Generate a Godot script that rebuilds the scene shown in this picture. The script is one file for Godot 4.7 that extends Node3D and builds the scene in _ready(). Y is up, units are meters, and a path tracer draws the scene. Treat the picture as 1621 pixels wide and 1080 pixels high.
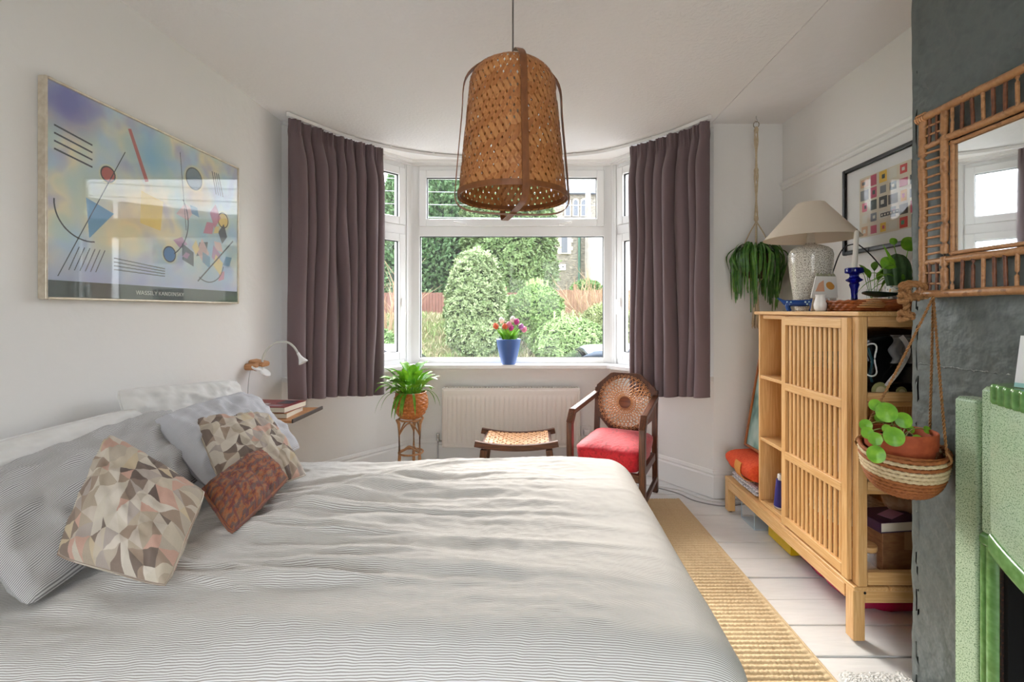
extends Node3D
# A bedroom with a bay window: every thing is built from its own mesh code below.

class MB:
	var v := PackedVector3Array()
	var n := PackedVector3Array()
	var t := PackedVector2Array()
	var c := PackedColorArray()
	var ix := PackedInt32Array()
	var col := Color(1, 1, 1)
	var xf := Transform3D()

	func vx(p: Vector3, nn: Vector3, uv: Vector2) -> int:
		v.append(xf * p)
		n.append((xf.basis * nn).normalized())
		t.append(uv)
		c.append(col)
		return v.size() - 1

	func tri(a: int, b: int, d: int) -> void:
		ix.append(a)
		ix.append(d)
		ix.append(b)

	func quad(a: Vector3, b: Vector3, d: Vector3, e: Vector3, uv := Rect2(0, 0, 1, 1)) -> void:
		var nn := (b - a).cross(e - a).normalized()
		var i := vx(a, nn, Vector2(uv.position.x, uv.end.y))
		vx(b, nn, uv.end)
		vx(d, nn, Vector2(uv.end.x, uv.position.y))
		vx(e, nn, uv.position)
		tri(i, i + 1, i + 2)
		tri(i, i + 2, i + 3)

	# chamfered box whose edges catch the light; b turns it about its own centre
	func box(at: Vector3, size: Vector3, bev := 0.002, b := Basis()) -> void:
		var h := size * 0.5
		bev = minf(bev, minf(h.x, minf(h.y, h.z)) * 0.9)
		var id := {}
		for sx in [-1, 1]:
			for sy in [-1, 1]:
				for sz in [-1, 1]:
					for a in 3:
						var s := Vector3(sx, sy, sz)
						var p := s * (h - Vector3(bev, bev, bev))
						p[a] = s[a] * h[a]
						var nn := Vector3.ZERO
						nn[a] = s[a]
						var uv := Vector2(p.z, p.y) if a == 0 else (Vector2(p.x, p.z) if a == 1 else Vector2(p.x, p.y))
						id[[sx, sy, sz, a]] = vx(at + b * p, b * nn, uv)
		for a in 3:
			var e := (a + 1) % 3
			var f := (a + 2) % 3
			for s in [-1, 1]:
				var k := []
				for q in [[-1, -1], [1, -1], [1, 1], [-1, 1]]:
					var key := [0, 0, 0, a]
					key[a] = s
					key[e] = q[0]
					key[f] = q[1]
					k.append(id[key])
				if s > 0:
					tri(k[0], k[1], k[2])
					tri(k[0], k[2], k[3])
				else:
					tri(k[0], k[2], k[1])
					tri(k[0], k[3], k[2])
			if bev > 0.0:
				for s1 in [-1, 1]:
					for s2 in [-1, 1]:
						var q := []
						for w in [[-1, e], [1, e], [1, f], [-1, f]]:
							var key := [0, 0, 0, w[1]]
							key[a] = w[0]
							key[e] = s1
							key[f] = s2
							q.append(id[key])
						if s1 * s2 > 0:
							tri(q[0], q[2], q[1])
							tri(q[0], q[3], q[2])
						else:
							tri(q[0], q[1], q[2])
							tri(q[0], q[2], q[3])
		if bev > 0.0:
			for sx in [-1, 1]:
				for sy in [-1, 1]:
					for sz in [-1, 1]:
						tri(id[[sx, sy, sz, 0]], id[[sx, sy, sz, 1]], id[[sx, sy, sz, 2]]) if sx * sy * sz > 0 else tri(id[[sx, sy, sz, 0]], id[[sx, sy, sz, 2]], id[[sx, sy, sz, 1]])

	func bar(a: Vector3, b: Vector3, w: float, h: float, bev := 0.002, up := Vector3.UP) -> void:
		var z := (b - a).normalized()
		var x := up.cross(z)
		if x.length() < 0.01:
			x = Vector3.RIGHT.cross(z)
		x = x.normalized()
		box((a + b) * 0.5, Vector3(w, h, a.distance_to(b)), bev, Basis(x, z.cross(x), z))

	# rows of points; outward is (along a row) x (from row to row) unless flipped
	func grid(P: Array, wrap_row := false, wrap_col := false, uvs := Vector2(1, 1), flip := false, UV: Array = []) -> void:
		var R := P.size()
		var C: int = P[0].size()
		var N := PackedVector3Array()
		N.resize(R * C)
		for i in R - 1:
			var r0: PackedVector3Array = P[i]
			var r1: PackedVector3Array = P[i + 1]
			for j in C - 1:
				var d1 := r1[j + 1] - r0[j]
				var d2 := r1[j] - r0[j + 1]
				var fn := d1.cross(d2)
				N[i * C + j] += fn
				N[i * C + j + 1] += fn
				N[i * C + C + j] += fn
				N[i * C + C + j + 1] += fn
		if wrap_row:
			for i in R:
				var s := N[i * C] + N[i * C + C - 1]
				N[i * C] = s
				N[i * C + C - 1] = s
		if wrap_col:
			for j in C:
				var s := N[j] + N[(R - 1) * C + j]
				N[j] = s
				N[(R - 1) * C + j] = s
		var first := v.size()
		var sg := -1.0 if flip else 1.0
		for i in R:
			var r0: PackedVector3Array = P[i]
			for j in C:
				var uv := Vector2(float(j) / (C - 1) * uvs.x, float(i) / (R - 1) * uvs.y)
				if UV.size():
					uv = UV[i][j]
				vx(r0[j], N[i * C + j] * sg, uv)
		for i in R - 1:
			for j in C - 1:
				var a := first + i * C + j
				if flip:
					tri(a, a + C + 1, a + 1)
					tri(a, a + C, a + C + 1)
				else:
					tri(a, a + 1, a + C + 1)
					tri(a, a + C + 1, a + C)

	func lathe(prof: Array, segs := 32, at := Vector3.ZERO, b := Basis(), uvs := Vector2(1, 1)) -> void:
		var P := []
		for q in prof:
			var row := PackedVector3Array()
			for j in segs + 1:
				var a := TAU * (j % segs) / segs
				row.append(at + b * Vector3(q.x * cos(a), q.y, q.x * sin(a)))
			P.append(row)
		grid(P, true, false, uvs, true)

	# profile swept along a path; each frame keeps its side near `up`
	func sweep(pts: Array, prof: Array, up := Vector3.UP, hard := true, closed := false, caps := true, scale: Array = []) -> void:
		var K := pts.size()
		var P := []
		for i in K:
			var a: Vector3 = pts[(i - 1 + K) % K] if closed else pts[maxi(i - 1, 0)]
			var b: Vector3 = pts[(i + 1) % K] if closed else pts[mini(i + 1, K - 1)]
			var z := (b - a).normalized()
			var x := up.cross(z)
			if x.length() < 0.02:
				x = (Vector3.RIGHT if absf(z.x) < 0.9 else Vector3.BACK).cross(z)
			x = x.normalized()
			var y := z.cross(x)
			var s: float = scale[i] if scale.size() else 1.0
			var row := PackedVector3Array()
			var ring := PackedVector3Array()
			for k in prof.size():
				var q: Vector2 = prof[k] * s
				ring.append(pts[i] + x * q.x + y * q.y)
			for k in ring.size():
				row.append(ring[k])
				if hard:
					row.append(ring[(k + 1) % ring.size()])
			if not hard:
				row.append(ring[0])
			P.append(row)
		if closed:
			P.append(P[0].duplicate())
		grid(P, not hard, closed, Vector2(1, 1), false)
		if caps and not closed:
			for e in [0, K - 1]:
				var row: PackedVector3Array = P[e]
				var m := Vector3.ZERO
				for p in row:
					m += p
				m /= row.size()
				var o: Vector3 = (pts[0] - pts[1] if e == 0 else pts[K - 1] - pts[K - 2]).normalized()
				var i0 := vx(m, o, Vector2.ZERO)
				for p in row:
					vx(p, o, Vector2.ZERO)
				for k in row.size() - 1:
					if e == 0:
						tri(i0, i0 + k + 2, i0 + k + 1)
					else:
						tri(i0, i0 + k + 1, i0 + k + 2)

	func tube(pts: Array, r: float, sides := 8, closed := false, caps := true, scale: Array = [], up := Vector3.UP) -> void:
		var prof := []
		for k in sides:
			prof.append(Vector2(cos(TAU * k / sides), sin(TAU * k / sides)) * r)
		sweep(pts, prof, up, false, closed, caps, scale)

	func rod(a: Vector3, b: Vector3, r: float, sides := 8) -> void:
		tube([a, b], r, sides, false, true)

	func band(pts: Array, w: float, th: float, up := Vector3.UP, closed := false) -> void:
		sweep(pts, [Vector2(-w, -th) * 0.5, Vector2(w, -th) * 0.5, Vector2(w, th) * 0.5, Vector2(-w, th) * 0.5], up, true, closed)

	# upright prism on a plan polygon given as (x, z)
	func prism(poly: PackedVector2Array, y0: float, y1: float) -> void:
		if Geometry2D.is_polygon_clockwise(poly):
			poly = poly.duplicate()
			poly.reverse()
		var k := poly.size()
		for i in k:
			var a := poly[i]
			var b := poly[(i + 1) % k]
			quad(Vector3(b.x, y0, b.y), Vector3(a.x, y0, a.y), Vector3(a.x, y1, a.y), Vector3(b.x, y1, b.y))
		var ts := Geometry2D.triangulate_polygon(poly)
		for s in [0, 1]:
			var nn := Vector3.UP if s else Vector3.DOWN
			var i0 := v.size()
			for p in poly:
				vx(Vector3(p.x, y1 if s else y0, p.y), nn, p)
			for q in range(0, ts.size(), 3):
				var a := poly[ts[q]]
				var b := poly[ts[q + 1]]
				var d := poly[ts[q + 2]]
				var up := (b - a).cross(d - a) < 0.0
				if up == (s == 1):
					tri(i0 + ts[q], i0 + ts[q + 1], i0 + ts[q + 2])
				else:
					tri(i0 + ts[q], i0 + ts[q + 2], i0 + ts[q + 1])

	# a thin plate with an outline in its own plane (x, y), thickness th about z
	func plate(poly: PackedVector2Array, th: float, frame := Transform3D()) -> void:
		var keep := xf
		xf = xf * frame * Transform3D(Basis(Vector3(1, 0, 0), Vector3(0, 0, 1), Vector3(0, -1, 0)), Vector3.ZERO)
		var q := PackedVector2Array()
		for p in poly:
			q.append(Vector2(p.x, -p.y))
		prism(q, -th * 0.5, th * 0.5)
		xf = keep

	func ball(at: Vector3, r: Vector3, rows := 10, segs := 16) -> void:
		var P := []
		for i in rows + 1:
			var a := PI * i / rows
			var row := PackedVector3Array()
			for j in segs + 1:
				var b := TAU * (j % segs) / segs
				row.append(at + Vector3(r.x * sin(a) * cos(b), -r.y * cos(a), r.z * sin(a) * sin(b)))
			P.append(row)
		grid(P, true, false, Vector2(1, 1), true)

	# a curved leaf: from its foot along dir, drooping, folded a little on its midrib
	func leaf(at: Vector3, dir: Vector3, length: float, width: float, droop: float, fold := 0.25, k := 5, side := Vector3.ZERO, blunt := 0.5) -> void:
		var s := side if side != Vector3.ZERO else dir.cross(Vector3.UP)
		if s.length() < 0.05:
			s = Vector3.RIGHT
		s = s.normalized()
		var P := []
		var p := at
		var d := dir.normalized()
		for i in k + 1:
			var f := float(i) / k
			var w := width * 0.5 * pow(sin(PI * clampf(f * 0.93 + 0.05, 0, 1)), blunt * 2.0)
			var up := s.cross(d).normalized()
			P.append(PackedVector3Array([p - s * w + up * w * fold, p - up * 0.0003, p + s * w + up * w * fold]))
			p += d * length / k
			d = (d + Vector3.DOWN * droop / k).normalized()
		grid(P)

	func mesh() -> ArrayMesh:
		var a := []
		a.resize(Mesh.ARRAY_MAX)
		a[Mesh.ARRAY_VERTEX] = v
		a[Mesh.ARRAY_NORMAL] = n
		a[Mesh.ARRAY_TEX_UV] = t
		a[Mesh.ARRAY_COLOR] = c
		a[Mesh.ARRAY_INDEX] = ix
		var m := ArrayMesh.new()
		m.add_surface_from_arrays(Mesh.PRIMITIVE_TRIANGLES, a)
		return m

var used := {}
var W := {}   # materials by name

func numbered(called: String) -> String:
	var k: int = used.get(called, -1) + 1
	used[called] = k
	return called if k == 0 else "%s_%03d" % [called, k]

# where things stand: x to the right, y up, d away from the eye
func P3(x: float, y: float, d: float) -> Vector3:
	return Vector3(x, y, -d)

func thing(called: String, label: String, category: String, at := Vector3.ZERO, turn := 0.0, group := "") -> Node3D:
	var o := Node3D.new()
	o.name = numbered(called)
	add_child(o)
	o.position = at
	o.rotation.y = turn
	o.set_meta("label", label)
	o.set_meta("category", category)
	if group:
		o.set_meta("group", group)
	return o

func part(called: String, mb: MB, m: Material, parent: Node3D, kind := "", label := "") -> MeshInstance3D:
	var o := MeshInstance3D.new()
	o.mesh = mb.mesh()
	o.material_override = m
	o.name = called
	parent.add_child(o, true)
	if kind:
		o.set_meta("kind", kind)
	if label:
		o.set_meta("label", label)
	return o

func struct(called: String, label: String, category: String) -> Node3D:
	var o := thing(called, label, category)
	o.set_meta("kind", "structure")
	return o

func copy_of(o: Node3D, label: String, at: Vector3, turn := 0.0) -> Node3D:
	var r: Node3D = o.duplicate()
	r.name = numbered(str(o.name).trim_suffix("_001"))
	add_child(r)
	r.position = at
	r.rotation.y = turn
	r.set_meta("label", label)
	return r

func noise(sd: int, freq: float, oct := 3, kind := FastNoiseLite.TYPE_SIMPLEX_SMOOTH) -> FastNoiseLite:
	var f := FastNoiseLite.new()
	f.seed = sd
	f.frequency = freq
	f.noise_type = kind
	f.fractal_octaves = oct
	if oct <= 1:
		f.fractal_type = FastNoiseLite.FRACTAL_NONE
	return f

func ramp(cs: Array) -> Gradient:
	var g := Gradient.new()
	var off := PackedFloat32Array()
	var col := PackedColorArray()
	for q in cs:
		off.append(q[0])
		col.append(q[1])
	g.offsets = off
	g.colors = col
	return g

func ntex(f: FastNoiseLite, g: Gradient = null, size := 256) -> NoiseTexture2D:
	var x := NoiseTexture2D.new()
	x.width = size
	x.height = size
	x.seamless = true
	x.noise = f
	x.generate_mipmaps = false
	if g:
		x.color_ramp = g
	return x

func flat(col: Color, rough := 0.6, spec := 0.5) -> StandardMaterial3D:
	var m := StandardMaterial3D.new()
	m.albedo_color = col
	m.roughness = rough
	m.metallic_specular = spec
	return m

# a material whose colour wanders between tones; scale is repeats per metre along x, y, z of the thing
func mottled(tones: Array, scale: Vector3, rough := 0.6, sd := 1, freq := 0.02, oct := 4, bump := 0.0, size := 256) -> StandardMaterial3D:
	var m := flat(Color.WHITE, rough)
	var f := noise(sd, freq, oct)
	m.albedo_texture = ntex(f, ramp(tones), size)
	m.uv1_triplanar = true
	m.uv1_scale = scale
	if bump != 0.0:
		m.heightmap_enabled = true
		m.heightmap_texture = ntex(f, null, size)
		m.heightmap_scale = bump
	return m

# sawn timber: the grain runs along one axis (0 x, 1 y, 2 z)
func timber(a: Color, b: Color, axis: int, rough := 0.45, sd := 3, dense := 9.0) -> StandardMaterial3D:
	var s := Vector3(dense, dense, dense)
	s[axis] = 0.5
	var m := mottled([[0.25, a], [0.45, a.lerp(b, 0.35)], [0.55, b], [0.75, a.lerp(b, 0.6)]], s, rough, sd, 0.03, 4, 0.0, 256)
	return m

func rough_wall(col: Color, scale: float, bump: float, rough := 0.85, sd := 5) -> StandardMaterial3D:
	var m := flat(col, rough, 0.3)
	m.uv1_triplanar = true
	m.uv1_scale = Vector3(scale, scale, scale)
	m.heightmap_enabled = true
	m.heightmap_texture = ntex(noise(sd, 0.03, 4), null, 512)
	m.heightmap_scale = bump
	return m

func rng(sd: int) -> RandomNumberGenerator:
	var r := RandomNumberGenerator.new()
	r.seed = sd
	return r

func spline(pts: Array, k := 6) -> Array:
	var out := []
	for i in pts.size() - 1:
		var a = pts[maxi(i - 1, 0)]
		var b = pts[i]
		var c = pts[i + 1]
		var d = pts[mini(i + 2, pts.size() - 1)]
		for j in k:
			var t := float(j) / k
			out.append(b.cubic_interpolate(c, a, d, t))
	out.append(pts[pts.size() - 1])
	return out

const EYE := 1.25
const TALL := 2.5
const BAY := [Vector2(-1.667, -3.0), Vector2(-1.012, -3.77), Vector2(0.629, -3.77), Vector2(1.198, -3.04)]

func _ready() -> void:
	# ---- camera, sky, light, exposure
	var cam := Camera3D.new()
	cam.name = "camera"
	add_child(cam)
	cam.position = Vector3(0, EYE, 0)
	cam.near = 0.05
	cam.far = 300.0
	cam.projection = Camera3D.PROJECTION_FRUSTUM
	cam.size = 1080.0 / 720.0 * cam.near
	cam.frustum_offset = Vector2(-35.5, -48.0) / 720.0 * cam.near
	cam.current = true
	var env := Environment.new()
	env.background_mode = Environment.BG_SKY
	var sky := Sky.new()
	var air := ProceduralSkyMaterial.new()
	air.sky_top_color = Color(0.86, 0.89, 0.93)
	air.sky_horizon_color = Color(0.95, 0.955, 0.96)
	air.ground_bottom_color = Color(0.45, 0.45, 0.42)
	air.ground_horizon_color = Color(0.6, 0.6, 0.58)
	air.sky_energy_multiplier = 1.0
	sky.sky_material = air
	env.sky = sky
	env.tonemap_mode = Environment.TONE_MAPPER_LINEAR
	env.tonemap_exposure = EXPOSURE
	env.background_energy_multiplier = 1.0
	env.sdfgi_enabled = true
	env.ssao_enabled = true
	env.ssil_enabled = true
	var we := WorldEnvironment.new()
	we.name = "sky"
	we.environment = env
	add_child(we)
	lights()
	materials()
	room()
	windows()
	garden()
	furniture()
	cabinet_side()
	fireplace_side()
	bed_side()

const EXPOSURE := 10.6

func lights() -> void:
	var sun := DirectionalLight3D.new()
	sun.name = "sun_through_cloud"
	add_child(sun)
	sun.look_at_from_position(Vector3(-4.5, 10.0, -16), Vector3(0.0, 0.5, -1.6))
	sun.light_color = Color(1.0, 0.97, 0.93)
	sun.light_energy = 0.40
	sun.light_angular_distance = 34.0
	sun.sky_mode = DirectionalLight3D.SKY_MODE_LIGHT_ONLY
	sun.shadow_enabled = true

func materials() -> void:
	W.wall = rough_wall(Color(0.935, 0.925, 0.91), 0.8, 0.10, 0.75)
	W.ceiling = rough_wall(Color(0.945, 0.93, 0.915), 2.2, 0.16, 0.85, 8)
	W.alcove_ceiling = rough_wall(Color(0.94, 0.925, 0.915), 0.8, 0.1, 0.8, 9)
	W.gloss = flat(Color(0.93, 0.92, 0.905), 0.3)
	W.upvc = flat(Color(0.955, 0.955, 0.95), 0.22)
	W.rubber = flat(Color(0.09, 0.09, 0.09), 0.6)
	W.glass = flat(Color(0.95, 0.97, 0.97, 0.04), 0.02, 0.22)
	W.glass.transparency = BaseMaterial3D.TRANSPARENCY_ALPHA
	W.chrome = flat(Color(0.75, 0.75, 0.75), 0.2)
	W.chrome.metallic = 1.0
	W.white = flat(Color(0.94, 0.935, 0.925), 0.4)
	W.board = mottled([[0.2, Color(0.90, 0.895, 0.885)], [0.6, Color(0.92, 0.915, 0.905)], [0.9, Color(0.91, 0.90, 0.895)]], Vector3(0.6, 1.5, 4.0), 0.33, 12, 0.02, 4, 0.12)
	W.dark = flat(Color(0.10, 0.09, 0.08), 0.9)
	var tone: Array = [Color(0.90, 0.735, 0.51), Color(0.84, 0.645, 0.41)]
	W.bam_x = timber(tone[0], tone[1], 0, 0.36, 3, 14.0)
	W.bam_y = timber(tone[0], tone[1], 1, 0.36, 4, 14.0)
	W.bam_z = timber(tone[0], tone[1], 2, 0.36, 5, 14.0)
	var dark: Array = [Color(0.42, 0.25, 0.16), Color(0.27, 0.15, 0.09)]
	W.oak_x = timber(dark[0], dark[1], 0, 0.35, 6)
	W.oak_y = timber(dark[0], dark[1], 1, 0.35, 7)
	W.oak_z = timber(dark[0], dark[1], 2, 0.35, 8)
	W.cane = mottled([[0.2, Color(0.90, 0.70, 0.50)], [0.8, Color(0.76, 0.52, 0.32)]], Vector3(20, 20, 20), 0.45, 14)
	W.rattan = mottled([[0.25, Color(0.66, 0.46, 0.29)], [0.6, Color(0.73, 0.54, 0.36)], [0.85, Color(0.52, 0.34, 0.20)]], Vector3(6, 6, 6), 0.35, 15)
	W.wicker = mottled([[0.2, Color(0.80, 0.50, 0.22)], [0.8, Color(0.62, 0.34, 0.12)]], Vector3(9, 9, 9), 0.4, 16)
	W.soil = mottled([[0.2, Color(0.12, 0.08, 0.06)], [0.8, Color(0.25, 0.17, 0.12)]], Vector3(20, 20, 20), 0.95, 17, 0.03, 4, 1.0)
	W.leaf = leafy(Color(0.30, 0.52, 0.12), Color(0.48, 0.68, 0.20))
	W.rattan_dark = mottled([[0.2, Color(0.50, 0.30, 0.18)], [0.8, Color(0.36, 0.20, 0.12)]], Vector3(8, 8, 8), 0.4, 20)
	W.rattan_coil = mottled([[0.2, Color(0.66, 0.40, 0.20)], [0.8, Color(0.54, 0.30, 0.14)]], Vector3(20, 20, 20), 0.75, 21)
	W.cream_coil = mottled([[0.2, Color(0.86, 0.78, 0.64)], [0.8, Color(0.76, 0.66, 0.50)]], Vector3(20, 20, 20), 0.8, 22)
	W.stalk = flat(Color(0.50, 0.50, 0.26), 0.5)
	W.poster_glass = flat(Color(0.97, 0.98, 0.98, 0.03), 0.02, 0.3)
	W.poster_glass.transparency = BaseMaterial3D.TRANSPARENCY_ALPHA
	W.leaf_mid = leafy(Color(0.24, 0.43, 0.12), Color(0.38, 0.56, 0.2))
	W.wicker_dark = mottled([[0.2, Color(0.66, 0.36, 0.16)], [0.8, Color(0.50, 0.25, 0.10)]], Vector3(9, 9, 9), 0.4, 19)
	W.glassware = flat(Color(0.95, 0.97, 0.97, 0.10), 0.03)
	W.glassware.transparency = BaseMaterial3D.TRANSPARENCY_ALPHA
	W.picture_glass = flat(Color(0.97, 0.98, 0.98, 0.03), 0.02, 0.25)
	W.picture_glass.transparency = BaseMaterial3D.TRANSPARENCY_ALPHA
	W.leaf_bright = leafy(Color(0.36, 0.60, 0.10), Color(0.56, 0.78, 0.22))
	W.leaf_dark = leafy(Color(0.18, 0.36, 0.11), Color(0.32, 0.50, 0.18))

func leafy(a: Color, b: Color, rough := 0.4) -> StandardMaterial3D:
	var m := mottled([[0.2, a], [0.8, b]], Vector3(5, 5, 5), rough, 18)
	m.backlight_enabled = true
	m.backlight = Color(0.5, 0.5, 0.5)
	return m

func miter(i: int, n: float) -> Vector2:
	# the bay's line moved outward by n at its i-th corner
	var p: Vector2 = BAY[i]
	var da: Vector2 = (BAY[i] - BAY[i - 1]).normalized() if i > 0 else Vector2.ZERO
	var db: Vector2 = (BAY[i + 1] - BAY[i]).normalized() if i < 3 else Vector2.ZERO
	if i == 0:
		da = db
	if i == 3:
		db = da
	var na := Vector2(da.y, -da.x)
	var nb := Vector2(db.y, -db.x)
	var m := (na + nb).normalized()
	return p + m * n / m.dot(na)

func bay_strip(mb: MB, seg: int, n0: float, n1: float, y0: float, y1: float) -> void:
	mb.prism(PackedVector2Array([miter(seg, n0), miter(seg + 1, n0), miter(seg + 1, n1), miter(seg, n1)]), y0, y1)

func seg_frame(seg: int) -> Transform3D:
	# x along the wall from its left end, y up, z into the room; origin on the wall's room face
	var a: Vector2 = BAY[seg]
	var d: Vector2 = (BAY[seg + 1] - BAY[seg]).normalized()
	var x := Vector3(d.x, 0, d.y)
	return Transform3D(Basis(x, Vector3.UP, x.cross(Vector3.UP)), Vector3(a.x, 0, a.y))

func room() -> void:
	# floor of painted boards, each a piece of its own
	var fl := struct("floor", "white painted floorboards running across the bedroom", "floor")
	var mb := MB.new()
	mb.box(P3(0, -0.10, 1.3), Vector3(3.7, 0.10, 5.6), 0.0)
	part("subfloor", mb, W.dark, fl)
	var r := rng(2)
	var d := -1.28
	var k := 0
	while d < 3.72:
		var w := 0.1625
		var near := d + 0.002
		var far := minf(d + w - 0.002, 3.765)
		var x0 := -1.70
		var x1 := 1.69
		if near > 2.98:
			var f := (near - 2.98) / 0.78
			x0 = lerpf(-1.70, -1.05, f)
			x1 = lerpf(1.23, 0.66, f) if near > 3.05 else 1.69
		var cuts := [x0, x1]
		if k % 3 == 1 and near < 2.9:
			cuts = [x0, r.randf_range(-1.0, 1.1), x1]
		for q in cuts.size() - 1:
			mb = MB.new()
			var drop := r.randf_range(-0.0015, 0.0)
			mb.box(P3((cuts[q] + cuts[q + 1]) * 0.5, -0.0125 + drop, (near + far) * 0.5), Vector3(cuts[q + 1] - cuts[q] - 0.003, 0.025, far - near), 0.003, Basis(Vector3.BACK, r.randf_range(-0.002, 0.002)))
			part("floor_board", mb, W.board, fl)
		d += w
		k += 1
	# hearth of rough painted cement in front of the chimney breast
	mb = MB.new()
	var rows := []
	var nn := noise(31, 9.0, 4)
	for i in 36:
		var row := PackedVector3Array()
		for j in 24:
			var u := i / 35.0
			var v := j / 23.0
			var x := lerpf(1.035, 1.262, v)
			var dd := lerpf(0.06, 1.565, u)
			var e := minf(minf(u, 1 - u) * 40.0, v * 12.0)
			dd += nn.get_noise_2d(x * 2.0, 7.0) * 0.02 * u
			row.append(P3(x, 0.004 + 0.012 * clampf(e, 0, 1) + nn.get_noise_2d(x * 3, dd * 3) * 0.006, dd))
		rows.append(row)
	mb.grid(rows, false, false, Vector2(1, 1), true)
	var h := struct("hearth", "rough white painted cement hearth slab in front of chimney breast", "hearth")
	part("slab", mb, rough_wall(Color(0.86, 0.855, 0.84), 5.0, 1.0, 0.7, 33), h)
	# ceiling: slab, and the textured layer that ends in a step short of the alcove
	var cl := struct("ceiling", "white ceiling with faint texture and a step above the alcove", "ceiling")
	var plan := PackedVector2Array([Vector2(-1.82, 1.45), Vector2(1.81, 1.45), Vector2(1.81, -3.2), Vector2(1.35, -3.25), miter(2, 0.2), miter(1, 0.2), Vector2(-1.82, -3.1)])
	mb = MB.new()
	mb.prism(plan, TALL + 0.004, TALL + 0.16)
	part("slab", mb, W.alcove_ceiling, cl)
	mb = MB.new()
	mb.prism(PackedVector2Array([Vector2(-1.667, 1.3), Vector2(1.185, 1.3), Vector2(1.176, -3.04), miter(2, 0.04), miter(1, 0.04), Vector2(-1.667, -3.0)]), TALL, TALL + 0.01)
	part("textured_layer", mb, W.ceiling, cl)
	mb = MB.new()
	mb.prism(PackedVector2Array([Vector2(1.190, 1.3), Vector2(1.658, 1.3), Vector2(1.658, -3.04), Vector2(1.181, -3.04)]), TALL, TALL + 0.01)
	part("alcove_layer", mb, W.alcove_ceiling, cl)
	# walls
	var defs := [
		["wall_left", "plain off-white wall behind the bed", Vector3(-1.742, 1.25, -0.86), Vector3(0.15, 2.52, 4.4)],
		["wall_right", "white alcove wall behind the bamboo cabinet", Vector3(1.733, 1.25, -0.88), Vector3(0.15, 2.52, 4.5)],
		["wall_front", "narrow white wall right of the bay behind hanging plant", Vector3(1.5, 1.25, -3.115), Vector3(0.604, 2.52, 0.15)]]
	for q in defs:
		var o := struct(q[0], q[1], "wall")
		mb = MB.new()
		mb.box(q[2], q[3], 0.0)
		part("plaster", mb, W.wall, o)
	var wb := struct("wall_back", "white wall round the garden doors opposite the bay", "wall")
	mb = MB.new()
	mb.box(Vector3(-1.185, 1.25, 1.375), Vector3(1.25, 2.52, 0.15), 0.0)
	mb.box(Vector3(1.185, 1.25, 1.375), Vector3(1.25, 2.52, 0.15), 0.0)
	mb.box(Vector3(0, 2.40, 1.375), Vector3(1.14, 0.22, 0.15), 0.0)
	part("plaster", mb, W.wall, wb)
	# the bay's walls below and beside the windows
	var names := ["wall_bay_left", "wall_bay", "wall_bay_right"]
	var labels := ["angled left wall of the bay behind plant stand", "low white wall below bay window behind radiator", "angled right wall of the bay behind armchair"]
	for s in 3:
		var o := struct(names[s], labels[s], "wall")
		mb = MB.new()
		bay_strip(mb, s, 0.0, 0.2, -0.05, 0.785)
		part("lower_wall", mb, W.wall, o)
		mb = MB.new()
		bay_strip(mb, s, 0.0, 0.2, 2.485, TALL + 0.005)
		part("lintel", mb, W.gloss, o)
		if s != 1:
			mb = MB.new()
			mb.xf = seg_frame(s)
			var long: float = BAY[s].distance_to(BAY[s + 1])
			if s == 0:
				mb.box(Vector3(0.105, 1.64, -0.1), Vector3(0.25, 1.71, 0.2), 0.0)
			else:
				mb.box(Vector3(long - 0.103, 1.64, -0.1), Vector3(0.204, 1.71, 0.2), 0.0)
			part("pier", mb, W.wall, o)
	# moulding between window heads and ceiling
	var co := struct("trim_1", "stepped white moulding above the bay window", "moulding")
	mb = MB.new()
	for s in 3:
		bay_strip(mb, s, -0.012, 0.03, 2.478, TALL)
		bay_strip(mb, s, 0.02, 0.06, 2.463, 2.49)
	part("moulding", mb, W.gloss, co)
	# picture rail on the right wall
	var rail := struct("trim_2", "white picture rail along the alcove wall", "picture rail")
	mb = MB.new()
	var prof := [Vector2(0, 0), Vector2(0.010, 0.004), Vector2(0.014, 0.014), Vector2(0.010, 0.024), Vector2(0.020, 0.034), Vector2(0.024, 0.046), Vector2(0.014, 0.052), Vector2(0, 0.052)]
	mb.sweep([P3(1.658, 2.05, 1.50), P3(1.658, 2.05, 3.04)], prof, Vector3.UP, true)
	part("rail", mb, W.gloss, rail)
	# baseboards
	var sk := [Vector2(0, 0), Vector2(0.018, 0), Vector2(0.018, 0.14), Vector2(0.010, 0.15), Vector2(0.013, 0.162), Vector2(0.006, 0.18), Vector2(0, 0.185)]
	var runs := [
		["baseboard_left", "white baseboard along the wall behind the bed", [P3(-1.667, 0, -1.3), P3(-1.667, 0, 3.0)], true],
		["baseboard_bay_left", "white baseboard on the angled left bay wall", [Vector3(-1.667, 0, -3.0), Vector3(-1.012, 0, -3.77)], true],
		["baseboard_bay", "white baseboard below the radiator", [Vector3(-1.012, 0, -3.77), Vector3(0.629, 0, -3.77)], true],
		["baseboard_bay_right", "white baseboard behind the armchair on the angled wall", [Vector3(0.629, 0, -3.77), Vector3(1.205, 0, -3.035)], true],
		["baseboard_front", "short white baseboard left of bamboo bench", [Vector3(1.19, 0, -3.04), Vector3(1.658, 0, -3.04)], true],
		["baseboard_right", "white baseboard behind the bamboo cabinet", [P3(1.658, 0, 3.04), P3(1.658, 0, 1.5)], true]]
	for q in runs:
		var o := struct(q[0], q[1], "baseboard")
		mb = MB.new()
		mb.sweep(q[2], sk if false else flipx(sk), Vector3.UP, true)
		part("board", mb, W.gloss, o)
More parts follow.
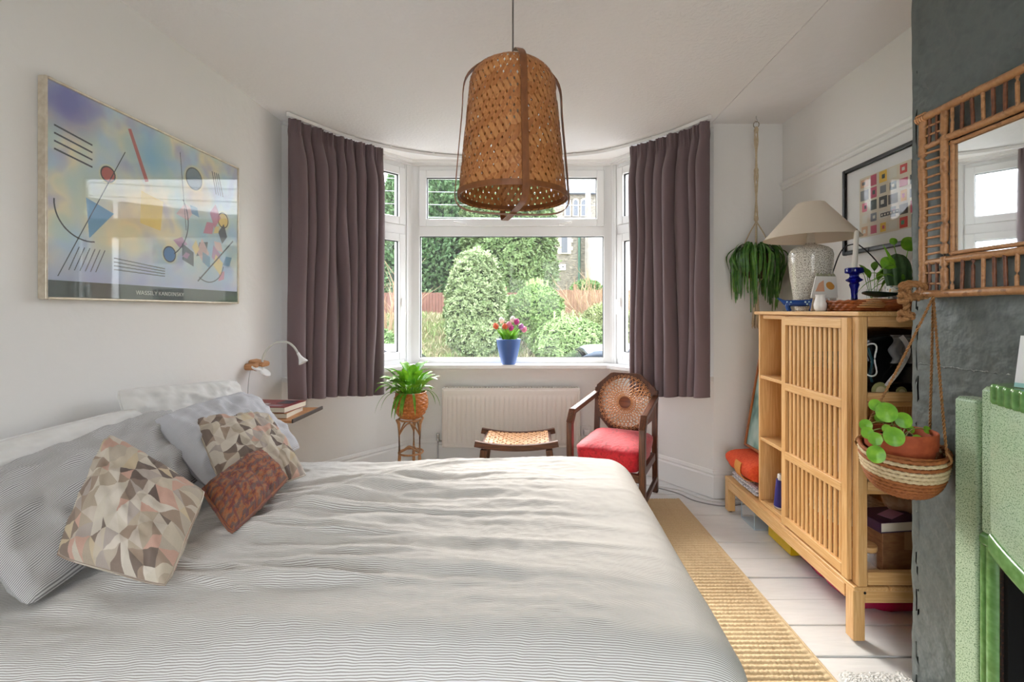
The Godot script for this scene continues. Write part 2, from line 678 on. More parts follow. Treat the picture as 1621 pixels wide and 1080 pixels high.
	# glazed garden doors in the wall behind the eye
	var dr := struct("door_1", "white glazed garden doors in the wall opposite the bay", "door")
	for leaf_n in 2:
		var x := -0.28 + leaf_n * 0.56
		mb = MB.new()
		mb.xf = Transform3D(Basis(Vector3.UP, PI), Vector3(x, 0, 1.36))
		frame_of(mb, -0.275, 0.275, 0.02, 2.28, 0.06, 0, 0.06)
		var lf := part("leaf", mb, W.upvc, dr)
		mb = MB.new()
		mb.box(Vector3(x, 1.15, 1.36), Vector3(0.44, 2.14, 0.004), 0.0)
		part("pane", mb, W.glass, lf)
		mb = MB.new()
		mb.bar(Vector3(x - 0.245, 1.0, 1.30), Vector3(x - 0.14, 1.0, 1.29), 0.014, 0.018, 0.004)
		part("door_handle", mb, W.chrome, lf)
	var og := struct("terrace", "pale paved terrace outside the garden doors", "ground")
	mb = MB.new()
	mb.box(Vector3(0, -0.15, 9.5), Vector3(40, 0.2, 16.0), 0.0)
	part("paving", mb, flat(Color(0.80, 0.79, 0.77), 0.9), og)

func flipx(a: Array) -> Array:
	var o := []
	for k in range(a.size() - 1, -1, -1):
		o.append(Vector2(-a[k].x, a[k].y))
	return o

func frame_of(mb: MB, x0: float, x1: float, y0: float, y1: float, w: float, z: float, th: float) -> void:
	# four bars round an opening; w is their face width
	mb.box(Vector3(x0 + w / 2, (y0 + y1) / 2, z), Vector3(w, y1 - y0, th), 0.005)
	mb.box(Vector3(x1 - w / 2, (y0 + y1) / 2, z), Vector3(w, y1 - y0, th), 0.005)
	mb.box(Vector3((x0 + x1) / 2, y1 - w / 2, z), Vector3(x1 - x0 - w * 2 + 0.004, w, th), 0.005)
	mb.box(Vector3((x0 + x1) / 2, y0 + w / 2, z), Vector3(x1 - x0 - w * 2 + 0.004, w, th), 0.005)

func windows() -> void:
	var labels := ["narrow white bay window behind the left curtain", "wide white central bay window with fixed lower pane", "narrow white bay window beside the right curtain"]
	for s in 3:
		var o := struct("window_%d" % (s + 1), labels[s], "window")
		var f := seg_frame(s)
		var long: float = BAY[s].distance_to(BAY[s + 1])
		var x0 := 0.0
		var x1 := long
		if s == 0:
			x0 = 0.23
			x1 = long + 0.015
		elif s == 2:
			x0 = -0.015
			x1 = long - 0.2
		var mb := MB.new()
		mb.xf = f
		var Z := -0.085
		frame_of(mb, x0, x1, 0.805, 2.472, 0.048 if s == 1 else 0.055, Z, 0.07)
		mb.box(Vector3((x0 + x1) / 2, 1.918, Z), Vector3(x1 - x0 - 0.08, 0.084, 0.07), 0.005)
		part("window_frame", mb, W.upvc, o)
		var e := 0.045 if s == 1 else 0.052
		# top light that opens
		mb = MB.new()
		mb.xf = f
		frame_of(mb, x0 + e, x1 - e, 1.958, 2.430, 0.062, Z + 0.012, 0.075)
		var sash := part("top_sash", mb, W.upvc, o)
		gasket(sash, f, x0 + e + 0.062, x1 - e - 0.062, 2.02, 2.368, Z + 0.02)
		pane(sash, f, x0 + e + 0.055, x1 - e - 0.055, 2.013, 2.375, Z)
		if s == 1:
			for hx in [0.42, 1.24]:
				mb = MB.new()
				mb.xf = f
				mb.box(Vector3(hx, 1.972, Z + 0.062), Vector3(0.05, 0.018, 0.025), 0.004)
				mb.bar(Vector3(hx, 1.976, Z + 0.07), Vector3(hx + (0.08 if hx < 0.8 else -0.08) * -1.0, 1.985, Z + 0.085), 0.016, 0.014, 0.004)
				part("window_stay", mb, W.white, sash)
		# below: fixed glass in the middle, casements at the sides
		if s == 1:
			gasket(o, f, x0 + 0.048, x1 - 0.048, 0.853, 1.876, Z + 0.012)
			pane(o, f, x0 + 0.044, x1 - 0.044, 0.849, 1.880, Z)
		else:
			mb = MB.new()
			mb.xf = f
			frame_of(mb, x0 + e, x1 - e, 0.850, 1.882, 0.062, Z + 0.012, 0.075)
			var cs := part("casement", mb, W.upvc, o)
			gasket(cs, f, x0 + e + 0.062, x1 - e - 0.062, 0.912, 1.82, Z + 0.02)
			pane(cs, f, x0 + e + 0.055, x1 - e - 0.055, 0.905, 1.827, Z)
			mb = MB.new()
			mb.xf = f
			var hx := x1 - e - 0.03 if s == 0 else x0 + e + 0.03
			mb.box(Vector3(hx, 1.32, Z + 0.058), Vector3(0.026, 0.07, 0.016), 0.004)
			mb.bar(Vector3(hx, 1.335, Z + 0.08), Vector3(hx, 1.22, Z + 0.085), 0.016, 0.012, 0.004)
			mb.rod(Vector3(hx, 1.335, Z + 0.06), Vector3(hx, 1.335, Z + 0.085), 0.009)
			part("window_handle", mb, W.white, cs)
		# sill board
		mb = MB.new()
		bay_strip(mb, s, -0.095, 0.1, 0.782, 0.810)
		part("window_sill", mb, W.gloss, o)
	# posts in the bay's corners
	for i in [1, 2]:
		var o := struct("trim_%d" % (i + 2), "white corner post of the bay left of the wide window" if i == 1 else "white corner post of the bay right of the wide window", "window post")
		var mb := MB.new()
		var a := miter(i, 0.040)
		var d0: Vector2 = (BAY[i] - BAY[i - 1]).normalized()
		var d1: Vector2 = (BAY[i + 1] - BAY[i]).normalized()
		var b := miter(i, 0.13)
		mb.prism(PackedVector2Array([a - d0 * 0.045, a, a + d1 * 0.045, b + d1 * 0.05, b, b - d0 * 0.05]), 0.80, 2.476)
		mb.prism(PackedVector2Array([a - d0 * 0.016 - Vector2(0, -0.006), a + Vector2(0, 0.008), a + d1 * 0.016 + Vector2(0, 0.006), b]), 0.80, 2.476)
		part("post", mb, W.upvc, o)

func gasket(o: Node3D, f: Transform3D, x0: float, x1: float, y0: float, y1: float, z: float) -> void:
	var mb := MB.new()
	mb.xf = f
	frame_of(mb, x0, x1, y0, y1, 0.005, z, 0.02)
	part("gasket", mb, W.rubber, o)

func pane(o: Node3D, f: Transform3D, x0: float, x1: float, y0: float, y1: float, z: float) -> void:
	var mb := MB.new()
	mb.xf = f
	mb.box(Vector3((x0 + x1) / 2, (y0 + y1) / 2, z), Vector3(x1 - x0, y1 - y0, 0.004), 0.0)
	part("pane", mb, W.glass, o)

# ------------------------------------------------------------------ outside
func land(d: float) -> float:
	if d < 9.6:
		return -0.85
	return lerpf(-0.55, 1.0, smoothstep(9.4, 17.0, d))

func scatter(called: String, mesh: Mesh, at: Array, tints: Array, m: Material, parent: Node3D) -> void:
	var mm := MultiMesh.new()
	mm.transform_format = MultiMesh.TRANSFORM_3D
	mm.use_colors = true
	mm.mesh = mesh
	mm.instance_count = at.size()
	for i in at.size():
		mm.set_instance_transform(i, at[i])
		mm.set_instance_color(i, tints[i])
	var o := MultiMeshInstance3D.new()
	o.multimesh = mm
	o.material_override = m
	o.name = called
	parent.add_child(o, true)
	o.set_meta("kind", "stuff")

func clump(sd: int, leaves: int, size: float, wide: float, spread: float) -> ArrayMesh:
	var r := rng(sd)
	var mb := MB.new()
	for i in leaves:
		var dir := Vector3(r.randf_range(-1, 1) * spread, 1, r.randf_range(-1, 1) * spread).normalized()
		mb.leaf(Vector3(r.randf_range(-1, 1), r.randf_range(-0.6, 0.2), r.randf_range(-1, 1)) * size * 0.5, dir, size * r.randf_range(0.7, 1.2), size * wide, r.randf_range(-0.2, 1.0), 0.3, 3)
	return mb.mesh()

func leaf_mat(rough := 0.55) -> StandardMaterial3D:
	var m := flat(Color.WHITE, rough, 0.35)
	m.vertex_color_use_as_albedo = true
	m.backlight_enabled = true
	m.backlight = Color(0.4, 0.4, 0.4)
	return m

func bush(called: String, label: String, cat: String, at: Vector3, rad: float, tall: float, count: int, size: float, c0: Color, c1: Color, sd: int, power := 2.0, spiky := 0.0, group := "") -> void:
	var o := thing(called, label, cat, at, 0.0, group)
	var r := rng(sd)
	var lump := noise(sd, 1.6 / rad, 3)
	var places := []
	var tints := []
	var shape := func(a: float, f: float) -> float:
		# radius of the crown at a height share f, wider below the middle
		var q := absf(f - 0.42) / (0.58 if f > 0.42 else 0.50)
		return rad * pow(maxf(0.0, 1.0 - pow(q, power)), 1.0 / power) * (1.0 + 0.22 * lump.get_noise_3d(cos(a) * rad, f * tall, sin(a) * rad))
	for i in count:
		var f := r.randf()
		var a := r.randf() * TAU
		var rr: float = shape.call(a, f)
		if r.randf() > rr / rad * 1.05 + 0.08:
			continue
		var inn := 1.0 - 0.22 * r.randf() * r.randf()
		var p := Vector3(cos(a) * rr * inn, f * tall, sin(a) * rr * inn)
		var out := (Vector3(cos(a), 0, sin(a)) + Vector3.UP * ((f - 0.35) * 1.8 + 0.35) + Vector3(r.randf_range(-1, 1), r.randf_range(-1, 1), r.randf_range(-1, 1)) * 0.5).normalized()
		var x := out.cross(Vector3(r.randf_range(-1, 1), r.randf_range(-1, 1), r.randf_range(-1, 1))).normalized()
		var s := r.randf_range(0.7, 1.3)
		places.append(Transform3D(Basis(x, out, x.cross(out)).scaled(Vector3(s, s, s)), p))
		tints.append(Color(0.66, 0.66, 0.66) * c0.lerp(c1, clampf(r.randf() * 0.8 + 0.35 * lump.get_noise_3dv(p * 3.0) + 0.1, 0, 1)))
	for i in int(spiky):
		var a := r.randf() * TAU
		var rr := rad * 0.6 * r.randf()
		var p := Vector3(cos(a) * rr, tall * (0.97 - 0.12 * rr / rad), sin(a) * rr)
		for k in 4:
			places.append(Transform3D(Basis().scaled(Vector3(0.8, 1.3, 0.8)), p + Vector3.UP * k * size * 0.9))
			tints.append(c1)
	scatter("foliage", clump(sd + 50, 6, size, 0.5, 0.9), places, tints, leaf_mat(), o)
	var mb := MB.new()
	var P := []
	for i in 15:
		var f := i / 14.0
		var row := PackedVector3Array()
		for j in 25:
			var a := TAU * (j % 24) / 24.0
			var rr: float = maxf(shape.call(a, f), 0.01) * 0.84
			row.append(Vector3(cos(a) * rr, 0.02 + f * tall * 0.96, sin(a) * rr))
		P.append(row)
	mb.grid(P, true, false, Vector2(1, 1), true)
	part("inner_twigs", mb, mottled([[0.3, c0 * 0.8], [0.7, c0]], Vector3(2, 2, 2), 0.9, sd), o)
	mb = MB.new()
	mb.tube([Vector3(0, -0.4, 0), Vector3(0.02, tall * 0.3, 0), Vector3(0, tall * 0.7, 0.02)], 0.05 * tall / 2.0, 7, false, true, [1.2, 0.9, 0.3])
	part("trunk", mb, W.bark, o)

func garden() -> void:
	W.bark = mottled([[0.2, Color(0.36, 0.27, 0.20)], [0.8, Color(0.24, 0.18, 0.13)]], Vector3(8, 2, 8), 0.9, 41)
	# ground: road, then the grassy bank that rises to the fence
	var o := struct("ground", "road and rising grass bank outside the bay window", "ground")
	var mb := MB.new()
	mb.box(P3(0, -0.95, 6.7), Vector3(60, 0.2, 5.4), 0.0)
	part("road", mb, mottled([[0.2, Color(0.42, 0.42, 0.43)], [0.8, Color(0.5, 0.5, 0.5)]], Vector3(1, 1, 1), 0.9, 42), o)
	mb = MB.new()
	var P := []
	var nn := noise(43, 0.5, 3)
	for i in 60:
		var row := PackedVector3Array()
		for j in 60:
			var d := 9.2 + pow(i / 59.0, 1.6) * 60.0
			var x := lerpf(-45, 45, j / 59.0)
			row.append(P3(x, land(d) + nn.get_noise_2d(x, d) * 0.12, d))
		P.append(row)
	mb.grid(P)
	part("bank", mb, mottled([[0.25, Color(0.42, 0.46, 0.20)], [0.5, Color(0.56, 0.52, 0.30)], [0.8, Color(0.36, 0.44, 0.16)]], Vector3(0.5, 0.5, 0.5), 0.95, 44), o)
	# long grass and weeds on the bank
	var r := rng(45)
	var g := thing("bank_grass", "long yellow-green grass and weeds on the bank below the fence", "grass")
	g.set_meta("kind", "stuff")
	var places := []
	var tints := []
	for i in 9000:
		var d := r.randf_range(10.4, 16.9)
		var x := r.randf_range(-0.62, 0.42) * d
		var s := r.randf_range(0.6, 1.5)
		places.append(Transform3D(Basis(Vector3.UP, r.randf() * TAU).scaled(Vector3(s, s, s)), P3(x, land(d) + nn.get_noise_2d(x, d) * 0.12 - 0.03, d)))
		var w := nn.get_noise_2d(x * 3, d * 3) + r.randf_range(-0.3, 0.3)
		tints.append(Color(0.18, 0.26, 0.08).lerp(Color(0.43, 0.36, 0.23), clampf(0.45 + w, 0, 1)))
	scatter("blades", clump(46, 9, 0.26, 0.10, 0.6), places, tints, leaf_mat(0.8), g)
	# fences
	W.fence_red = mottled([[0.2, Color(0.39, 0.25, 0.21)], [0.8, Color(0.46, 0.31, 0.26)]], Vector3(3, 0.4, 3), 0.85, 47)
	W.fence_tan = mottled([[0.2, Color(0.46, 0.34, 0.26)], [0.8, Color(0.55, 0.43, 0.33)]], Vector3(3, 0.4, 3), 0.85, 48)
	fence("red-brown board fence on the bank behind clipped shrubs", -13.0, 0.55, 17.2, 1.93, W.fence_red, 50)
	fence("paler tan board fence behind the bare twigs", 0.62, 7.0, 17.0, 2.02, W.fence_tan, 51)
	# planting
	bush("clipped_shrub", "tall egg-shaped pale green shrub left of blue flower pot", "shrub", P3(-1.62, land(12.6) - 0.1, 12.6), 0.80, 2.95, 4200, 0.085, Color(0.20, 0.30, 0.10), Color(0.48, 0.58, 0.30), 60, 2.4, 5)
	bush("clipped_shrub", "round bright green shrub with upright shoots behind the tulips", "shrub", P3(0.09, land(13.4) - 0.05, 13.4), 0.76, 1.75, 3000, 0.085, Color(0.16, 0.32, 0.07), Color(0.42, 0.58, 0.22), 61, 2.2, 12)
	bush("clipped_shrub", "low spreading green shrub above the pale blue car roof", "shrub", P3(0.90, land(12.2) - 0.05, 12.2), 0.98, 1.16, 3200, 0.085, Color(0.20, 0.34, 0.09), Color(0.46, 0.62, 0.26), 62, 2.0, 4)
	bush("clipped_shrub", "small dark shrub at the foot of tall egg-shaped shrub", "shrub", P3(-2.55, land(15.5), 15.5), 0.5, 0.8, 700, 0.09, Color(0.12, 0.22, 0.06), Color(0.26, 0.36, 0.12), 63)
	bush("clipped_shrub", "low green shrub between the egg-shaped and round shrubs", "shrub", P3(-0.62, land(15.0), 15.0), 0.62, 1.0, 1000, 0.09, Color(0.18, 0.32, 0.08), Color(0.40, 0.56, 0.22), 64)
	bush("clipped_shrub", "ragged olive shrub right of low spreading shrub", "shrub", P3(2.15, land(13.5), 13.5), 0.8, 1.1, 1200, 0.10, Color(0.25, 0.32, 0.10), Color(0.46, 0.5, 0.24), 65)
	bush("conifer_tree", "dense dark green conifer left of the egg-shaped shrub", "tree", P3(-5.5, 1.0, 23.0), 2.3, 7.8, 9000, 0.16, Color(0.08, 0.20, 0.07), Color(0.26, 0.42, 0.20), 70, 2.6, 6, "trees behind the fence")
	bush("conifer_tree", "broad mid green conifer between dark conifer and stone church", "tree", P3(-1.25, 1.0, 22.0), 2.2, 7.2, 9000, 0.15, Color(0.14, 0.25, 0.07), Color(0.34, 0.46, 0.20), 71, 2.6, 6, "trees behind the fence")
	bush("conifer_tree", "dark green tree seen through the left side window", "tree", P3(-9.8, 1.0, 24.0), 2.6, 7.0, 4000, 0.26, Color(0.09, 0.20, 0.08), Color(0.26, 0.38, 0.18), 72, 2.4, 4, "trees behind the fence")
	bush("garden_shrub", "dark laurel shrub below the church window above tan fence", "shrub", P3(2.2, 1.0, 19.0), 0.8, 1.5, 900, 0.12, Color(0.10, 0.22, 0.06), Color(0.26, 0.42, 0.14), 73)
	bush("garden_shrub", "green bush seen through the right side window", "shrub", P3(4.9, land(13.0), 13.0), 1.1, 1.5, 1500, 0.1, Color(0.14, 0.28, 0.07), Color(0.36, 0.52, 0.2), 74)
	bush("garden_shrub", "green bush low in the left side window", "shrub", P3(-4.6, land(12.0), 12.0), 0.9, 1.0, 1200, 0.1, Color(0.14, 0.28, 0.07), Color(0.36, 0.52, 0.2), 75)
	twigs("bare buff twiggy shrub against the tan fence", P3(1.75, land(15.0), 15.0), 1.9, 80)
	twigs("bare buff twiggy shrub in the left side window", P3(-4.35, land(13.5), 13.5), 2.4, 81)
	twigs("bare buff twiggy shrub near the grey pole", P3(3.6, land(14.6), 14.6), 1.6, 82)
	church()
	# grey pole and the white house end beside the church
	var po := thing("utility_pole", "weathered grey pole standing before the white house", "pole", P3(2.95, 0.9, 25.0))
	mb = MB.new()
	mb.tube([Vector3(0, -0.5, 0), Vector3(0, 4, 0), Vector3(0, 8.5, 0)], 0.17, 10, false, true, [1.1, 1.0, 0.8])
	part("shaft", mb, mottled([[0.2, Color(0.5, 0.47, 0.44)], [0.8, Color(0.62, 0.6, 0.57)]], Vector3(4, 0.5, 4), 0.9, 83), po)
	mb = MB.new()
	mb.box(Vector3(0, 7.9, 0.2), Vector3(1.6, 0.1, 0.1), 0.01)
	part("crossarm", mb, W.bark, po)
	copy_of(po, "grey pole carrying overhead cables far to the left", P3(-14.0, -0.3, 15.0))
	copy_of(po, "grey pole carrying overhead cables far to the right", P3(14.0, -0.3, 15.0))
	var ho := thing("white_house", "white rendered house end beyond the grey pole", "house", P3(5.6, 1.0, 27.0))
	mb = MB.new()
	mb.box(Vector3(0, 2.6, -2), Vector3(3.9, 5.4, 5), 0.02)
	part("wall", mb, flat(Color(0.88, 0.88, 0.87), 0.8), ho)
	mb = MB.new()
	mb.prism(PackedVector2Array([Vector2(-2.2, 0.8), Vector2(2.2, 0.8), Vector2(2.2, -4.7), Vector2(-2.2, -4.7)]), 5.3, 5.42)
	mb.plate(PackedVector2Array([Vector2(-2.1, 5.4), Vector2(2.1, 5.4), Vector2(0, 7.6)]), 5.2, Transform3D(Basis(), Vector3(0, 0, -2)))
	part("roof", mb, flat(Color(0.38, 0.40, 0.44), 0.7), ho)
	for y in [1.6, 4.0]:
		mb = MB.new()
		mb.box(Vector3(-1.1, y, 0.51), Vector3(0.5, 1.1, 0.06), 0.01)
		var wn := part("window", mb, flat(Color(0.8, 0.8, 0.8), 0.4), ho)
		mb = MB.new()
		mb.box(Vector3(-1.1, y, 0.545), Vector3(0.40, 1.0, 0.02), 0.0)
		part("pane", mb, flat(Color(0.16, 0.18, 0.2), 0.1), wn)
	for k in 4:
		var wl := thing("power_line", ["lowest", "second lowest", "third", "topmost"][k] + " overhead cable crossing the upper pane", "cable", P3(0, 4.3 + k * 0.42, 15.0), 0.0, "overhead cables")
		mb = MB.new()
		var pts := []
		for i in 21:
			var u := i / 10.0 - 1.0
			pts.append(Vector3(u * 13.85, 0.5 * u * u, 0.0))
		mb.tube(pts, 0.012, 5)
		part("wire", mb, flat(Color(0.62, 0.64, 0.66), 0.6), wl)
	for k in 4:
		var tx := 12.5 + k * 4.3
		var td := 21.5 - k * 4.0
		var te := thing("terrace_house", "%s pale terraced house far along the street to the right" % ["first", "second", "third", "fourth"][k], "house", P3(tx, 0.2, td), -0.75)
		mb = MB.new()
		mb.box(Vector3(0, 2.4, -3), Vector3(5.6, 5.0, 6), 0.02)
		part("wall", mb, flat([Color(0.80, 0.78, 0.74), Color(0.62, 0.48, 0.42), Color(0.74, 0.74, 0.72), Color(0.66, 0.52, 0.46)][k], 0.85), te)
		mb = MB.new()
		mb.plate(PackedVector2Array([Vector2(-3.4, 4.85), Vector2(3.4, 4.85), Vector2(0, 6.3)]), 5.7, Transform3D(Basis(Vector3.UP, PI / 2), Vector3(0, 0, -3)))
		part("roof", mb, flat(Color(0.42, 0.43, 0.47), 0.7), te)
		for q in [[-1.5, 1.5], [1.2, 1.5], [-1.5, 3.7], [1.2, 3.7]]:
			mb = MB.new()
			mb.box(Vector3(q[0], q[1], 0.02), Vector3(1.3, 1.3, 0.1), 0.01)
			var tw := part("window", mb, flat(Color(0.88, 0.88, 0.87), 0.4), te)
			mb = MB.new()
			mb.box(Vector3(q[0], q[1], 0.08), Vector3(1.1, 1.1, 0.02), 0.0)
			part("pane", mb, flat(Color(0.2, 0.22, 0.25), 0.1), tw)
	var far := thing("slate_house", "slate roofed house beyond trees left of the window", "house", P3(-17, 1.0, 38.0))
	mb = MB.new()
	mb.box(Vector3(0, 2.7, 0), Vector3(14, 5.6, 7), 0.02)
	part("wall", mb, flat(Color(0.72, 0.69, 0.65), 0.8), far)
	mb = MB.new()
	mb.plate(PackedVector2Array([Vector2(-3.9, 5.4), Vector2(3.9, 5.4), Vector2(0, 9.2)]), 14.6, Transform3D(Basis(Vector3.UP, PI / 2), Vector3.ZERO))
	part("roof", mb, flat(Color(0.45, 0.47, 0.52), 0.7), far)
	car("pale blue car parked below the low spreading shrub", P3(1.0, -0.85, 7.3), Color(0.62, 0.70, 0.80), 90)
	car("dark blue car parked below window at left", P3(-3.35, -0.85, 7.3), Color(0.16, 0.22, 0.30), 91)

func fence(label: String, x0: float, x1: float, d: float, top: float, m: Material, sd: int) -> void:
	var o := thing("board_fence", label, "fence", P3((x0 + x1) / 2, 0, d))
	var r := rng(sd)
	var mb := MB.new()
	var x := x0
	while x < x1:
		mb.box(Vector3(x - (x0 + x1) / 2, top / 2 + 0.3 + r.randf_range(-0.012, 0.012), r.randf_range(-0.006, 0.006)), Vector3(0.108, top - 0.6, 0.022), 0.003)
		x += 0.115
	part("boards", mb, m, o, "stuff")
	x = x0 + 0.9
	while x < x1:
		mb = MB.new()
		mb.box(Vector3(x - (x0 + x1) / 2, top / 2 + 0.12, -0.07), Vector3(0.12, top + 0.2, 0.1), 0.01)
		part("post", mb, W.fence_tan, o)
		x += 1.83
	mb = MB.new()
	for y in [0.8, top - 0.2]:
		mb.box(Vector3(0, y, -0.035), Vector3(x1 - x0, 0.08, 0.05), 0.005)
	part("rails", mb, m, o)

func twigs(label: String, at: Vector3, tall: float, sd: int) -> void:
	var o := thing("bare_shrub", label, "shrub", at)
	var r := rng(sd)
	var mb := MB.new()
	for i in 34:
		var a := r.randf() * TAU
		var lean := r.randf_range(0.15, 0.75)
		var l := tall * r.randf_range(0.6, 1.1)
		var pts := []
		var p := Vector3(cos(a), 0, sin(a)) * 0.12
		var d := Vector3(cos(a) * lean, 1, sin(a) * lean).normalized()
		for k in 6:
			pts.append(p)
			p += d * l / 5
			d = (d + Vector3(r.randf_range(-0.25, 0.25), r.randf_range(-0.15, 0.1), r.randf_range(-0.25, 0.25))).normalized()
		mb.tube(pts, 0.011, 4, false, false, [1.2, 1.1, 1, 0.9, 0.7, 0.4])
		for b in 3:
			var q: Vector3 = pts[2 + b]
			var e := (d + Vector3(r.randf_range(-0.9, 0.9), r.randf_range(-0.1, 0.5), r.randf_range(-0.9, 0.9))).normalized()
			mb.tube([q, q + e * l * 0.16, q + e * l * 0.3 + Vector3.UP * 0.04], 0.007, 4, false, false, [1, 0.8, 0.4])
	part("twigs", mb, flat(Color(0.62, 0.51, 0.39), 0.8), o, "stuff")
	mb = MB.new()
	mb.tube([Vector3(0, -0.3, 0), Vector3(0, 0.05, 0), Vector3(0.02, 0.2, 0)], 0.1, 8, false, true, [1.2, 1, 0.7])
	part("stump", mb, W.bark, o)

func church() -> void:
	var stone := mottled([[0.2, Color(0.38, 0.36, 0.33)], [0.45, Color(0.59, 0.56, 0.50)], [0.55, Color(0.43, 0.41, 0.37)], [0.8, Color(0.65, 0.61, 0.55)]], Vector3(0.22, 0.55, 0.22), 0.95, 92, 0.05, 3, 3.0)
	var pale := flat(Color(0.86, 0.82, 0.74), 0.85)
	var slate := mottled([[0.2, Color(0.44, 0.46, 0.50)], [0.8, Color(0.54, 0.56, 0.60)]], Vector3(0.5, 0.5, 0.5), 0.75, 93)
	var o := thing("stone_church", "stone church with pale window surrounds beyond the conifers", "church", P3(4.0, 1.0, 32.0))
	var mb := MB.new()
	mb.box(Vector3(0, 3.1, -1.5), Vector3(11, 6.6, 3.0), 0.02)
	part("aisle_wall", mb, stone, o)
	mb = MB.new()
	mb.box(Vector3(0, 6.0, -6.0), Vector3(11, 6.8, 6.0), 0.02)
	part("nave_wall", mb, stone, o)
	mb = MB.new()
	mb.plate(PackedVector2Array([Vector2(-0.3, 6.2), Vector2(-0.3, 6.32), Vector2(3.4, 7.5), Vector2(3.4, 7.2)]), 11.4, Transform3D(Basis(Vector3.UP, PI / 2), Vector3.ZERO))
	part("aisle_roof", mb, slate, o)
	mb = MB.new()
	mb.plate(PackedVector2Array([Vector2(2.6, 9.2), Vector2(2.6, 9.4), Vector2(6.0, 12.2), Vector2(9.4, 9.4), Vector2(9.4, 9.2)]), 11.6, Transform3D(Basis(Vector3.UP, PI / 2), Vector3.ZERO))
	part("nave_roof", mb, slate, o)
	for k in 3:
		var x := -1.45 + k * 0.62
		lancet(o, x, 7.55, -2.98, 0.34, 1.15, pale)
	for x in [-1.9, 1.6]:
		lancet(o, x, 4.3, 0.02, 0.42, 1.35, pale)
		for k in 5:
			for s in [-1, 1]:
				mb = MB.new()
				mb.box(Vector3(x + s * (0.36 + 0.06 * (k % 2)), 4.35 + k * 0.27, 0.03), Vector3(0.24 + 0.12 * (k % 2), 0.25, 0.08), 0.01)
				part("quoin", mb, pale, o)
	mb = MB.new()
	mb.box(Vector3(-2.15, 3.3, 0.06), Vector3(0.68, 0.42, 0.08), 0.01)
	var sign_ := part("notice_board", mb, flat(Color(0.93, 0.93, 0.9), 0.6), o)
	for x in [-2.3, -2.0]:
		mb = MB.new()
		mb.ball(Vector3(x, 3.33, 0.11), Vector3(0.06, 0.06, 0.02), 6, 8)
		part("mark", mb, flat(Color(0.12, 0.12, 0.14), 0.6), sign_)
	mb = MB.new()
	mb.rod(Vector3(-0.85, -0.5, 0.1), Vector3(-0.85, 6.2, 0.1), 0.09)
	part("drainpipe", mb, flat(Color(0.25, 0.40, 0.33), 0.5), o)

func lancet(o: Node3D, x: float, y: float, z: float, w: float, h: float, pale: Material) -> void:
	var arch := func(ww: float, hh: float) -> PackedVector2Array:
		var q := PackedVector2Array([Vector2(-ww / 2, 0), Vector2(ww / 2, 0)])
		for i in 9:
			var a := PI * i / 8.0
			q.append(Vector2(cos(a) * ww / 2, hh - ww / 2 + sin(a) * ww * 0.7))
		return q
	var mb := MB.new()
	mb.plate(arch.call(w * 1.5, h * 1.12), 0.10, Transform3D(Basis(), Vector3(x, y - 0.06, z + 0.05)))
	var s := part("window", mb, pale, o)
	mb = MB.new()
	mb.plate(arch.call(w, h), 0.04, Transform3D(Basis(), Vector3(x, y, z + 0.10)))
	part("pane", mb, flat(Color(0.30, 0.32, 0.35), 0.15), s)

func car(label: String, at: Vector3, col: Color, sd: int) -> void:
	var o := thing("car", label, "car", at)
	var paint := flat(col, 0.25)
	paint.clearcoat_enabled = true
	paint.clearcoat = 0.8
	var lower := [Vector2(-2.1, 0.28), Vector2(-2.12, 0.62), Vector2(-1.9, 0.86), Vector2(-0.95, 0.95), Vector2(1.5, 0.98), Vector2(2.0, 0.9), Vector2(2.12, 0.6), Vector2(2.1, 0.28)]
	var mb := MB.new()
	_hull(mb, lower, 0.86, 0.80)
	part("body", mb, paint, o)
	mb = MB.new()
	_hull(mb, [Vector2(-1.0, 0.94), Vector2(-0.28, 1.44), Vector2(1.25, 1.47), Vector2(1.85, 0.97)], 0.76, 0.60)
	part("windows", mb, flat(Color(0.10, 0.12, 0.14), 0.05), o)
	mb = MB.new()
	_hull(mb, [Vector2(-0.30, 1.43), Vector2(-0.12, 1.505), Vector2(0.5, 1.535), Vector2(1.15, 1.515), Vector2(1.33, 1.43)], 0.66, 0.58)
	part("roof", mb, paint, o)
	for x in [-1.3, 1.3]:
		for z in [-0.8, 0.8]:
			mb = MB.new()
			mb.lathe([Vector2(0.01, -0.1), Vector2(0.26, -0.1), Vector2(0.31, -0.07), Vector2(0.31, 0.07), Vector2(0.26, 0.1), Vector2(0.01, 0.1)], 20, Vector3(x, 0.31, z), Basis(Vector3.RIGHT, PI / 2))
			part("wheel", mb, W.rubber, o)

func _hull(mb: MB, prof: Array, w0: float, w1: float) -> void:
	# a car's side outline carried across its width, narrower towards the top
	var P := []
	var top := 0.0
	var low := 9.0
	for q in prof:
		top = maxf(top, q.y)
		low = minf(low, q.y)
	for k in [-1.0, -0.94, -0.5, 0.0, 0.5, 0.94, 1.0]:
		var row := PackedVector3Array()
		for q in prof + [prof[0]]:
			var w := lerpf(w0, w1, (q.y - low) / (top - low))
			var y: float = q.y + (1.0 - absf(k)) * 0.03
			row.append(Vector3(q.x, y, k * w))
		P.append(row)
	mb.grid(P, true)
	for s in [0, 6]:
		var row: PackedVector3Array = P[s]
		var m := Vector3.ZERO
		for i in row.size() - 1:
			m += row[i] / (row.size() - 1)
		var i0 := mb.vx(m, Vector3(0, 0, -1 if s == 0 else 1), Vector2.ZERO)
		for p in row:
			mb.vx(p, Vector3(0, 0, -1 if s == 0 else 1), Vector2.ZERO)
		for i in row.size() - 1:
			mb.tri(i0, i0 + i + 1, i0 + i + 2)

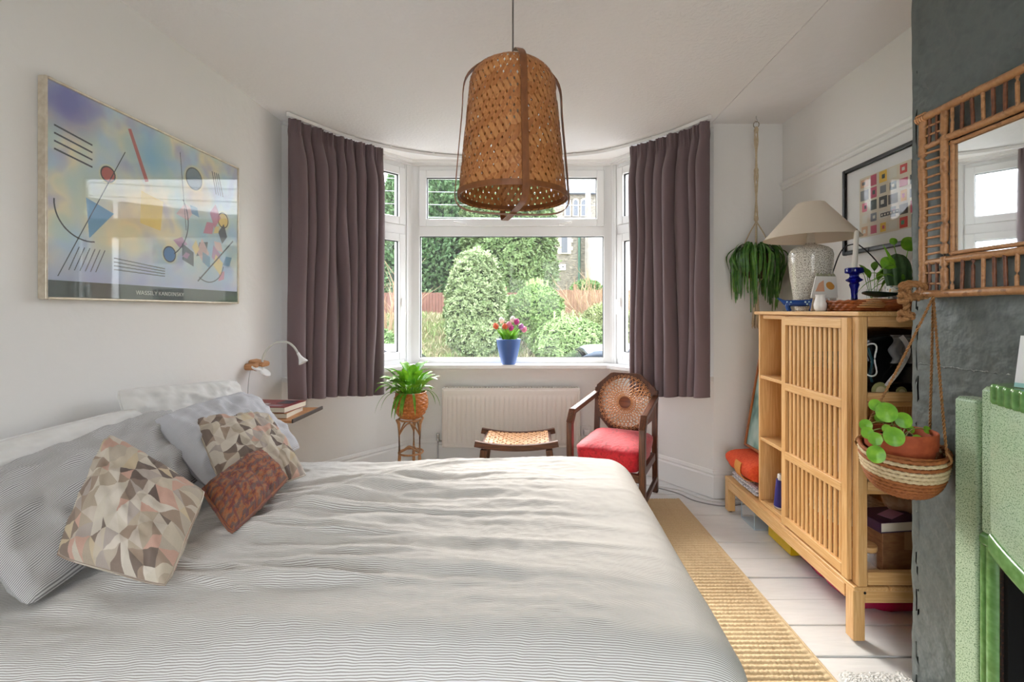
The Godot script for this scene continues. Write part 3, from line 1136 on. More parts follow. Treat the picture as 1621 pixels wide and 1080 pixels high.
# ------------------------------------------------------------------ at the window
func weave(prof: Array, rows: int, stakes: int, amp: float, per := 5, b := Basis()) -> MB:
	# basketwork: rounded weavers that pass before and behind the stakes, row by row
	var mb := MB.new()
	var P := []
	var cols := stakes * 8
	for i in rows * per + 1:
		var f := float(i) / (rows * per)
		var k := f * (prof.size() - 1)
		var a: Vector2 = prof[mini(int(k), prof.size() - 2)]
		var c: Vector2 = prof[mini(int(k) + 1, prof.size() - 1)]
		var q := a.lerp(c, k - minf(int(k), prof.size() - 2))
		var row_n := mini(i / per, rows - 1)
		var inside := absf(sin(PI * (f * rows)))
		var line := PackedVector3Array()
		for j in cols + 1:
			var t := TAU * (j % cols) / cols
			var w := cos(t * stakes * 0.5 + PI * row_n) * amp
			var rr := q.x + (w + amp) * pow(inside, 0.6)
			line.append(b * Vector3(rr * cos(t), q.y, rr * sin(t)))
		P.append(line)
	mb.grid(P, true, false, Vector2(1, 1), true)
	return mb

func furniture() -> void:
	curtains()
	radiator()
	plant_stand()
	tulips()
	stool()
	armchair()
	pendant()
	small_fittings()

func cloth_curtain(label: String, path: Array, hems: Array, top: float, sd: int, folds: int) -> void:
	var o := thing("curtain", label, "curtain")
	var line := spline(path, 14)
	var S := PackedFloat32Array([0.0])
	for i in range(1, line.size()):
		S.append(S[i - 1] + line[i].distance_to(line[i - 1]))
	var total := S[S.size() - 1]
	var r := rng(sd)
	# folds of uneven width
	var edges := [0.0]
	for i in folds:
		edges.append(edges[i] + r.randf_range(0.65, 1.4))
	var deep := []
	for i in folds:
		deep.append(r.randf_range(0.6, 1.15))
	var all: float = edges[folds]
	var cols := folds * 26
	var nn := noise(sd, 1.3, 2)
	var rows := 44
	var heading := 0.075
	var front := []
	var back := []
	for i in rows + 1:
		var f := i / float(rows)
		f = f * 0.75 + 0.25 * f * f * f if f > 0.2 else f * 0.758
		f = i / float(rows)
		var a := PackedVector3Array()
		var b := PackedVector3Array()
		for j in cols + 1:
			var u := float(j) / cols
			var q := u * total
			var k := 0
			while k < S.size() - 2 and S[k + 1] < q:
				k += 1
			var t := (q - S[k]) / maxf(S[k + 1] - S[k], 1e-6)
			var p: Vector2 = line[k].lerp(line[k + 1], t)
			var dir: Vector2 = (line[mini(k + 2, S.size() - 1)] - line[maxi(k - 1, 0)]).normalized()
			var nrm := Vector2(-dir.y, dir.x)
			var bottom: float = lerpf(hems[0], hems[1], u)
			var y := lerpf(top, bottom, f)
			var down := top - y
			# which fold, and where in it; folds sway a little with height
			var e := u * all + nn.get_noise_2d(u * 2.0, down * 0.35) * 0.5 * clampf(down * 1.5, 0, 1)
			var g := 0
			while g < folds - 1 and edges[g + 1] < e:
				g += 1
			var ph: float = clampf((e - edges[g]) / (edges[g + 1] - edges[g]), 0, 1)
			var grow := 0.40 + 0.60 * smoothstep(0.05, 0.28, down)
			var w: float = 0.088 * deep[g] * grow * pow(sin(PI * ph), 1.6)
			w += 0.006 * nn.get_noise_2d(u * 9.0, down * 0.3 + 5.0) * grow
			if down < heading + 0.03:
				var m := 1.0 - smoothstep(heading - 0.01, heading + 0.03, down)
				w += m * 0.010 * sin(u * all * 3.0 * TAU + 3.0 * nn.get_noise_1d(u * 20.0))
				w -= 0.010 * (1.0 - smoothstep(0.0, 0.012, absf(down - heading)))
			var side: float = -0.017 * sin(TAU * ph) * grow * deep[g] + nn.get_noise_2d(u * 2.0 + 20.0, down * 0.4) * 0.012 * down
			var pt: Vector2 = p + nrm * w + dir * side
			a.append(Vector3(pt.x, y + 0.004 * sin(u * 40.0) * (1.0 if i == rows else 0.0), pt.y))
			pt -= nrm * 0.005
			b.append(Vector3(pt.x, y, pt.y))
		front.append(a)
		back.append(b)
	# front and back sheet joined round the sides and hem
	var P := []
	for i in rows + 1:
		var row := PackedVector3Array(front[i])
		var rev := PackedVector3Array(back[i])
		rev.reverse()
		row.append_array(rev)
		row.append(front[i][0])
		P.append(row)
	var mb := MB.new()
	mb.grid(P, true, false, Vector2(1, 1), false)
	part("cloth", mb, W.curtain, o)
	mb = MB.new()
	var hem := []
	for j in range(0, cols + 1, 2):
		hem.append(front[rows][j].lerp(back[rows][j], 0.5) + Vector3(0, 0.001, 0))
	mb.tube(hem, 0.0045, 6)
	part("hem", mb, W.curtain, o)

func curtains() -> void:
	W.curtain = mottled([[0.3, Color(0.42, 0.35, 0.36)], [0.7, Color(0.465, 0.39, 0.40)]], Vector3(6, 6, 6), 0.8, 101, 0.2, 3, 0.15)
	W.curtain.rim_enabled = true
	W.curtain.rim = 0.35
	W.curtain.rim_tint = 0.5
	cloth_curtain("dusky purple-brown curtain hanging left of the bay beside wall lamp", [Vector2(-1.545, -2.86), Vector2(-1.46, -3.03), Vector2(-1.33, -3.22), Vector2(-1.135, -3.415)], [0.695, 0.628], 2.462, 102, 9)
	cloth_curtain("dusky purple-brown curtain hanging right of the bay behind armchair", [Vector2(0.715, -3.385), Vector2(0.90, -3.20), Vector2(1.03, -3.04), Vector2(1.115, -2.90)], [0.628, 0.70], 2.462, 103, 8)
	var o := thing("curtain_track", "white curved curtain track fixed to the bay ceiling", "curtain track")
	var pts := []
	for q in spline([Vector2(-1.545, -2.86), Vector2(-1.33, -3.22), Vector2(-1.135, -3.415), Vector2(-0.85, -3.58), Vector2(-0.51, -3.655), Vector2(0.0, -3.655), Vector2(0.45, -3.565), Vector2(0.715, -3.385), Vector2(0.96, -3.13), Vector2(1.115, -2.90)], 6):
		pts.append(Vector3(q.x, 2.483, q.y))
	var mb := MB.new()
	mb.band(pts, 0.024, 0.022)
	part("rail", mb, W.gloss, o)
	for k in [7, 13, 19, 24, 29, 34, 39, 45]:
		mb = MB.new()
		mb.box(pts[k] + Vector3(0, 0.010, 0), Vector3(0.02, 0.016, 0.03), 0.002)
		part("bracket", mb, W.white, o)
	for e in [0, pts.size() - 1]:
		mb = MB.new()
		mb.box(pts[e], Vector3(0.022, 0.03, 0.022), 0.003)
		part("end_stop", mb, W.white, o)

func radiator() -> void:
	var body := flat(Color(0.90, 0.865, 0.825), 0.35)
	var o := thing("radiator", "cream ribbed panel radiator below the wide window", "radiator", P3(-0.188, 0.145, 3.688))
	var mb := MB.new()
	var P := []
	var wide := 1.11
	var tall := 0.48
	var cols := 29 * 8
	for i in 40:
		var fy := i / 39.0
		var y := fy * tall
		var row := PackedVector3Array()
		for j in cols + 1:
			var x := (float(j) / cols - 0.5) * wide
			var k := float(j) / 8.0
			var m := smoothstep(0.035, 0.06, y) * (1.0 - smoothstep(tall - 0.085, tall - 0.06, y)) * smoothstep(0.02, 0.035, wide / 2 - absf(x))
			var g := pow(absf(cos(PI * k)), 6.0)
			var edge := minf(minf(y, tall - y), wide / 2 - absf(x))
			row.append(Vector3(x, y, 0.03 + 0.0055 * m * (1.0 - g) - 0.012 * (1.0 - smoothstep(0.0, 0.012, edge))))
		P.append(row)
	mb.grid(P)
	part("front_panel", mb, body, o)
	for s in [-1, 1]:
		mb = MB.new()
		mb.box(Vector3(s * (wide / 2 - 0.004), tall / 2, -0.012), Vector3(0.014, tall - 0.01, 0.078), 0.004)
		part("side_panel", mb, body, o)
	mb = MB.new()
	for k in 46:
		mb.box(Vector3(-wide / 2 + 0.03 + k * 0.0234, tall - 0.004, -0.012), Vector3(0.006, 0.01, 0.066), 0.001)
	mb.box(Vector3(0, tall - 0.004, 0.022), Vector3(wide - 0.02, 0.012, 0.012), 0.003)
	mb.box(Vector3(0, tall - 0.004, -0.048), Vector3(wide - 0.02, 0.012, 0.01), 0.003)
	part("top_grille", mb, body, o)
	mb = MB.new()
	mb.box(Vector3(0, tall / 2, -0.045), Vector3(wide - 0.02, tall - 0.03, 0.012), 0.003)
	mb.box(Vector3(-0.4, tall / 2, -0.058), Vector3(0.04, 0.3, 0.03), 0.002)
	mb.box(Vector3(0.4, tall / 2, -0.058), Vector3(0.04, 0.3, 0.03), 0.002)
	part("back_panel", mb, body, o)
	mb = MB.new()
	mb.rod(Vector3(-wide / 2 - 0.045, 0.045, -0.01), Vector3(-wide / 2 + 0.01, 0.045, -0.01), 0.009)
	mb.rod(Vector3(-wide / 2 - 0.042, -0.143, -0.01), Vector3(-wide / 2 - 0.042, 0.06, -0.01), 0.0075)
	mb.lathe([Vector2(0.003, 0.05), Vector2(0.014, 0.05), Vector2(0.014, 0.075), Vector2(0.01, 0.08), Vector2(0.013, 0.085), Vector2(0.013, 0.105), Vector2(0.003, 0.11)], 14, Vector3(-wide / 2 - 0.042, 0.0, -0.01))
	part("valve", mb, W.chrome, o, "", "chrome valve and pipe")

func plant_stand() -> void:
	var at := P3(-0.893, 0, 3.29)
	var o := thing("plant_stand", "tall rattan stand with three bowed legs beside the radiator", "plant stand", at)
	for k in 3:
		var a := TAU * k / 3.0 + 0.5
		var e := Vector3(cos(a), 0, sin(a))
		var mb := MB.new()
		mb.tube([e * 0.095 + Vector3.UP * 0.008, e * 0.082 + Vector3.UP * 0.2, e * 0.086 + Vector3.UP * 0.44, e * 0.10 + Vector3.UP * 0.475], 0.0115, 8)
		part("leg", mb, W.rattan, o)
		var b := TAU * (k + 1) / 3.0 + 0.5
		var f := Vector3(cos(b), 0, sin(b))
		mb = MB.new()
		var arc := []
		for i in 11:
			var t := i / 10.0
			arc.append(e.lerp(f, t) * 0.085 + Vector3.UP * (0.36 + 0.085 * sin(PI * t)))
		mb.tube(arc, 0.0055, 6)
		part("brace", mb, W.rattan, o)
		mb = MB.new()
		var low := []
		for i in 11:
			var t := i / 10.0
			low.append(e.lerp(f, t) * 0.085 * (1.0 - 0.5 * sin(PI * t)) + Vector3.UP * (0.235 + 0.03 * sin(PI * t)))
		mb.tube(low, 0.006, 6)
		part("brace", mb, W.rattan, o)
	var mb := MB.new()
	for y in [0.468, 0.228]:
		mb = MB.new()
		var ring := []
		for i in 24:
			ring.append(Vector3(cos(TAU * i / 24), 0, sin(TAU * i / 24)) * 0.085 + Vector3.UP * y)
		mb.tube(ring, 0.007, 7, true)
		part("ring", mb, W.rattan, o)
	# basket with the plant
	var p := thing("potted_plant", "leafy bright green plant in round wicker basket on rattan stand", "plant", at + Vector3.UP * 0.476)
	part("basket", weave([Vector2(0.065, 0), Vector2(0.095, 0.03), Vector2(0.115, 0.075), Vector2(0.119, 0.115), Vector2(0.112, 0.15), Vector2(0.103, 0.178)], 11, 26, 0.0034), W.wicker, p)
	mb = MB.new()
	var rim := []
	for i in 48:
		rim.append(Vector3(cos(TAU * i / 48), 0, sin(TAU * i / 48)) * (0.104 + 0.0015 * (i % 2)) + Vector3.UP * (0.182 + 0.002 * (i % 2)))
	mb.tube(rim, 0.006, 7, true)
	part("rim", mb, W.wicker, p)
	mb = MB.new()
	mb.lathe([Vector2(0.103, 0.15), Vector2(0.001, 0.158)], 20)
	part("soil", mb, W.soil, p)
	mb = MB.new()
	mb.lathe([Vector2(0.001, 0.002), Vector2(0.066, 0.002), Vector2(0.10, 0.09), Vector2(0.104, 0.15)], 20)
	part("liner", mb, W.dark, p)
	var r := rng(110)
	for i in 64:
		var a := r.randf() * TAU
		var e := Vector3(cos(a), 0, sin(a))
		var lean := r.randf_range(0.1, 1.0)
		var rise := r.randf_range(0.03, 0.13) * (1.2 - 0.5 * lean)
		var foot := e * r.randf_range(0.0, 0.06) + Vector3.UP * 0.15
		var d := (Vector3.UP + e * lean).normalized()
		mb = MB.new()
		var top := foot + d * (rise + 0.03)
		mb.tube([foot, foot + d * rise * 0.5, top], 0.0022, 5, false, false)
		mb.leaf(top, (d + e * 0.25).normalized(), r.randf_range(0.10, 0.165), r.randf_range(0.044, 0.066), r.randf_range(0.5, 1.9), 0.35, 7, e.cross(Vector3.UP))
		part("leaf", mb, W.leaf_bright if r.randf() < 0.65 else W.leaf, p)
	for i in 12:
		var a := r.randf() * TAU
		var e := Vector3(cos(a), 0, sin(a))
		mb = MB.new()
		mb.leaf(e * 0.05 + Vector3.UP * 0.16, (Vector3.UP * 1.0 + e * 1.1).normalized(), r.randf_range(0.22, 0.30), 0.018, 3.4, 0.3, 10, e.cross(Vector3.UP))
		part("leaf", mb, W.leaf, p)

func tulips() -> void:
	var at := P3(-0.213, 0.8105, 3.742)
	var blue := flat(Color(0.22, 0.36, 0.60), 0.45)
	blue.clearcoat_enabled = true
	blue.clearcoat = 0.25
	var o := thing("flower_pot", "plain blue tapered flower pot on the bay window sill", "flower pot", at)
	var mb := MB.new()
	mb.lathe([Vector2(0.001, 0.0), Vector2(0.052, 0.0), Vector2(0.056, 0.004), Vector2(0.075, 0.07), Vector2(0.091, 0.14), Vector2(0.0985, 0.195), Vector2(0.1, 0.205), Vector2(0.097, 0.208), Vector2(0.093, 0.204), Vector2(0.087, 0.15), Vector2(0.087, 0.15)], 48)
	part("pot", mb, blue, o)
	mb = MB.new()
	mb.lathe([Vector2(0.088, 0.165), Vector2(0.001, 0.17)], 24)
	part("soil", mb, W.soil, o)
	var r := rng(120)
	var petal := {}
	for q in [["white", Color(0.93, 0.91, 0.86)], ["magenta", Color(0.78, 0.22, 0.55)], ["orange", Color(0.88, 0.38, 0.18)], ["lilac", Color(0.74, 0.45, 0.72)], ["pink", Color(0.90, 0.50, 0.60)]]:
		petal[q[0]] = flat(q[1], 0.5)
		petal[q[0]].backlight_enabled = true
		petal[q[0]].backlight = Color(0.4, 0.4, 0.4)
	var spots := [
		["white", -0.052, 0.335, "white tulip at the top left of blue pot"], ["white", 0.032, 0.345, "white tulip at the top centre of the bunch"],
		["orange", -0.092, 0.29, "orange tulip leaning out at the far left"], ["magenta", 0.062, 0.325, "deep magenta tulip top right in the bunch"],
		["pink", 0.005, 0.30, "pink tulip low in the middle of bunch"], ["lilac", 0.095, 0.285, "lilac tulip leaning out to the right"],
		["orange", -0.025, 0.285, "small orange tulip below the left white tulip"], ["magenta", 0.02, 0.275, "small magenta tulip low among the leaves"],
		["pink", 0.118, 0.262, "pale pink bud leaning furthest right"]]
	for q in spots:
		var z := r.randf_range(-0.03, 0.04)
		var t := thing("tulip", q[3], "flower", at + Vector3(q[1] * 0.35, 0.165, z * 0.5), 0.0, "tulips in the blue pot")
		var head := Vector3(q[1] * 0.65, q[2] - 0.165, z)
		mb = MB.new()
		mb.tube([Vector3.ZERO, head * 0.5 + Vector3(-q[1] * 0.06, 0.005, 0), head], 0.0032, 6)
		part("stem", mb, W.leaf_bright, t)
		var tilt := Basis(Quaternion(Vector3.UP, Vector3(q[1] * 4.0, 1, z * 3).normalized()))
		for k in 6:
			mb = MB.new()
			mb.xf = Transform3D(tilt, head)
			var a := TAU * k / 6.0
			var e := Vector3(cos(a), 0, sin(a))
			var side := e.cross(Vector3.UP)
			var P := []
			for i in 7:
				var f := i / 6.0
				var rr := 0.004 + 0.019 * sin(PI * minf(f * 0.85 + 0.08, 1.0)) * (1.0 if k % 2 else 0.9)
				var w := 0.017 * sin(PI * (0.12 + 0.84 * f))
				P.append(PackedVector3Array([e * (rr - 0.005) - side * w + Vector3.UP * f * 0.052, e * rr + Vector3.UP * f * 0.052, e * (rr - 0.005) + side * w + Vector3.UP * f * 0.052]))
			mb.grid(P)
			part("petal", mb, petal[q[0]], t)
		for k in 3:
			var a := r.randf() * TAU
			var e := Vector3(cos(a) + q[1] * 6, 0, sin(a) * 0.6).normalized()
			mb = MB.new()
			mb.leaf(Vector3(0, 0, 0), (Vector3.UP * 1.5 + e * 0.7).normalized(), r.randf_range(0.10, 0.165), 0.030, 0.4, 0.5, 6, e.cross(Vector3.UP))
			part("leaf", mb, W.leaf_bright, t)

func stool() -> void:
	var o := thing("stool", "low dark wooden stool with dished woven seat before the radiator", "stool", P3(-0.118, 0, 3.16))
	var dish := func(u: float) -> float: return 0.345 + 0.03 * u * u
	for s in [-1, 1]:
		var mb := MB.new()
		var pts := []
		for i in 13:
			var u := i / 6.0 - 1.0
			pts.append(Vector3(u * (0.275 if s > 0 else 0.268), dish.call(u), s * 0.165))
		mb.band(pts, 0.028, 0.038)
		part("seat_rail", mb, W.oak_x, o)
		mb = MB.new()
		mb.bar(Vector3(s * 0.222, 0.352, -0.16), Vector3(s * 0.222, 0.352, 0.16), 0.026, 0.03, 0.004)
		part("cross_rail", mb, W.oak_z, o)
		for z in [-1, 1]:
			mb = MB.new()
			mb.bar(Vector3(s * 0.25, 0.002, z * 0.17), Vector3(s * 0.215, 0.335, z * 0.165), 0.045, 0.03, 0.004, Vector3.BACK)
			part("leg", mb, W.oak_y, o)
		mb = MB.new()
		mb.bar(Vector3(s * 0.238, 0.13, -0.165), Vector3(s * 0.238, 0.13, 0.165), 0.022, 0.022, 0.003)
		part("stretcher", mb, W.oak_z, o)
	# woven seat: flat strands over and under
	var mb := MB.new()
	for k in 15:
		var x := -0.203 + k * 0.029
		var pts := []
		for i in 29:
			var z := -0.155 + i * 0.31 / 28
			pts.append(Vector3(x, dish.call(x / 0.27) + 0.012 + 0.004 * cos(PI * (i / 2.0 + k)), z))
		mb.band(pts, 0.024, 0.003)
	for k in 10:
		var z := -0.14 + k * 0.031
		var pts := []
		for i in 45:
			var x := -0.212 + i * 0.424 / 44
			pts.append(Vector3(x, dish.call(x / 0.27) + 0.012 - 0.004 * cos(PI * (i / 2.0 + k)), z))
		mb.band(pts, 0.026, 0.003)
	part("woven_seat", mb, W.cane, o, "stuff")

func armchair() -> void:
	var o := thing("armchair", "dark wooden armchair with round cane back and red velvet seat", "armchair", P3(0.535, 0, 2.98), -0.437)
	var lean := func(y: float) -> float: return -0.235 - 0.10 * maxf(0.0, y - 0.35)
	for s in [-1, 1]:
		var mb := MB.new()
		mb.bar(Vector3(s * 0.205, 0.002, -0.27), Vector3(s * 0.205, 0.40, lean.call(0.40) - 0.005), 0.036, 0.042, 0.004, Vector3.BACK)
		mb.bar(Vector3(s * 0.205, 0.39, lean.call(0.39) - 0.004), Vector3(s * 0.205, 0.70, lean.call(0.70)), 0.036, 0.036, 0.004, Vector3.BACK)
		part("rear_leg", mb, W.oak_y, o)
		# front leg, chamfered corner and arm in one bent bar
		mb = MB.new()
		mb.bar(Vector3(s * 0.225, 0.0145, 0.255), Vector3(s * 0.225, 0.555, 0.255), 0.036, 0.044, 0.004, Vector3.BACK)
		part("front_leg", mb, W.oak_y, o)
		mb = MB.new()
		mb.bar(Vector3(s * 0.225, 0.545, 0.262), Vector3(s * 0.225, 0.622, 0.205), 0.040, 0.046, 0.005, Vector3.BACK)
		mb.bar(Vector3(s * 0.225, 0.612, 0.217), Vector3(s * 0.21, 0.655, -0.25), 0.040, 0.034, 0.005)
		part("arm", mb, W.oak_z, o)
		mb = MB.new()
		mb.bar(Vector3(s * 0.212, 0.10, -0.25), Vector3(s * 0.222, 0.10, 0.24), 0.022, 0.03, 0.003)
		part("stretcher", mb, W.oak_z, o)
	var mb := MB.new()
	mb.box(Vector3(0, 0.258, 0.235), Vector3(0.42, 0.05, 0.028), 0.003)
	mb.box(Vector3(0, 0.258, -0.22), Vector3(0.39, 0.05, 0.028), 0.003)
	mb.box(Vector3(-0.2, 0.258, 0.01), Vector3(0.028, 0.05, 0.46), 0.003)
	mb.box(Vector3(0.2, 0.258, 0.01), Vector3(0.028, 0.05, 0.46), 0.003)
	part("seat_frame", mb, W.oak_x, o)
	# velvet seat, domed
	mb = MB.new()
	var P := []
	var nn := noise(131, 5.0, 3)
	for i in 25:
		var f := i / 24.0
		var row := PackedVector3Array()
		for j in 65:
			var a := TAU * (j % 64) / 64.0
			var c := Vector2(cos(a), sin(a))
			var sq := pow(pow(absf(c.x), 8.0) + pow(absf(c.y), 8.0), -0.125)
			var q: float
			var y: float
			if f < 0.35:
				q = 0.93 + 0.07 * sin(f / 0.35 * PI * 0.5)
				y = 0.285 + 0.105 * f / 0.35
			else:
				var g := (f - 0.35) / 0.65
				q = 1.0 - pow(g, 1.6)
				y = 0.39 + 0.058 * pow(sin(g * PI * 0.5), 0.8)
			var p := Vector3(c.x * sq * q * 0.206, y, 0.002 + c.y * sq * q * 0.247)
			p += Vector3(c.x, 0.4, c.y) * nn.get_noise_3dv(p * 4.0) * 0.004
			row.append(p)
		P.append(row)
	mb.grid(P, true, false, Vector2(1, 1), true)
	var velvet := mottled([[0.2, Color(0.72, 0.06, 0.13)], [0.5, Color(0.83, 0.10, 0.19)], [0.85, Color(0.62, 0.04, 0.10)]], Vector3(4, 4, 4), 0.7, 132, 0.03, 4, 0.2)
	velvet.rim_enabled = true
	velvet.rim = 0.5
	velvet.rim_tint = 0.8
	part("seat", mb, velvet, o, "", "red velvet seat")
	# eight-sided back with a round opening
	var tilt := Transform3D(Basis(Vector3.RIGHT, -0.10), Vector3(0, 0.605, lean.call(0.60) + 0.01))
	mb = MB.new()
	mb.xf = tilt
	var oct := [Vector2(0.095, -0.205), Vector2(0.212, -0.085), Vector2(0.212, 0.105), Vector2(0.10, 0.205), Vector2(-0.10, 0.205), Vector2(-0.212, 0.105), Vector2(-0.212, -0.085), Vector2(-0.095, -0.205)]
	var rings := [[], [], [], []]
	for i in 65:
		var a := TAU * (i % 64) / 64.0
		var c := Vector2(cos(a), sin(a))
		var out := c
		for k in 8:
			var hit = Geometry2D.segment_intersects_segment(Vector2.ZERO, c * 2.0, oct[k], oct[(k + 1) % 8])
			if hit != null:
				out = hit
		for q in 4:
			var xy: Vector2 = c * 0.168 if q == 0 or q == 3 else out
			rings[q].append(Vector3(xy.x, xy.y, 0.015 if q < 2 else -0.015))
	for q in 4:
		mb.grid([PackedVector3Array(rings[q]), PackedVector3Array(rings[(q + 1) % 4])], false, false, Vector2(1, 1), true)
	part("back_frame", mb, W.oak_y, o)
	mb = MB.new()
	mb.xf = tilt
	var curve := func(rr: float, a: float, z: float) -> Vector3: return Vector3(cos(a) * rr, sin(a) * rr, 0.017 + z)
	for k in 34:
		for s in [-1, 1]:
			if s > 0 and k >= 5 and k <= 8:
				continue
			var pts := []
			for i in 9:
				var f := i / 8.0
				pts.append(curve.call(lerpf(0.042, 0.184, f), TAU * k / 34.0 + s * f * 0.6, 0.003 * s * cos(PI * (i + k)) + 0.002))
			mb.tube(pts, 0.003, 4, false, false)
	for k in 9:
		var rr := 0.046 + k * 0.0155
		var pts := []
		for i in 72:
			pts.append(curve.call(rr, TAU * i / 72.0, 0.0025 * cos(PI * i)))
		if k < 5:
			mb.tube(pts, 0.0022, 4, true)
		else:
			mb.tube(pts.slice(0, 10), 0.0022, 4, false, false)
			mb.tube(pts.slice(19, 72) + [pts[0]], 0.0022, 4, false, false)
	for k in 48:
		var a := TAU * k / 48.0
		var pts := []
		for i in 8:
			var b := TAU * i / 8.0
			pts.append(curve.call(0.184 + 0.007 * cos(b), a + 0.04 * sin(b), 0.002))
		mb.tube(pts, 0.0022, 4, true)
	part("cane_weave", mb, W.cane, o, "stuff", "round woven cane panel, torn at the upper right")
	mb = MB.new()
	mb.xf = tilt
	mb.lathe([Vector2(0.001, 0.0), Vector2(0.04, 0.0), Vector2(0.043, -0.004), Vector2(0.04, -0.012), Vector2(0.001, -0.012)], 28, Vector3(0, 0, 0.019), Basis(Vector3.RIGHT, PI / 2))
	part("boss", mb, timber(Color(0.55, 0.30, 0.14), Color(0.42, 0.2, 0.09), 0, 0.3, 9), o, "", "turned wooden centre boss")

func pendant() -> void:
	var at := P3(-0.081, 1.668, 1.71)
	var o := thing("pendant_lamp", "woven bamboo pendant lamp with hoops hanging from the ceiling", "pendant lamp", at)
	var strip_a := mottled([[0.2, Color(0.82, 0.58, 0.35)], [0.8, Color(0.74, 0.49, 0.27)]], Vector3(14, 4, 14), 0.5, 140)
	var strip_b := mottled([[0.2, Color(0.74, 0.48, 0.26)], [0.8, Color(0.65, 0.39, 0.19)]], Vector3(14, 4, 14), 0.5, 141)
	var band_m := mottled([[0.2, Color(0.56, 0.34, 0.17)], [0.8, Color(0.47, 0.27, 0.12)]], Vector3(9, 3, 9), 0.45, 142)
	var rad := func(h: float) -> float:
		# h is height over the rim: a slight flare, then a rounded shoulder
		if h < 0.40:
			return lerpf(0.203, 0.163, h / 0.40)
		var g := clampf((h - 0.40) / 0.115, 0, 1)
		return 0.163 * pow(maxf(0.0, 1.0 - pow(g, 2.4)), 1.0 / 2.4) * 1.0 + 0.0001
	var N := 44
	for way in [-1, 1]:
		for k in N:
			var mb := MB.new()
			var P := []
			var steps := 46
			var w := 0.385 * TAU / N
			for i in steps + 1:
				var f := i / float(steps)
				var h := 0.506 * f
				var rr: float = rad.call(h)
				var a: float = TAU * k / N + way * (f * 1.55)
				var along := i * N * 1.55 / TAU / steps * 2.0
				var lift: float = 0.0014 * way * (1.0 if int(floor(along + k * 0.5)) % 4 < 2 else -1.0)
				var row := PackedVector3Array()
				for q in [-1.0, 1.0]:
					var b: float = a + q * w * (0.92 + 0.12 * sin(k * 2.3))
					row.append(Vector3(cos(b) * (rr + lift), h, sin(b) * (rr + lift)))
				P.append(row)
			mb.grid(P)
			part("bamboo_strip", mb, strip_a if way > 0 else strip_b, o)
	# rims at the open bottom and top edge
	for q in [[0.010, 0.205, 0.020], [0.014, 0.199, 0.016]]:
		var mb := MB.new()
		var ring := []
		for i in 64:
			ring.append(Vector3(cos(TAU * i / 64), 0, sin(TAU * i / 64)) * q[1] + Vector3.UP * q[0])
		mb.band(ring, 0.003, q[2], Vector3.UP, true)
		part("rim", mb, band_m, o)
	# two flat hoops that pass outside the shade and cross below it
	for k in 2:
		var turn := Basis(Vector3.UP, 0.25 if k == 0 else -1.42)
		var pts := []
		var mb := MB.new()
		var out := 0.212
		var ctrl := [Vector2(-0.05, 0.532), Vector2(-0.11, 0.508), Vector2(-0.176, 0.44), Vector2(-0.190, 0.30), Vector2(-out, 0.05), Vector2(-0.212, -0.01), Vector2(-0.18, -0.042), Vector2(-0.10, -0.050 - 0.004 * k), Vector2(0.10, -0.050 - 0.004 * k), Vector2(0.18, -0.042), Vector2(0.212, -0.01), Vector2(out, 0.05), Vector2(0.190, 0.30), Vector2(0.176, 0.44), Vector2(0.11, 0.508), Vector2(0.05, 0.532)]
		for q in spline(ctrl, 5):
			pts.append(turn * Vector3(0, q.y, q.x))
		mb.band(pts, 0.003, 0.024, turn * Vector3.RIGHT)
		part("hoop", mb, band_m, o)
	var mb := MB.new()
	mb.rod(Vector3(0, 0.50, 0), Vector3(0, TALL - 1.668, 0), 0.0032)
	part("cord", mb, flat(Color(0.46, 0.43, 0.41), 0.7), o, "", "grey fabric cord")
	mb = MB.new()
	mb.lathe([Vector2(0.001, 0.40), Vector2(0.02, 0.40), Vector2(0.022, 0.46), Vector2(0.012, 0.50), Vector2(0.001, 0.505)], 20)
	part("lamp_holder", mb, W.white, o)
	mb = MB.new()
	mb.lathe([Vector2(0.001, 0.29), Vector2(0.018, 0.294), Vector2(0.03, 0.32), Vector2(0.028, 0.345), Vector2(0.014, 0.38), Vector2(0.013, 0.40)], 20)
	part("bulb", mb, flat(Color(0.93, 0.92, 0.90), 0.3), o)
	mb = MB.new()
	mb.lathe([Vector2(0.001, TALL - 1.668 - 0.03), Vector2(0.02, TALL - 1.668 - 0.028), Vector2(0.045, TALL - 1.668 - 0.002), Vector2(0.001, TALL - 1.668)], 24)
	part("ceiling_rose", mb, W.white, o)
	mb = MB.new()
	mb.rod(Vector3(0, -0.056, 0), Vector3(0, -0.040, 0), 0.008)
	part("knot", mb, W.dark, o)

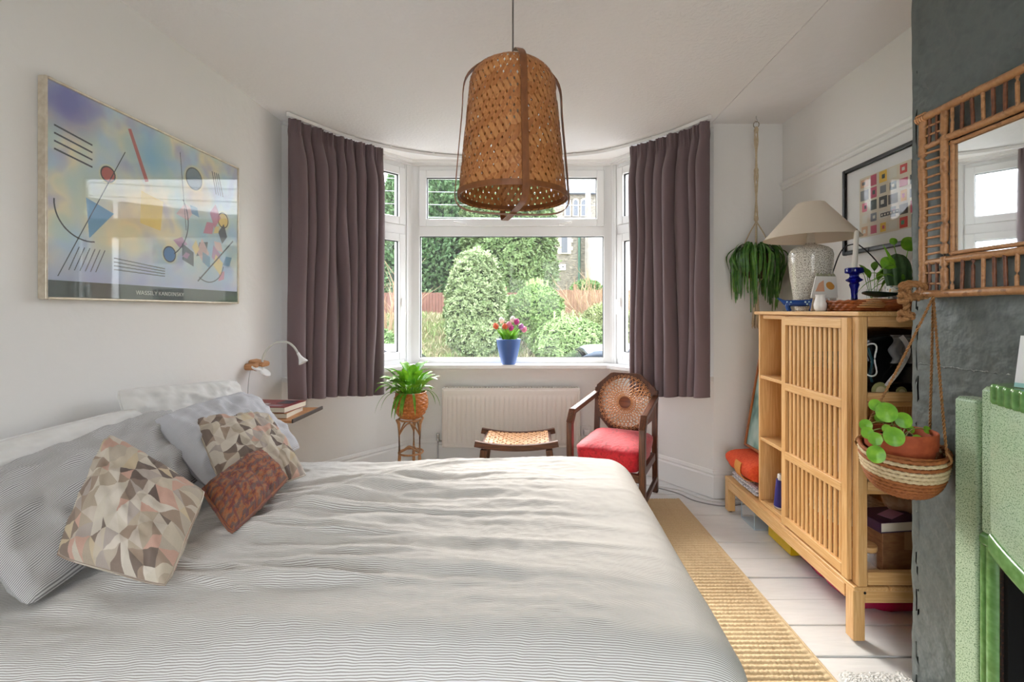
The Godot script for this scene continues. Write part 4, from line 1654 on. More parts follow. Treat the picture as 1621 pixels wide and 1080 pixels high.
func small_fittings() -> void:
	var o := thing("wall_socket", "small white socket on the wall between radiator and armchair", "socket", P3(0.425, 0.255, 3.768))
	var mb := MB.new()
	mb.box(Vector3(0, 0, 0.006), Vector3(0.085, 0.085, 0.012), 0.004)
	part("plate", mb, W.white, o)
	mb = MB.new()
	mb.box(Vector3(-0.0, -0.005, 0.028), Vector3(0.045, 0.05, 0.035), 0.008)
	part("plug", mb, W.white, o)
	o = thing("cable", "thin grey cable lying on floorboards along the right bay wall", "cable")
	mb = MB.new()
	var pts := []
	for q in spline([Vector2(0.86, -3.20), Vector2(0.98, -3.10), Vector2(1.05, -2.98), Vector2(1.20, -2.90), Vector2(1.36, -2.93), Vector2(1.60, -2.96)], 6):
		pts.append(Vector3(q.x, 0.0045, q.y))
	mb.tube(pts, 0.0035, 6)
	var pts2 := []
	for q in spline([Vector2(0.80, -3.25), Vector2(1.0, -3.16), Vector2(1.10, -3.02), Vector2(1.22, -2.955), Vector2(1.45, -2.98)], 6):
		pts2.append(Vector3(q.x, 0.0045, q.y))
	part("flex", mb, flat(Color(0.55, 0.54, 0.53), 0.5), o)
	mb = MB.new()
	mb.tube(pts2, 0.0035, 6)
	part("flex", mb, flat(Color(0.85, 0.84, 0.82), 0.5), o)

# ------------------------------------------------------------------ bamboo bench, cabinet and what stands there
func cabinet_side() -> void:
	bench_and_cabinet()
	cabinet_contents()
	on_cabinet()
	hanging_plant()
	wall_print()
	bench_things()

const BENCH_TOP := 0.215
const TOP := 1.247

func bench_and_cabinet() -> void:
	var o := thing("bench", "long low bamboo bench carrying the slatted cabinet", "bench")
	for q in [[1.22, 1.73], [1.22, 2.835], [1.60, 1.73], [1.60, 2.835]]:
		var mb := MB.new()
		mb.box(P3(q[0], 0.106, q[1]), Vector3(0.046, 0.198, 0.046), 0.004)
		part("leg", mb, W.bam_y, o)
		mb = MB.new()
		mb.lathe([Vector2(0.001, 0), Vector2(0.012, 0), Vector2(0.012, 0.008), Vector2(0.001, 0.008)], 12, P3(q[0], 0.001, q[1]))
		part("foot", mb, W.dark, o)
	for k in 3:
		var mb := MB.new()
		mb.box(P3(1.262 + k * 0.137, BENCH_TOP - 0.009, 2.28), Vector3(0.132, 0.018, 1.158), 0.004)
		part("seat_plank", mb, W.bam_z, o)
	for x in [1.205, 1.612]:
		var mb := MB.new()
		mb.box(P3(x, 0.172, 2.2825), Vector3(0.018, 0.05, 1.055), 0.003)
		part("apron", mb, W.bam_z, o)
	for d in [1.722, 2.84]:
		var mb := MB.new()
		mb.box(P3(1.41, 0.172, d), Vector3(0.33, 0.05, 0.018), 0.003)
		part("apron", mb, W.bam_x, o)
	var mb0 := MB.new()
	mb0.rod(P3(1.24, 0.19, 1.7055), P3(1.24, 0.19, 1.710), 0.005)
	part("bolt", mb0, W.dark, o)
	# cabinet
	var c := thing("cabinet", "bamboo cabinet with slatted sliding door and open shelves", "cabinet")
	var lo := BENCH_TOP + 0.001
	var hi := TOP - 0.018
	var mb := MB.new()
	mb.box(P3(1.412, TOP - 0.009, 2.085), Vector3(0.425, 0.018, 0.80), 0.003)
	part("top", mb, W.bam_z, c)
	mb = MB.new()
	mb.box(P3(1.412, (lo + hi) / 2, 2.462), Vector3(0.39, hi - lo, 0.016), 0.002)
	part("side_panel", mb, W.bam_y, c)
	mb = MB.new()
	mb.box(P3(1.425, (lo + hi) / 2, 2.185), Vector3(0.36, hi - lo, 0.014), 0.002)
	part("divider", mb, W.bam_y, c)
	mb = MB.new()
	mb.box(P3(1.612, (lo + hi) / 2, 2.085), Vector3(0.008, hi - lo, 0.76), 0.0)
	part("back_panel", mb, W.bam_y, c)
	for y in [0.895, 0.562]:
		mb = MB.new()
		mb.box(P3(1.412, y, 2.325), Vector3(0.385, 0.018, 0.262), 0.002)
		part("shelf", mb, W.bam_x, c)
		mb = MB.new()
		mb.box(P3(1.42, y, 1.95), Vector3(0.37, 0.018, 0.452), 0.002)
		part("shelf", mb, W.bam_x, c)
	mb = MB.new()
	mb.box(P3(1.412, lo + 0.008, 2.085), Vector3(0.385, 0.014, 0.74), 0.002)
	part("base_panel", mb, W.bam_x, c)
	# frame of the near end
	for x in [1.2285, 1.598]:
		mb = MB.new()
		mb.box(P3(x, (lo + hi) / 2, 1.7175), Vector3(0.035, hi - lo, 0.035), 0.003)
		part("post", mb, W.bam_y, c)
	for q in [[hi - 0.02, 0.04], [0.925, 0.034], [0.592, 0.034], [lo + 0.028, 0.05]]:
		mb = MB.new()
		mb.box(P3(1.415, q[0], 1.715), Vector3(0.33, q[1], 0.022), 0.003)
		part("rail", mb, W.bam_x, c)
	for y in [hi - 0.012, lo + 0.012]:
		mb = MB.new()
		mb.box(P3(1.226, y, 2.08), Vector3(0.016, 0.02, 0.69), 0.002)
		part("door_track", mb, W.bam_z, c)
	# sliding door: a frame part with its slats as pieces of it
	var X := 1.2035
	mb = MB.new()
	for d in [1.7535, 2.183]:
		mb.box(P3(X, (lo + hi) / 2, d), Vector3(0.020, hi - lo - 0.012, 0.034), 0.002)
	var door := part("door", mb, W.bam_y, c)
	for y in [hi - 0.028, 0.888, 0.562, lo + 0.032]:
		mb = MB.new()
		mb.box(P3(X - 0.001, y, 1.968), Vector3(0.020, 0.036 if y < 0.9 and y > 0.3 else 0.04, 0.398), 0.002)
		part("rail", mb, W.bam_z, door)
	for k in 12:
		mb = MB.new()
		mb.box(P3(X + 0.006, (lo + hi) / 2, 1.795 + k * 0.0318), Vector3(0.010, hi - lo - 0.08, 0.0165), 0.002)
		part("slat", mb, W.bam_y, door)

func folded(at: Vector3, size: Vector3, layers: int, sd: int, noisy := 0.006) -> MB:
	# a folded cloth: layers with a rounded fold at the front
	var mb := MB.new()
	var nn := noise(sd, 6.0, 3)
	for k in layers:
		var P := []
		var y0 := at.y + size.y * k / layers
		var h := size.y / layers
		for i in 21:
			var f := i / 20.0
			var row := PackedVector3Array()
			for j in 33:
				var a := TAU * (j % 32) / 32.0
				var c := Vector2(cos(a), sin(a))
				var e := pow(pow(absf(c.x), 3.2) + pow(absf(c.y), 3.2), -1.0 / 3.2)
				var p := Vector3(c.x * e * size.x / 2, 0, 0)
				p.y = y0 + h / 2 + c.y * e * h / 2
				p.z = (f - 0.5) * size.z
				var endr := pow(1.0 - pow(absf(f - 0.5) * 2.0, 14.0), 0.5)
				p.x *= lerpf(0.9, 1.0, endr)
				p.y = y0 + h / 2 + (p.y - y0 - h / 2) * maxf(endr, 0.02)
				var q := p * 1.6 + Vector3(k * 3.1, 0, 0)
				p += Vector3(nn.get_noise_3dv(q), maxf(0, nn.get_noise_3dv(q + Vector3(9, 0, 0))) * (1.0 if k == layers - 1 else 0.3), nn.get_noise_3dv(q + Vector3(0, 9, 0))) * noisy
				row.append(p + Vector3(at.x, 0, at.z))
			P.append(row)
		mb.grid(P, true, false, Vector2(1, 1), true)
	return mb

func cabinet_contents() -> void:
	var base := BENCH_TOP + 0.0175
	var cols: Array = [["orange", Color(0.86, 0.36, 0.12)], ["white", Color(0.90, 0.88, 0.84)], ["yellow", Color(0.92, 0.74, 0.14)], ["dusky red", Color(0.62, 0.18, 0.15)], ["teal", Color(0.15, 0.42, 0.42)], ["cream", Color(0.88, 0.80, 0.66)]]
	var spots := [[0, base, "orange"], [0, 0.574, "white"], [0, 0.907, "cream"]]
	var n := 0
	for q in [[0, base, 0.09, "bottom"], [1, base + 0.092, 0.08, "bottom"], [2, 0.574, 0.08, "middle"], [5, 0.657, 0.07, "middle"], [3, 0.907, 0.08, "top"], [4, 0.99, 0.07, "top"]]:
		var t := thing("folded_cloth", "%s folded cloth behind the door slats on the %s shelf" % [cols[q[0]][0], q[3]], "cloth", P3(1.42, q[1], 2.045), 0.0, "cloths in the cabinet")
		part("cloth", folded(Vector3.ZERO, Vector3(0.26, q[2], 0.22), 3, 200 + n, 0.003), mottled([[0.2, cols[q[0]][1]], [0.8, cols[q[0]][1] * 0.8]], Vector3(7, 7, 7), 0.9, 200 + n), t)
		n += 1
	# near end, top: a shiny black bag with white ribbons
	var t := thing("black_bag", "shiny black bag with white ribbons in top opening of cabinet end", "bag", P3(1.425, 0.907, 1.845))
	var mb := MB.new()
	var nn := noise(210, 7.0, 3)
	var P := []
	for i in 25:
		var row := PackedVector3Array()
		for j in 41:
			var a := TAU * (j % 40) / 40.0
			var c := Vector2(cos(a), sin(a))
			var e := pow(pow(absf(c.x), 4.0) + pow(absf(c.y), 4.0), -0.25)
			var f := i / 24.0
			var s := pow(maxf(0.0, 1.0 - pow(absf(f - 0.5) * 2.0, 6.0)), 0.3)
			var p := Vector3(c.x * e * 0.152 * s, 0.006 + f * 0.27, c.y * e * 0.088 * s)
			p += Vector3(c.x, 0, c.y) * nn.get_noise_3dv(p * 2.0) * 0.010 * s
			row.append(p)
		P.append(row)
	mb.grid(P, true, false, Vector2(1, 1), true)
	var shiny := flat(Color(0.025, 0.025, 0.03), 0.18)
	part("bag", mb, shiny, t)
	mb = MB.new()
	var pts := []
	for i in 40:
		var a := i / 39.0 * TAU
		pts.append(Vector3(-0.135 + 0.026 * sin(a) + 0.006 * sin(a * 3), 0.155 + 0.062 * cos(a), 0.1 + 0.006 * cos(a * 2)))
	mb.tube(pts, 0.003, 6)
	part("ribbon", mb, W.white, t, "", "looped white ribbon")
	mb = MB.new()
	var strip := []
	for i in 30:
		var f := i / 29.0
		strip.append(Vector3(-0.02 + 0.035 * sin(f * 5.0) - 0.03 * f, 0.245 - 0.225 * f, 0.102 + 0.005 * sin(f * 11.0)))
	mb.band(strip, 0.018, 0.002, Vector3(0, 0, 1))
	part("ribbon", mb, W.white, t, "", "long white ribbon")
	mb = MB.new()
	mb.tube([Vector3(-0.145, 0.20, 0.1), Vector3(-0.13, 0.15, 0.103), Vector3(-0.142, 0.10, 0.103), Vector3(-0.13, 0.07, 0.1)], 0.005, 7)
	part("strap", mb, flat(Color(0.05, 0.26, 0.30), 0.5), t, "", "teal strap")
	var net := flat(Color(0.92, 0.92, 0.92, 0.28), 0.6)
	net.transparency = BaseMaterial3D.TRANSPARENCY_ALPHA
	mb = MB.new()
	P = []
	for i in 20:
		var row := PackedVector3Array()
		for j in 12:
			var f := i / 19.0
			row.append(Vector3(-0.06 + 0.09 * j / 11.0 + 0.012 * sin(f * 9.0), 0.25 - 0.11 * f, 0.097 + 0.007 * sin(j * 1.7 + f * 4.0)))
		P.append(row)
	mb.grid(P)
	part("netting", mb, net, t)
	for q in [[-0.10, 0.035, 0.034], [-0.018, 0.03, 0.022]]:
		mb = MB.new()
		mb.lathe([Vector2(0.001, 0.004), Vector2(0.9, 0.004), Vector2(1.0, 0.0), Vector2(0.9, -0.004), Vector2(0.001, -0.004)].map(func(v): return Vector2(v.x * q[2], v.y * 0.6)), 24, Vector3(q[0], q[1], 0.101), Basis(Vector3.RIGHT, PI / 2) * Basis(Vector3.RIGHT, 0.0))
		var tag := part("round_tag", mb, flat(Color(0.62, 0.62, 0.40), 0.5), t)
		mb = MB.new()
		mb.lathe([Vector2(0.001, 0.001), Vector2(q[2] * 0.55, 0.001), Vector2(q[2] * 0.55, -0.001), Vector2(0.001, -0.001)], 20, Vector3(q[0], q[1], 0.1045), Basis(Vector3.RIGHT, PI / 2))
		part("tag_centre", mb, flat(Color(0.82, 0.78, 0.62), 0.5), tag)
	# middle: a white box
	t = thing("white_box", "white card box in middle opening behind the hanging basket", "box", P3(1.37, 0.574, 1.83))
	mb = MB.new()
	mb.box(Vector3(0, 0.09, 0), Vector3(0.2, 0.18, 0.18), 0.003)
	part("carton", mb, flat(Color(0.84, 0.80, 0.78), 0.6), t)
	mb = MB.new()
	mb.box(Vector3(0, 0.165, 0), Vector3(0.206, 0.034, 0.186), 0.003)
	part("lid", mb, flat(Color(0.88, 0.84, 0.82), 0.6), t)
	# bottom: cardboard box, book, rolled cloth, jar
	t = thing("cardboard_box", "brown cardboard box in the bottom opening of cabinet end", "box", P3(1.46, base, 1.845))
	mb = MB.new()
	mb.box(Vector3(0, 0.085, 0), Vector3(0.22, 0.17, 0.16), 0.004)
	part("carton", mb, mottled([[0.2, Color(0.60, 0.42, 0.27)], [0.8, Color(0.52, 0.35, 0.22)]], Vector3(3, 9, 3), 0.8, 220), t)
	mb = MB.new()
	mb.box(Vector3(0, 0.1705, 0), Vector3(0.05, 0.001, 0.162), 0.0)
	mb.box(Vector3(0, 0.13, 0.081), Vector3(0.05, 0.08, 0.001), 0.0)
	part("tape", mb, flat(Color(0.66, 0.50, 0.34), 0.35), t)
	t = thing("book", "thick book with purple and white cover lying on cardboard box", "book", P3(1.40, base + 0.172, 1.80), 0.12)
	book(t, Vector3(0.19, 0.04, 0.13), flat(Color(0.22, 0.10, 0.25), 0.35))
	mb = MB.new()
	mb.box(Vector3(0.01, 0.0405, 0.0), Vector3(0.10, 0.001, 0.05), 0.0, Basis(Vector3.UP, 0.4))
	part("cover_print", mb, flat(Color(0.72, 0.55, 0.70), 0.35), t)
	t = thing("rolled_cloth", "rolled beige cloth behind the purple book", "cloth", P3(1.50, base + 0.173, 1.86))
	mb = MB.new()
	mb.tube([Vector3(-0.05, 0.045, -0.02), Vector3(0.0, 0.065, 0.0), Vector3(0.045, 0.055, 0.03), Vector3(0.08, 0.05, 0.05)], 0.045, 16, false, true, [0.8, 1.0, 1.0, 0.9])
	part("cloth", mb, mottled([[0.2, Color(0.80, 0.68, 0.56)], [0.8, Color(0.70, 0.56, 0.44)]], Vector3(9, 9, 9), 0.9, 221), t)
	t = thing("storage_jar", "small clear jar with wooden lid in cabinet end", "jar", P3(1.295, base, 1.775))
	mb = MB.new()
	mb.lathe([Vector2(0.001, 0.001), Vector2(0.032, 0.001), Vector2(0.034, 0.006), Vector2(0.034, 0.082), Vector2(0.031, 0.088), Vector2(0.031, 0.082), Vector2(0.031, 0.006), Vector2(0.001, 0.004)], 28)
	part("glass", mb, W.glassware, t)
	mb = MB.new()
	mb.lathe([Vector2(0.001, 0.088), Vector2(0.034, 0.088), Vector2(0.036, 0.092), Vector2(0.036, 0.106), Vector2(0.034, 0.109), Vector2(0.001, 0.109)], 28)
	part("lid", mb, W.bam_x, t)

func book(t: Node3D, s: Vector3, cover: Material) -> void:
	var mb := MB.new()
	mb.box(Vector3(0.002, s.y / 2, 0), Vector3(s.x - 0.008, s.y - 0.006, s.z - 0.008), 0.0)
	part("pages", mb, flat(Color(0.90, 0.86, 0.78), 0.8), t)
	mb = MB.new()
	mb.box(Vector3(0, 0.0015, 0), Vector3(s.x, 0.003, s.z), 0.001)
	mb.box(Vector3(0, s.y - 0.0015, 0), Vector3(s.x, 0.003, s.z), 0.001)
	mb.box(Vector3(-s.x / 2 + 0.0015, s.y / 2, 0), Vector3(0.003, s.y, s.z), 0.001)
	part("cover", mb, cover, t)

func on_cabinet() -> void:
	# table lamp
	var o := thing("table_lamp", "speckled white ceramic table lamp with wide cone shade", "lamp", P3(1.36, TOP, 2.24))
	var glaze := mottled([[0.0, Color(0.30, 0.25, 0.18)], [0.345, Color(0.30, 0.25, 0.19)], [0.385, Color(0.84, 0.82, 0.77)], [1.0, Color(0.90, 0.88, 0.84)]], Vector3(3, 3, 3), 0.14, 230, 0.11, 2, 0.0, 512)
	var mb := MB.new()
	mb.lathe([Vector2(0.001, 0.0), Vector2(0.062, 0.0), Vector2(0.067, 0.006), Vector2(0.078, 0.08), Vector2(0.090, 0.17), Vector2(0.0965, 0.24), Vector2(0.0975, 0.275), Vector2(0.092, 0.297), Vector2(0.075, 0.312), Vector2(0.045, 0.324), Vector2(0.024, 0.330), Vector2(0.022, 0.335), Vector2(0.001, 0.336)], 48)
	part("base", mb, glaze, o)
	mb = MB.new()
	mb.lathe([Vector2(0.001, 0.33), Vector2(0.018, 0.335), Vector2(0.017, 0.37), Vector2(0.014, 0.375), Vector2(0.014, 0.44), Vector2(0.001, 0.445)], 20)
	part("lamp_holder", mb, flat(Color(0.80, 0.74, 0.66), 0.5), o)
	var linen := flat(Color(0.86, 0.805, 0.73), 0.85)
	linen.backlight_enabled = true
	linen.backlight = Color(0.3, 0.28, 0.25)
	mb = MB.new()
	mb.lathe([Vector2(0.209, 0.356), Vector2(0.211, 0.356), Vector2(0.062, 0.531), Vector2(0.060, 0.531), Vector2(0.207, 0.359), Vector2(0.209, 0.356)], 64)
	part("shade", mb, linen, o)
	mb = MB.new()
	for k in 3:
		var a := TAU * k / 3.0
		mb.rod(Vector3(0, 0.43, 0), Vector3(cos(a) * 0.115, 0.462, sin(a) * 0.115), 0.002, 6)
	part("shade_spider", mb, W.chrome, o)
	mb = MB.new()
	mb.lathe([Vector2(0.001, 0.52), Vector2(0.018, 0.51), Vector2(0.026, 0.485), Vector2(0.014, 0.45), Vector2(0.013, 0.44)], 16)
	part("bulb", mb, flat(Color(0.93, 0.92, 0.9), 0.3), o)
	o = thing("lamp_cable", "thin black cable curving from behind lamp to wall print", "cable")
	mb = MB.new()
	mb.tube(spline([P3(1.44, 1.255, 2.27), P3(1.47, 1.42, 2.25), P3(1.50, 1.545, 2.22), P3(1.56, 1.575, 2.22), P3(1.61, 1.565, 2.24), P3(1.645, 1.50, 2.2), P3(1.65, 1.40, 2.12), P3(1.64, 1.255, 2.05)], 6), 0.003, 6)
	part("flex", mb, W.rubber, o)
	animal()
	# picture card with little cut-out shapes, and the white jug before it
	o = thing("patterned_card", "white standing card with peach and ochre shapes before lamp", "card", P3(1.30, TOP, 2.03), 0.15)
	mb = MB.new()
	var lean := Transform3D(Basis(Vector3.RIGHT, -0.35), Vector3(0, 0.06, 0))
	mb.plate(PackedVector2Array([Vector2(-0.075, 0.0), Vector2(0.060, 0.0), Vector2(0.085, 0.105), Vector2(-0.02, 0.105)]), 0.004, lean)
	part("card", mb, flat(Color(0.90, 0.88, 0.85), 0.6), o)
	mb = MB.new()
	mb.plate(PackedVector2Array([Vector2(-0.045, 0.03), Vector2(0.0, 0.03), Vector2(0.012, 0.085), Vector2(-0.015, 0.07)]), 0.0015, lean.translated_local(Vector3(0, 0, 0.003)))
	part("peach_shape", mb, flat(Color(0.88, 0.66, 0.52), 0.6), o)
	mb = MB.new()
	var disc := PackedVector2Array()
	for i in 20:
		disc.append(Vector2(0.038 + 0.020 * cos(TAU * i / 20), 0.058 + 0.019 * sin(TAU * i / 20) * (1.0 if i > 2 else 0.7)))
	mb.plate(disc, 0.0015, lean.translated_local(Vector3(0, 0, 0.003)))
	part("ochre_shape", mb, flat(Color(0.80, 0.56, 0.25), 0.6), o)
	for k in 5:
		mb = MB.new()
		var arc := PackedVector2Array()
		for i in 9:
			arc.append(Vector2(-0.008 + k * 0.020 + 0.009 * cos(PI * i / 8), 0.105 + 0.016 * sin(PI * i / 8)))
		mb.plate(arc, 0.004, lean)
		part("scallop", mb, flat(Color(0.58, 0.57, 0.46), 0.6), o)
	mb = MB.new()
	mb.bar(Vector3(0, 0.002, -0.06), Vector3(0, 0.13, -0.03), 0.05, 0.004, 0.001)
	mb.box(Vector3(0, 0.03, 0.0), Vector3(0.10, 0.06, 0.012), 0.002)
	part("stand", mb, flat(Color(0.82, 0.78, 0.72), 0.6), o)
	o = thing("small_jug", "small white glazed jug before the patterned card", "jug", P3(1.235, TOP, 1.965))
	mb = MB.new()
	mb.lathe([Vector2(0.001, 0), Vector2(0.019, 0), Vector2(0.024, 0.012), Vector2(0.026, 0.03), Vector2(0.021, 0.05), Vector2(0.018, 0.062), Vector2(0.022, 0.072), Vector2(0.020, 0.072), Vector2(0.016, 0.06), Vector2(0.001, 0.02)], 28)
	part("body", mb, flat(Color(0.90, 0.885, 0.86), 0.15), o)
	mb = MB.new()
	mb.tube(spline([Vector3(0.018, 0.060, 0), Vector3(0.036, 0.058, 0), Vector3(0.038, 0.035, 0), Vector3(0.024, 0.02, 0)], 5), 0.0035, 7)
	part("handle", mb, flat(Color(0.90, 0.885, 0.86), 0.15), o)
	# tray
	var ty := TOP
	var tc := P3(1.43, ty, 1.905)
	o = thing("wicker_tray", "round shallow wicker tray on near end of the cabinet", "tray", tc)
	mb = MB.new()
	mb.lathe([Vector2(0.001, 0.001), Vector2(0.170, 0.001), Vector2(0.170, 0.008), Vector2(0.001, 0.008)], 40)
	part("bottom", mb, W.wicker_dark, o)
	part("rim", weave([Vector2(0.166, 0.0), Vector2(0.176, 0.02), Vector2(0.180, 0.040)], 4, 64, 0.0024), W.wicker_dark, o)
	mb = MB.new()
	var ring := []
	for i in 90:
		ring.append(Vector3(cos(TAU * i / 90) * (0.182 + 0.002 * sin(i * 2.1)), 0.041 + 0.002 * cos(i * 2.1), sin(TAU * i / 90) * (0.182 + 0.002 * sin(i * 2.1))))
	mb.tube(ring, 0.0055, 7, true)
	part("edge", mb, W.wicker_dark, o)
	var floor_y := ty + 0.0085
	# candle in a blue glass holder
	o = thing("candle_holder", "cobalt blue glass candle holder standing in the tray", "candle holder", P3(1.41, floor_y, 2.005))
	var blue := flat(Color(0.03, 0.06, 0.62, 0.25), 0.04)
	blue.refraction_enabled = true
	blue.refraction_scale = 0.05
	mb = MB.new()
	mb.lathe([Vector2(0.001, 0), Vector2(0.030, 0), Vector2(0.033, 0.004), Vector2(0.031, 0.01), Vector2(0.015, 0.02), Vector2(0.012, 0.06), Vector2(0.014, 0.09), Vector2(0.020, 0.108), Vector2(0.017, 0.118), Vector2(0.031, 0.126), Vector2(0.033, 0.131), Vector2(0.022, 0.138), Vector2(0.017, 0.147), Vector2(0.020, 0.156), Vector2(0.034, 0.160), Vector2(0.036, 0.164), Vector2(0.036, 0.18), Vector2(0.033, 0.183), Vector2(0.014, 0.180), Vector2(0.011, 0.165), Vector2(0.001, 0.164)], 36)
	part("glass", mb, blue, o)
	o = thing("candle", "white candle leaning a little in the blue glass holder", "candle", P3(1.41, floor_y + 0.166, 2.005))
	o.rotation.z = -0.06
	mb = MB.new()
	mb.lathe([Vector2(0.001, 0), Vector2(0.0105, 0.0), Vector2(0.0105, 0.03), Vector2(0.0095, 0.175), Vector2(0.006, 0.182), Vector2(0.001, 0.183)], 20)
	part("wax", mb, flat(Color(0.90, 0.87, 0.83), 0.5), o)
	mb = MB.new()
	mb.rod(Vector3(0, 0.18, 0), Vector3(0.001, 0.19, 0), 0.0012, 5)
	part("wick", mb, W.dark, o)
	# green dish over a stack of wooden coasters
	for k in 5:
		o = thing("coaster", ["lowest", "second lowest", "middle", "second highest", "topmost"][k] + " wooden leaf coaster of fanned pile in the tray", "coaster", P3(1.345 + k * 0.004, floor_y + 0.0035 + k * 0.0075, 1.80), 0.25 + k * 0.12, "coasters in the tray")
		mb = MB.new()
		part("leaf_slab", dished(0.072, 0.05, 0.004, 0.006), W.bam_x if k % 2 else W.bam_z, o)
		mb.rod(Vector3(-0.06, 0.008, 0), Vector3(0.06, 0.008, 0), 0.0012, 5)
		part("midrib", mb, W.oak_x, o)
	o = thing("leaf_dish", "dark green leaf-shaped dish on top of wooden coasters", "dish", P3(1.372, floor_y + 0.047, 1.80), 0.35)
	part("dish", dished(0.085, 0.055, 0.005, 0.026), flat(Color(0.03, 0.16, 0.11), 0.5), o)
	mb = MB.new()
	mb.tube([Vector3(0.078, 0.028, 0), Vector3(0.098, 0.036, 0.004), Vector3(0.11, 0.034, 0.006)], 0.004, 6)
	part("stalk", mb, flat(Color(0.03, 0.16, 0.11), 0.5), o)
	# terrazzo pot with cactus and spider plant
	o = thing("cactus_pot", "white terrazzo pot with cactus and trailing leaves in tray", "plant", P3(1.475, floor_y, 1.83))
	var terrazzo := mottled([[0.0, Color(0.20, 0.28, 0.28)], [0.24, Color(0.3, 0.38, 0.36)], [0.26, Color(0.91, 0.90, 0.87)], [0.76, Color(0.92, 0.91, 0.88)], [0.78, Color(0.85, 0.62, 0.30)], [1.0, Color(0.88, 0.66, 0.40)]], Vector3(3, 3, 3), 0.25, 240, 0.07, 1, 0.0, 256)
	mb = MB.new()
	mb.lathe([Vector2(0.001, 0), Vector2(0.042, 0), Vector2(0.046, 0.004), Vector2(0.052, 0.09), Vector2(0.052, 0.094), Vector2(0.047, 0.094), Vector2(0.045, 0.08)], 36)
	part("pot", mb, terrazzo, o)
	mb = MB.new()
	mb.lathe([Vector2(0.047, 0.078), Vector2(0.001, 0.082)], 20)
	part("soil", mb, W.soil, o)
	mb = MB.new()
	var P := []
	for i in 19:
		var f := i / 18.0
		var row := PackedVector3Array()
		for j in 49:
			var a := TAU * (j % 48) / 48.0
			var rr := (0.030 + 0.010 * sin(f * 2.6)) * pow(maxf(0.0, 1.0 - pow(f, 6.0)), 0.5) * (1.0 + 0.16 * cos(a * 8.0))
			row.append(Vector3(-0.008 + cos(a) * rr - 0.012 * f, 0.075 + f * 0.15, sin(a) * rr))
		P.append(row)
	mb.grid(P, true, false, Vector2(1, 1), true)
	part("cactus", mb, mottled([[0.2, Color(0.17, 0.30, 0.14)], [0.8, Color(0.30, 0.42, 0.22)]], Vector3(12, 3, 12), 0.6, 241), o)
	var r := rng(242)
	for i in 26:
		var a := r.randf() * TAU
		var e := Vector3(cos(a), 0, sin(a))
		mb = MB.new()
		mb.leaf(Vector3(0.012, 0.085 + 0.06 * r.randf(), 0) + e * 0.015, (Vector3.UP * r.randf_range(0.5, 1.3) + e).normalized(), r.randf_range(0.10, 0.2), 0.011, r.randf_range(0.8, 2.6), 0.4, 8, e.cross(Vector3.UP))
		part("leaf", mb, W.leaf_bright, o)
	mb = MB.new()
	mb.leaf(Vector3(-0.012, 0.11, 0.01), Vector3(-0.6, 0.9, 0.3).normalized(), 0.19, 0.014, 0.3, 0.4, 8)
	part("leaf", mb, W.leaf_bright, o)
	for q in [[Vector3(-0.075, 0.185, 0.03), 0.026], [Vector3(-0.03, 0.275, 0.0), 0.014], [Vector3(0.02, 0.262, 0.02), 0.03]]:
		mb = MB.new()
		round_leaf(mb, q[0], Vector3(-0.3, 0.35, 1), q[1])
		mb.tube([Vector3(0, 0.09, 0.01), q[0] * 0.6 + Vector3(0, 0.05, 0), q[0] - Vector3(0, 0, 0.003)], 0.0015, 5)
		part("round_leaf", mb, W.leaf_bright, o)
	# glass with cuttings, cork pot
	o = thing("glass_jar", "small clear glass with leafy cuttings behind the green dish", "vase", P3(1.49, floor_y, 1.995))
	mb = MB.new()
	mb.lathe([Vector2(0.001, 0.001), Vector2(0.026, 0.001), Vector2(0.030, 0.09), Vector2(0.0285, 0.09), Vector2(0.025, 0.004), Vector2(0.001, 0.003)], 24)
	part("glass", mb, W.glassware, o)
	for i in 7:
		var a := TAU * i / 7.0
		mb = MB.new()
		mb.tube([Vector3(0, 0.01, 0), Vector3(cos(a) * 0.02, 0.08, sin(a) * 0.02), Vector3(cos(a) * 0.035, 0.10 + 0.012 * i, sin(a) * 0.035)], 0.0014, 5)
		mb.leaf(Vector3(cos(a) * 0.035, 0.10 + 0.012 * i, sin(a) * 0.035), Vector3(cos(a) * 0.5, 0.9, sin(a) * 0.5).normalized(), 0.06, 0.028, 0.8, 0.2, 6)
		part("cutting", mb, W.leaf_bright if i % 2 else W.leaf, o)
	o = thing("cork_pot", "small round cork pot beside the terrazzo pot", "pot", P3(1.56, floor_y, 1.93))
	mb = MB.new()
	mb.lathe([Vector2(0.001, 0), Vector2(0.03, 0), Vector2(0.034, 0.03), Vector2(0.034, 0.085), Vector2(0.030, 0.085), Vector2(0.030, 0.06), Vector2(0.001, 0.06)], 24)
	part("pot", mb, mottled([[0.2, Color(0.72, 0.50, 0.30)], [0.8, Color(0.58, 0.38, 0.2)]], Vector3(18, 18, 18), 0.85, 243), o)
	mb = MB.new()
	mb.rod(Vector3(0, 0.06, 0), Vector3(-0.01, 0.14, 0.004), 0.0015, 5)
	part("twig", mb, W.oak_y, o)

func round_leaf(mb: MB, at: Vector3, facing: Vector3, rad: float) -> void:
	var z := facing.normalized()
	var x := Vector3.UP.cross(z).normalized()
	var b := Basis(x, z.cross(x), z)
	var P := []
	for i in 6:
		var f := i / 5.0
		var row := PackedVector3Array()
		for j in 25:
			var a := TAU * (j % 24) / 24.0
			row.append(at + b * Vector3(cos(a) * rad * f, sin(a) * rad * f * 1.08, 0.10 * rad * (cos(f * PI * 0.9) - 0.4) + 0.06 * rad * f * f * sin(a * 3.0)))
		P.append(row)
	mb.grid(P, true, false, Vector2(1, 1), true)

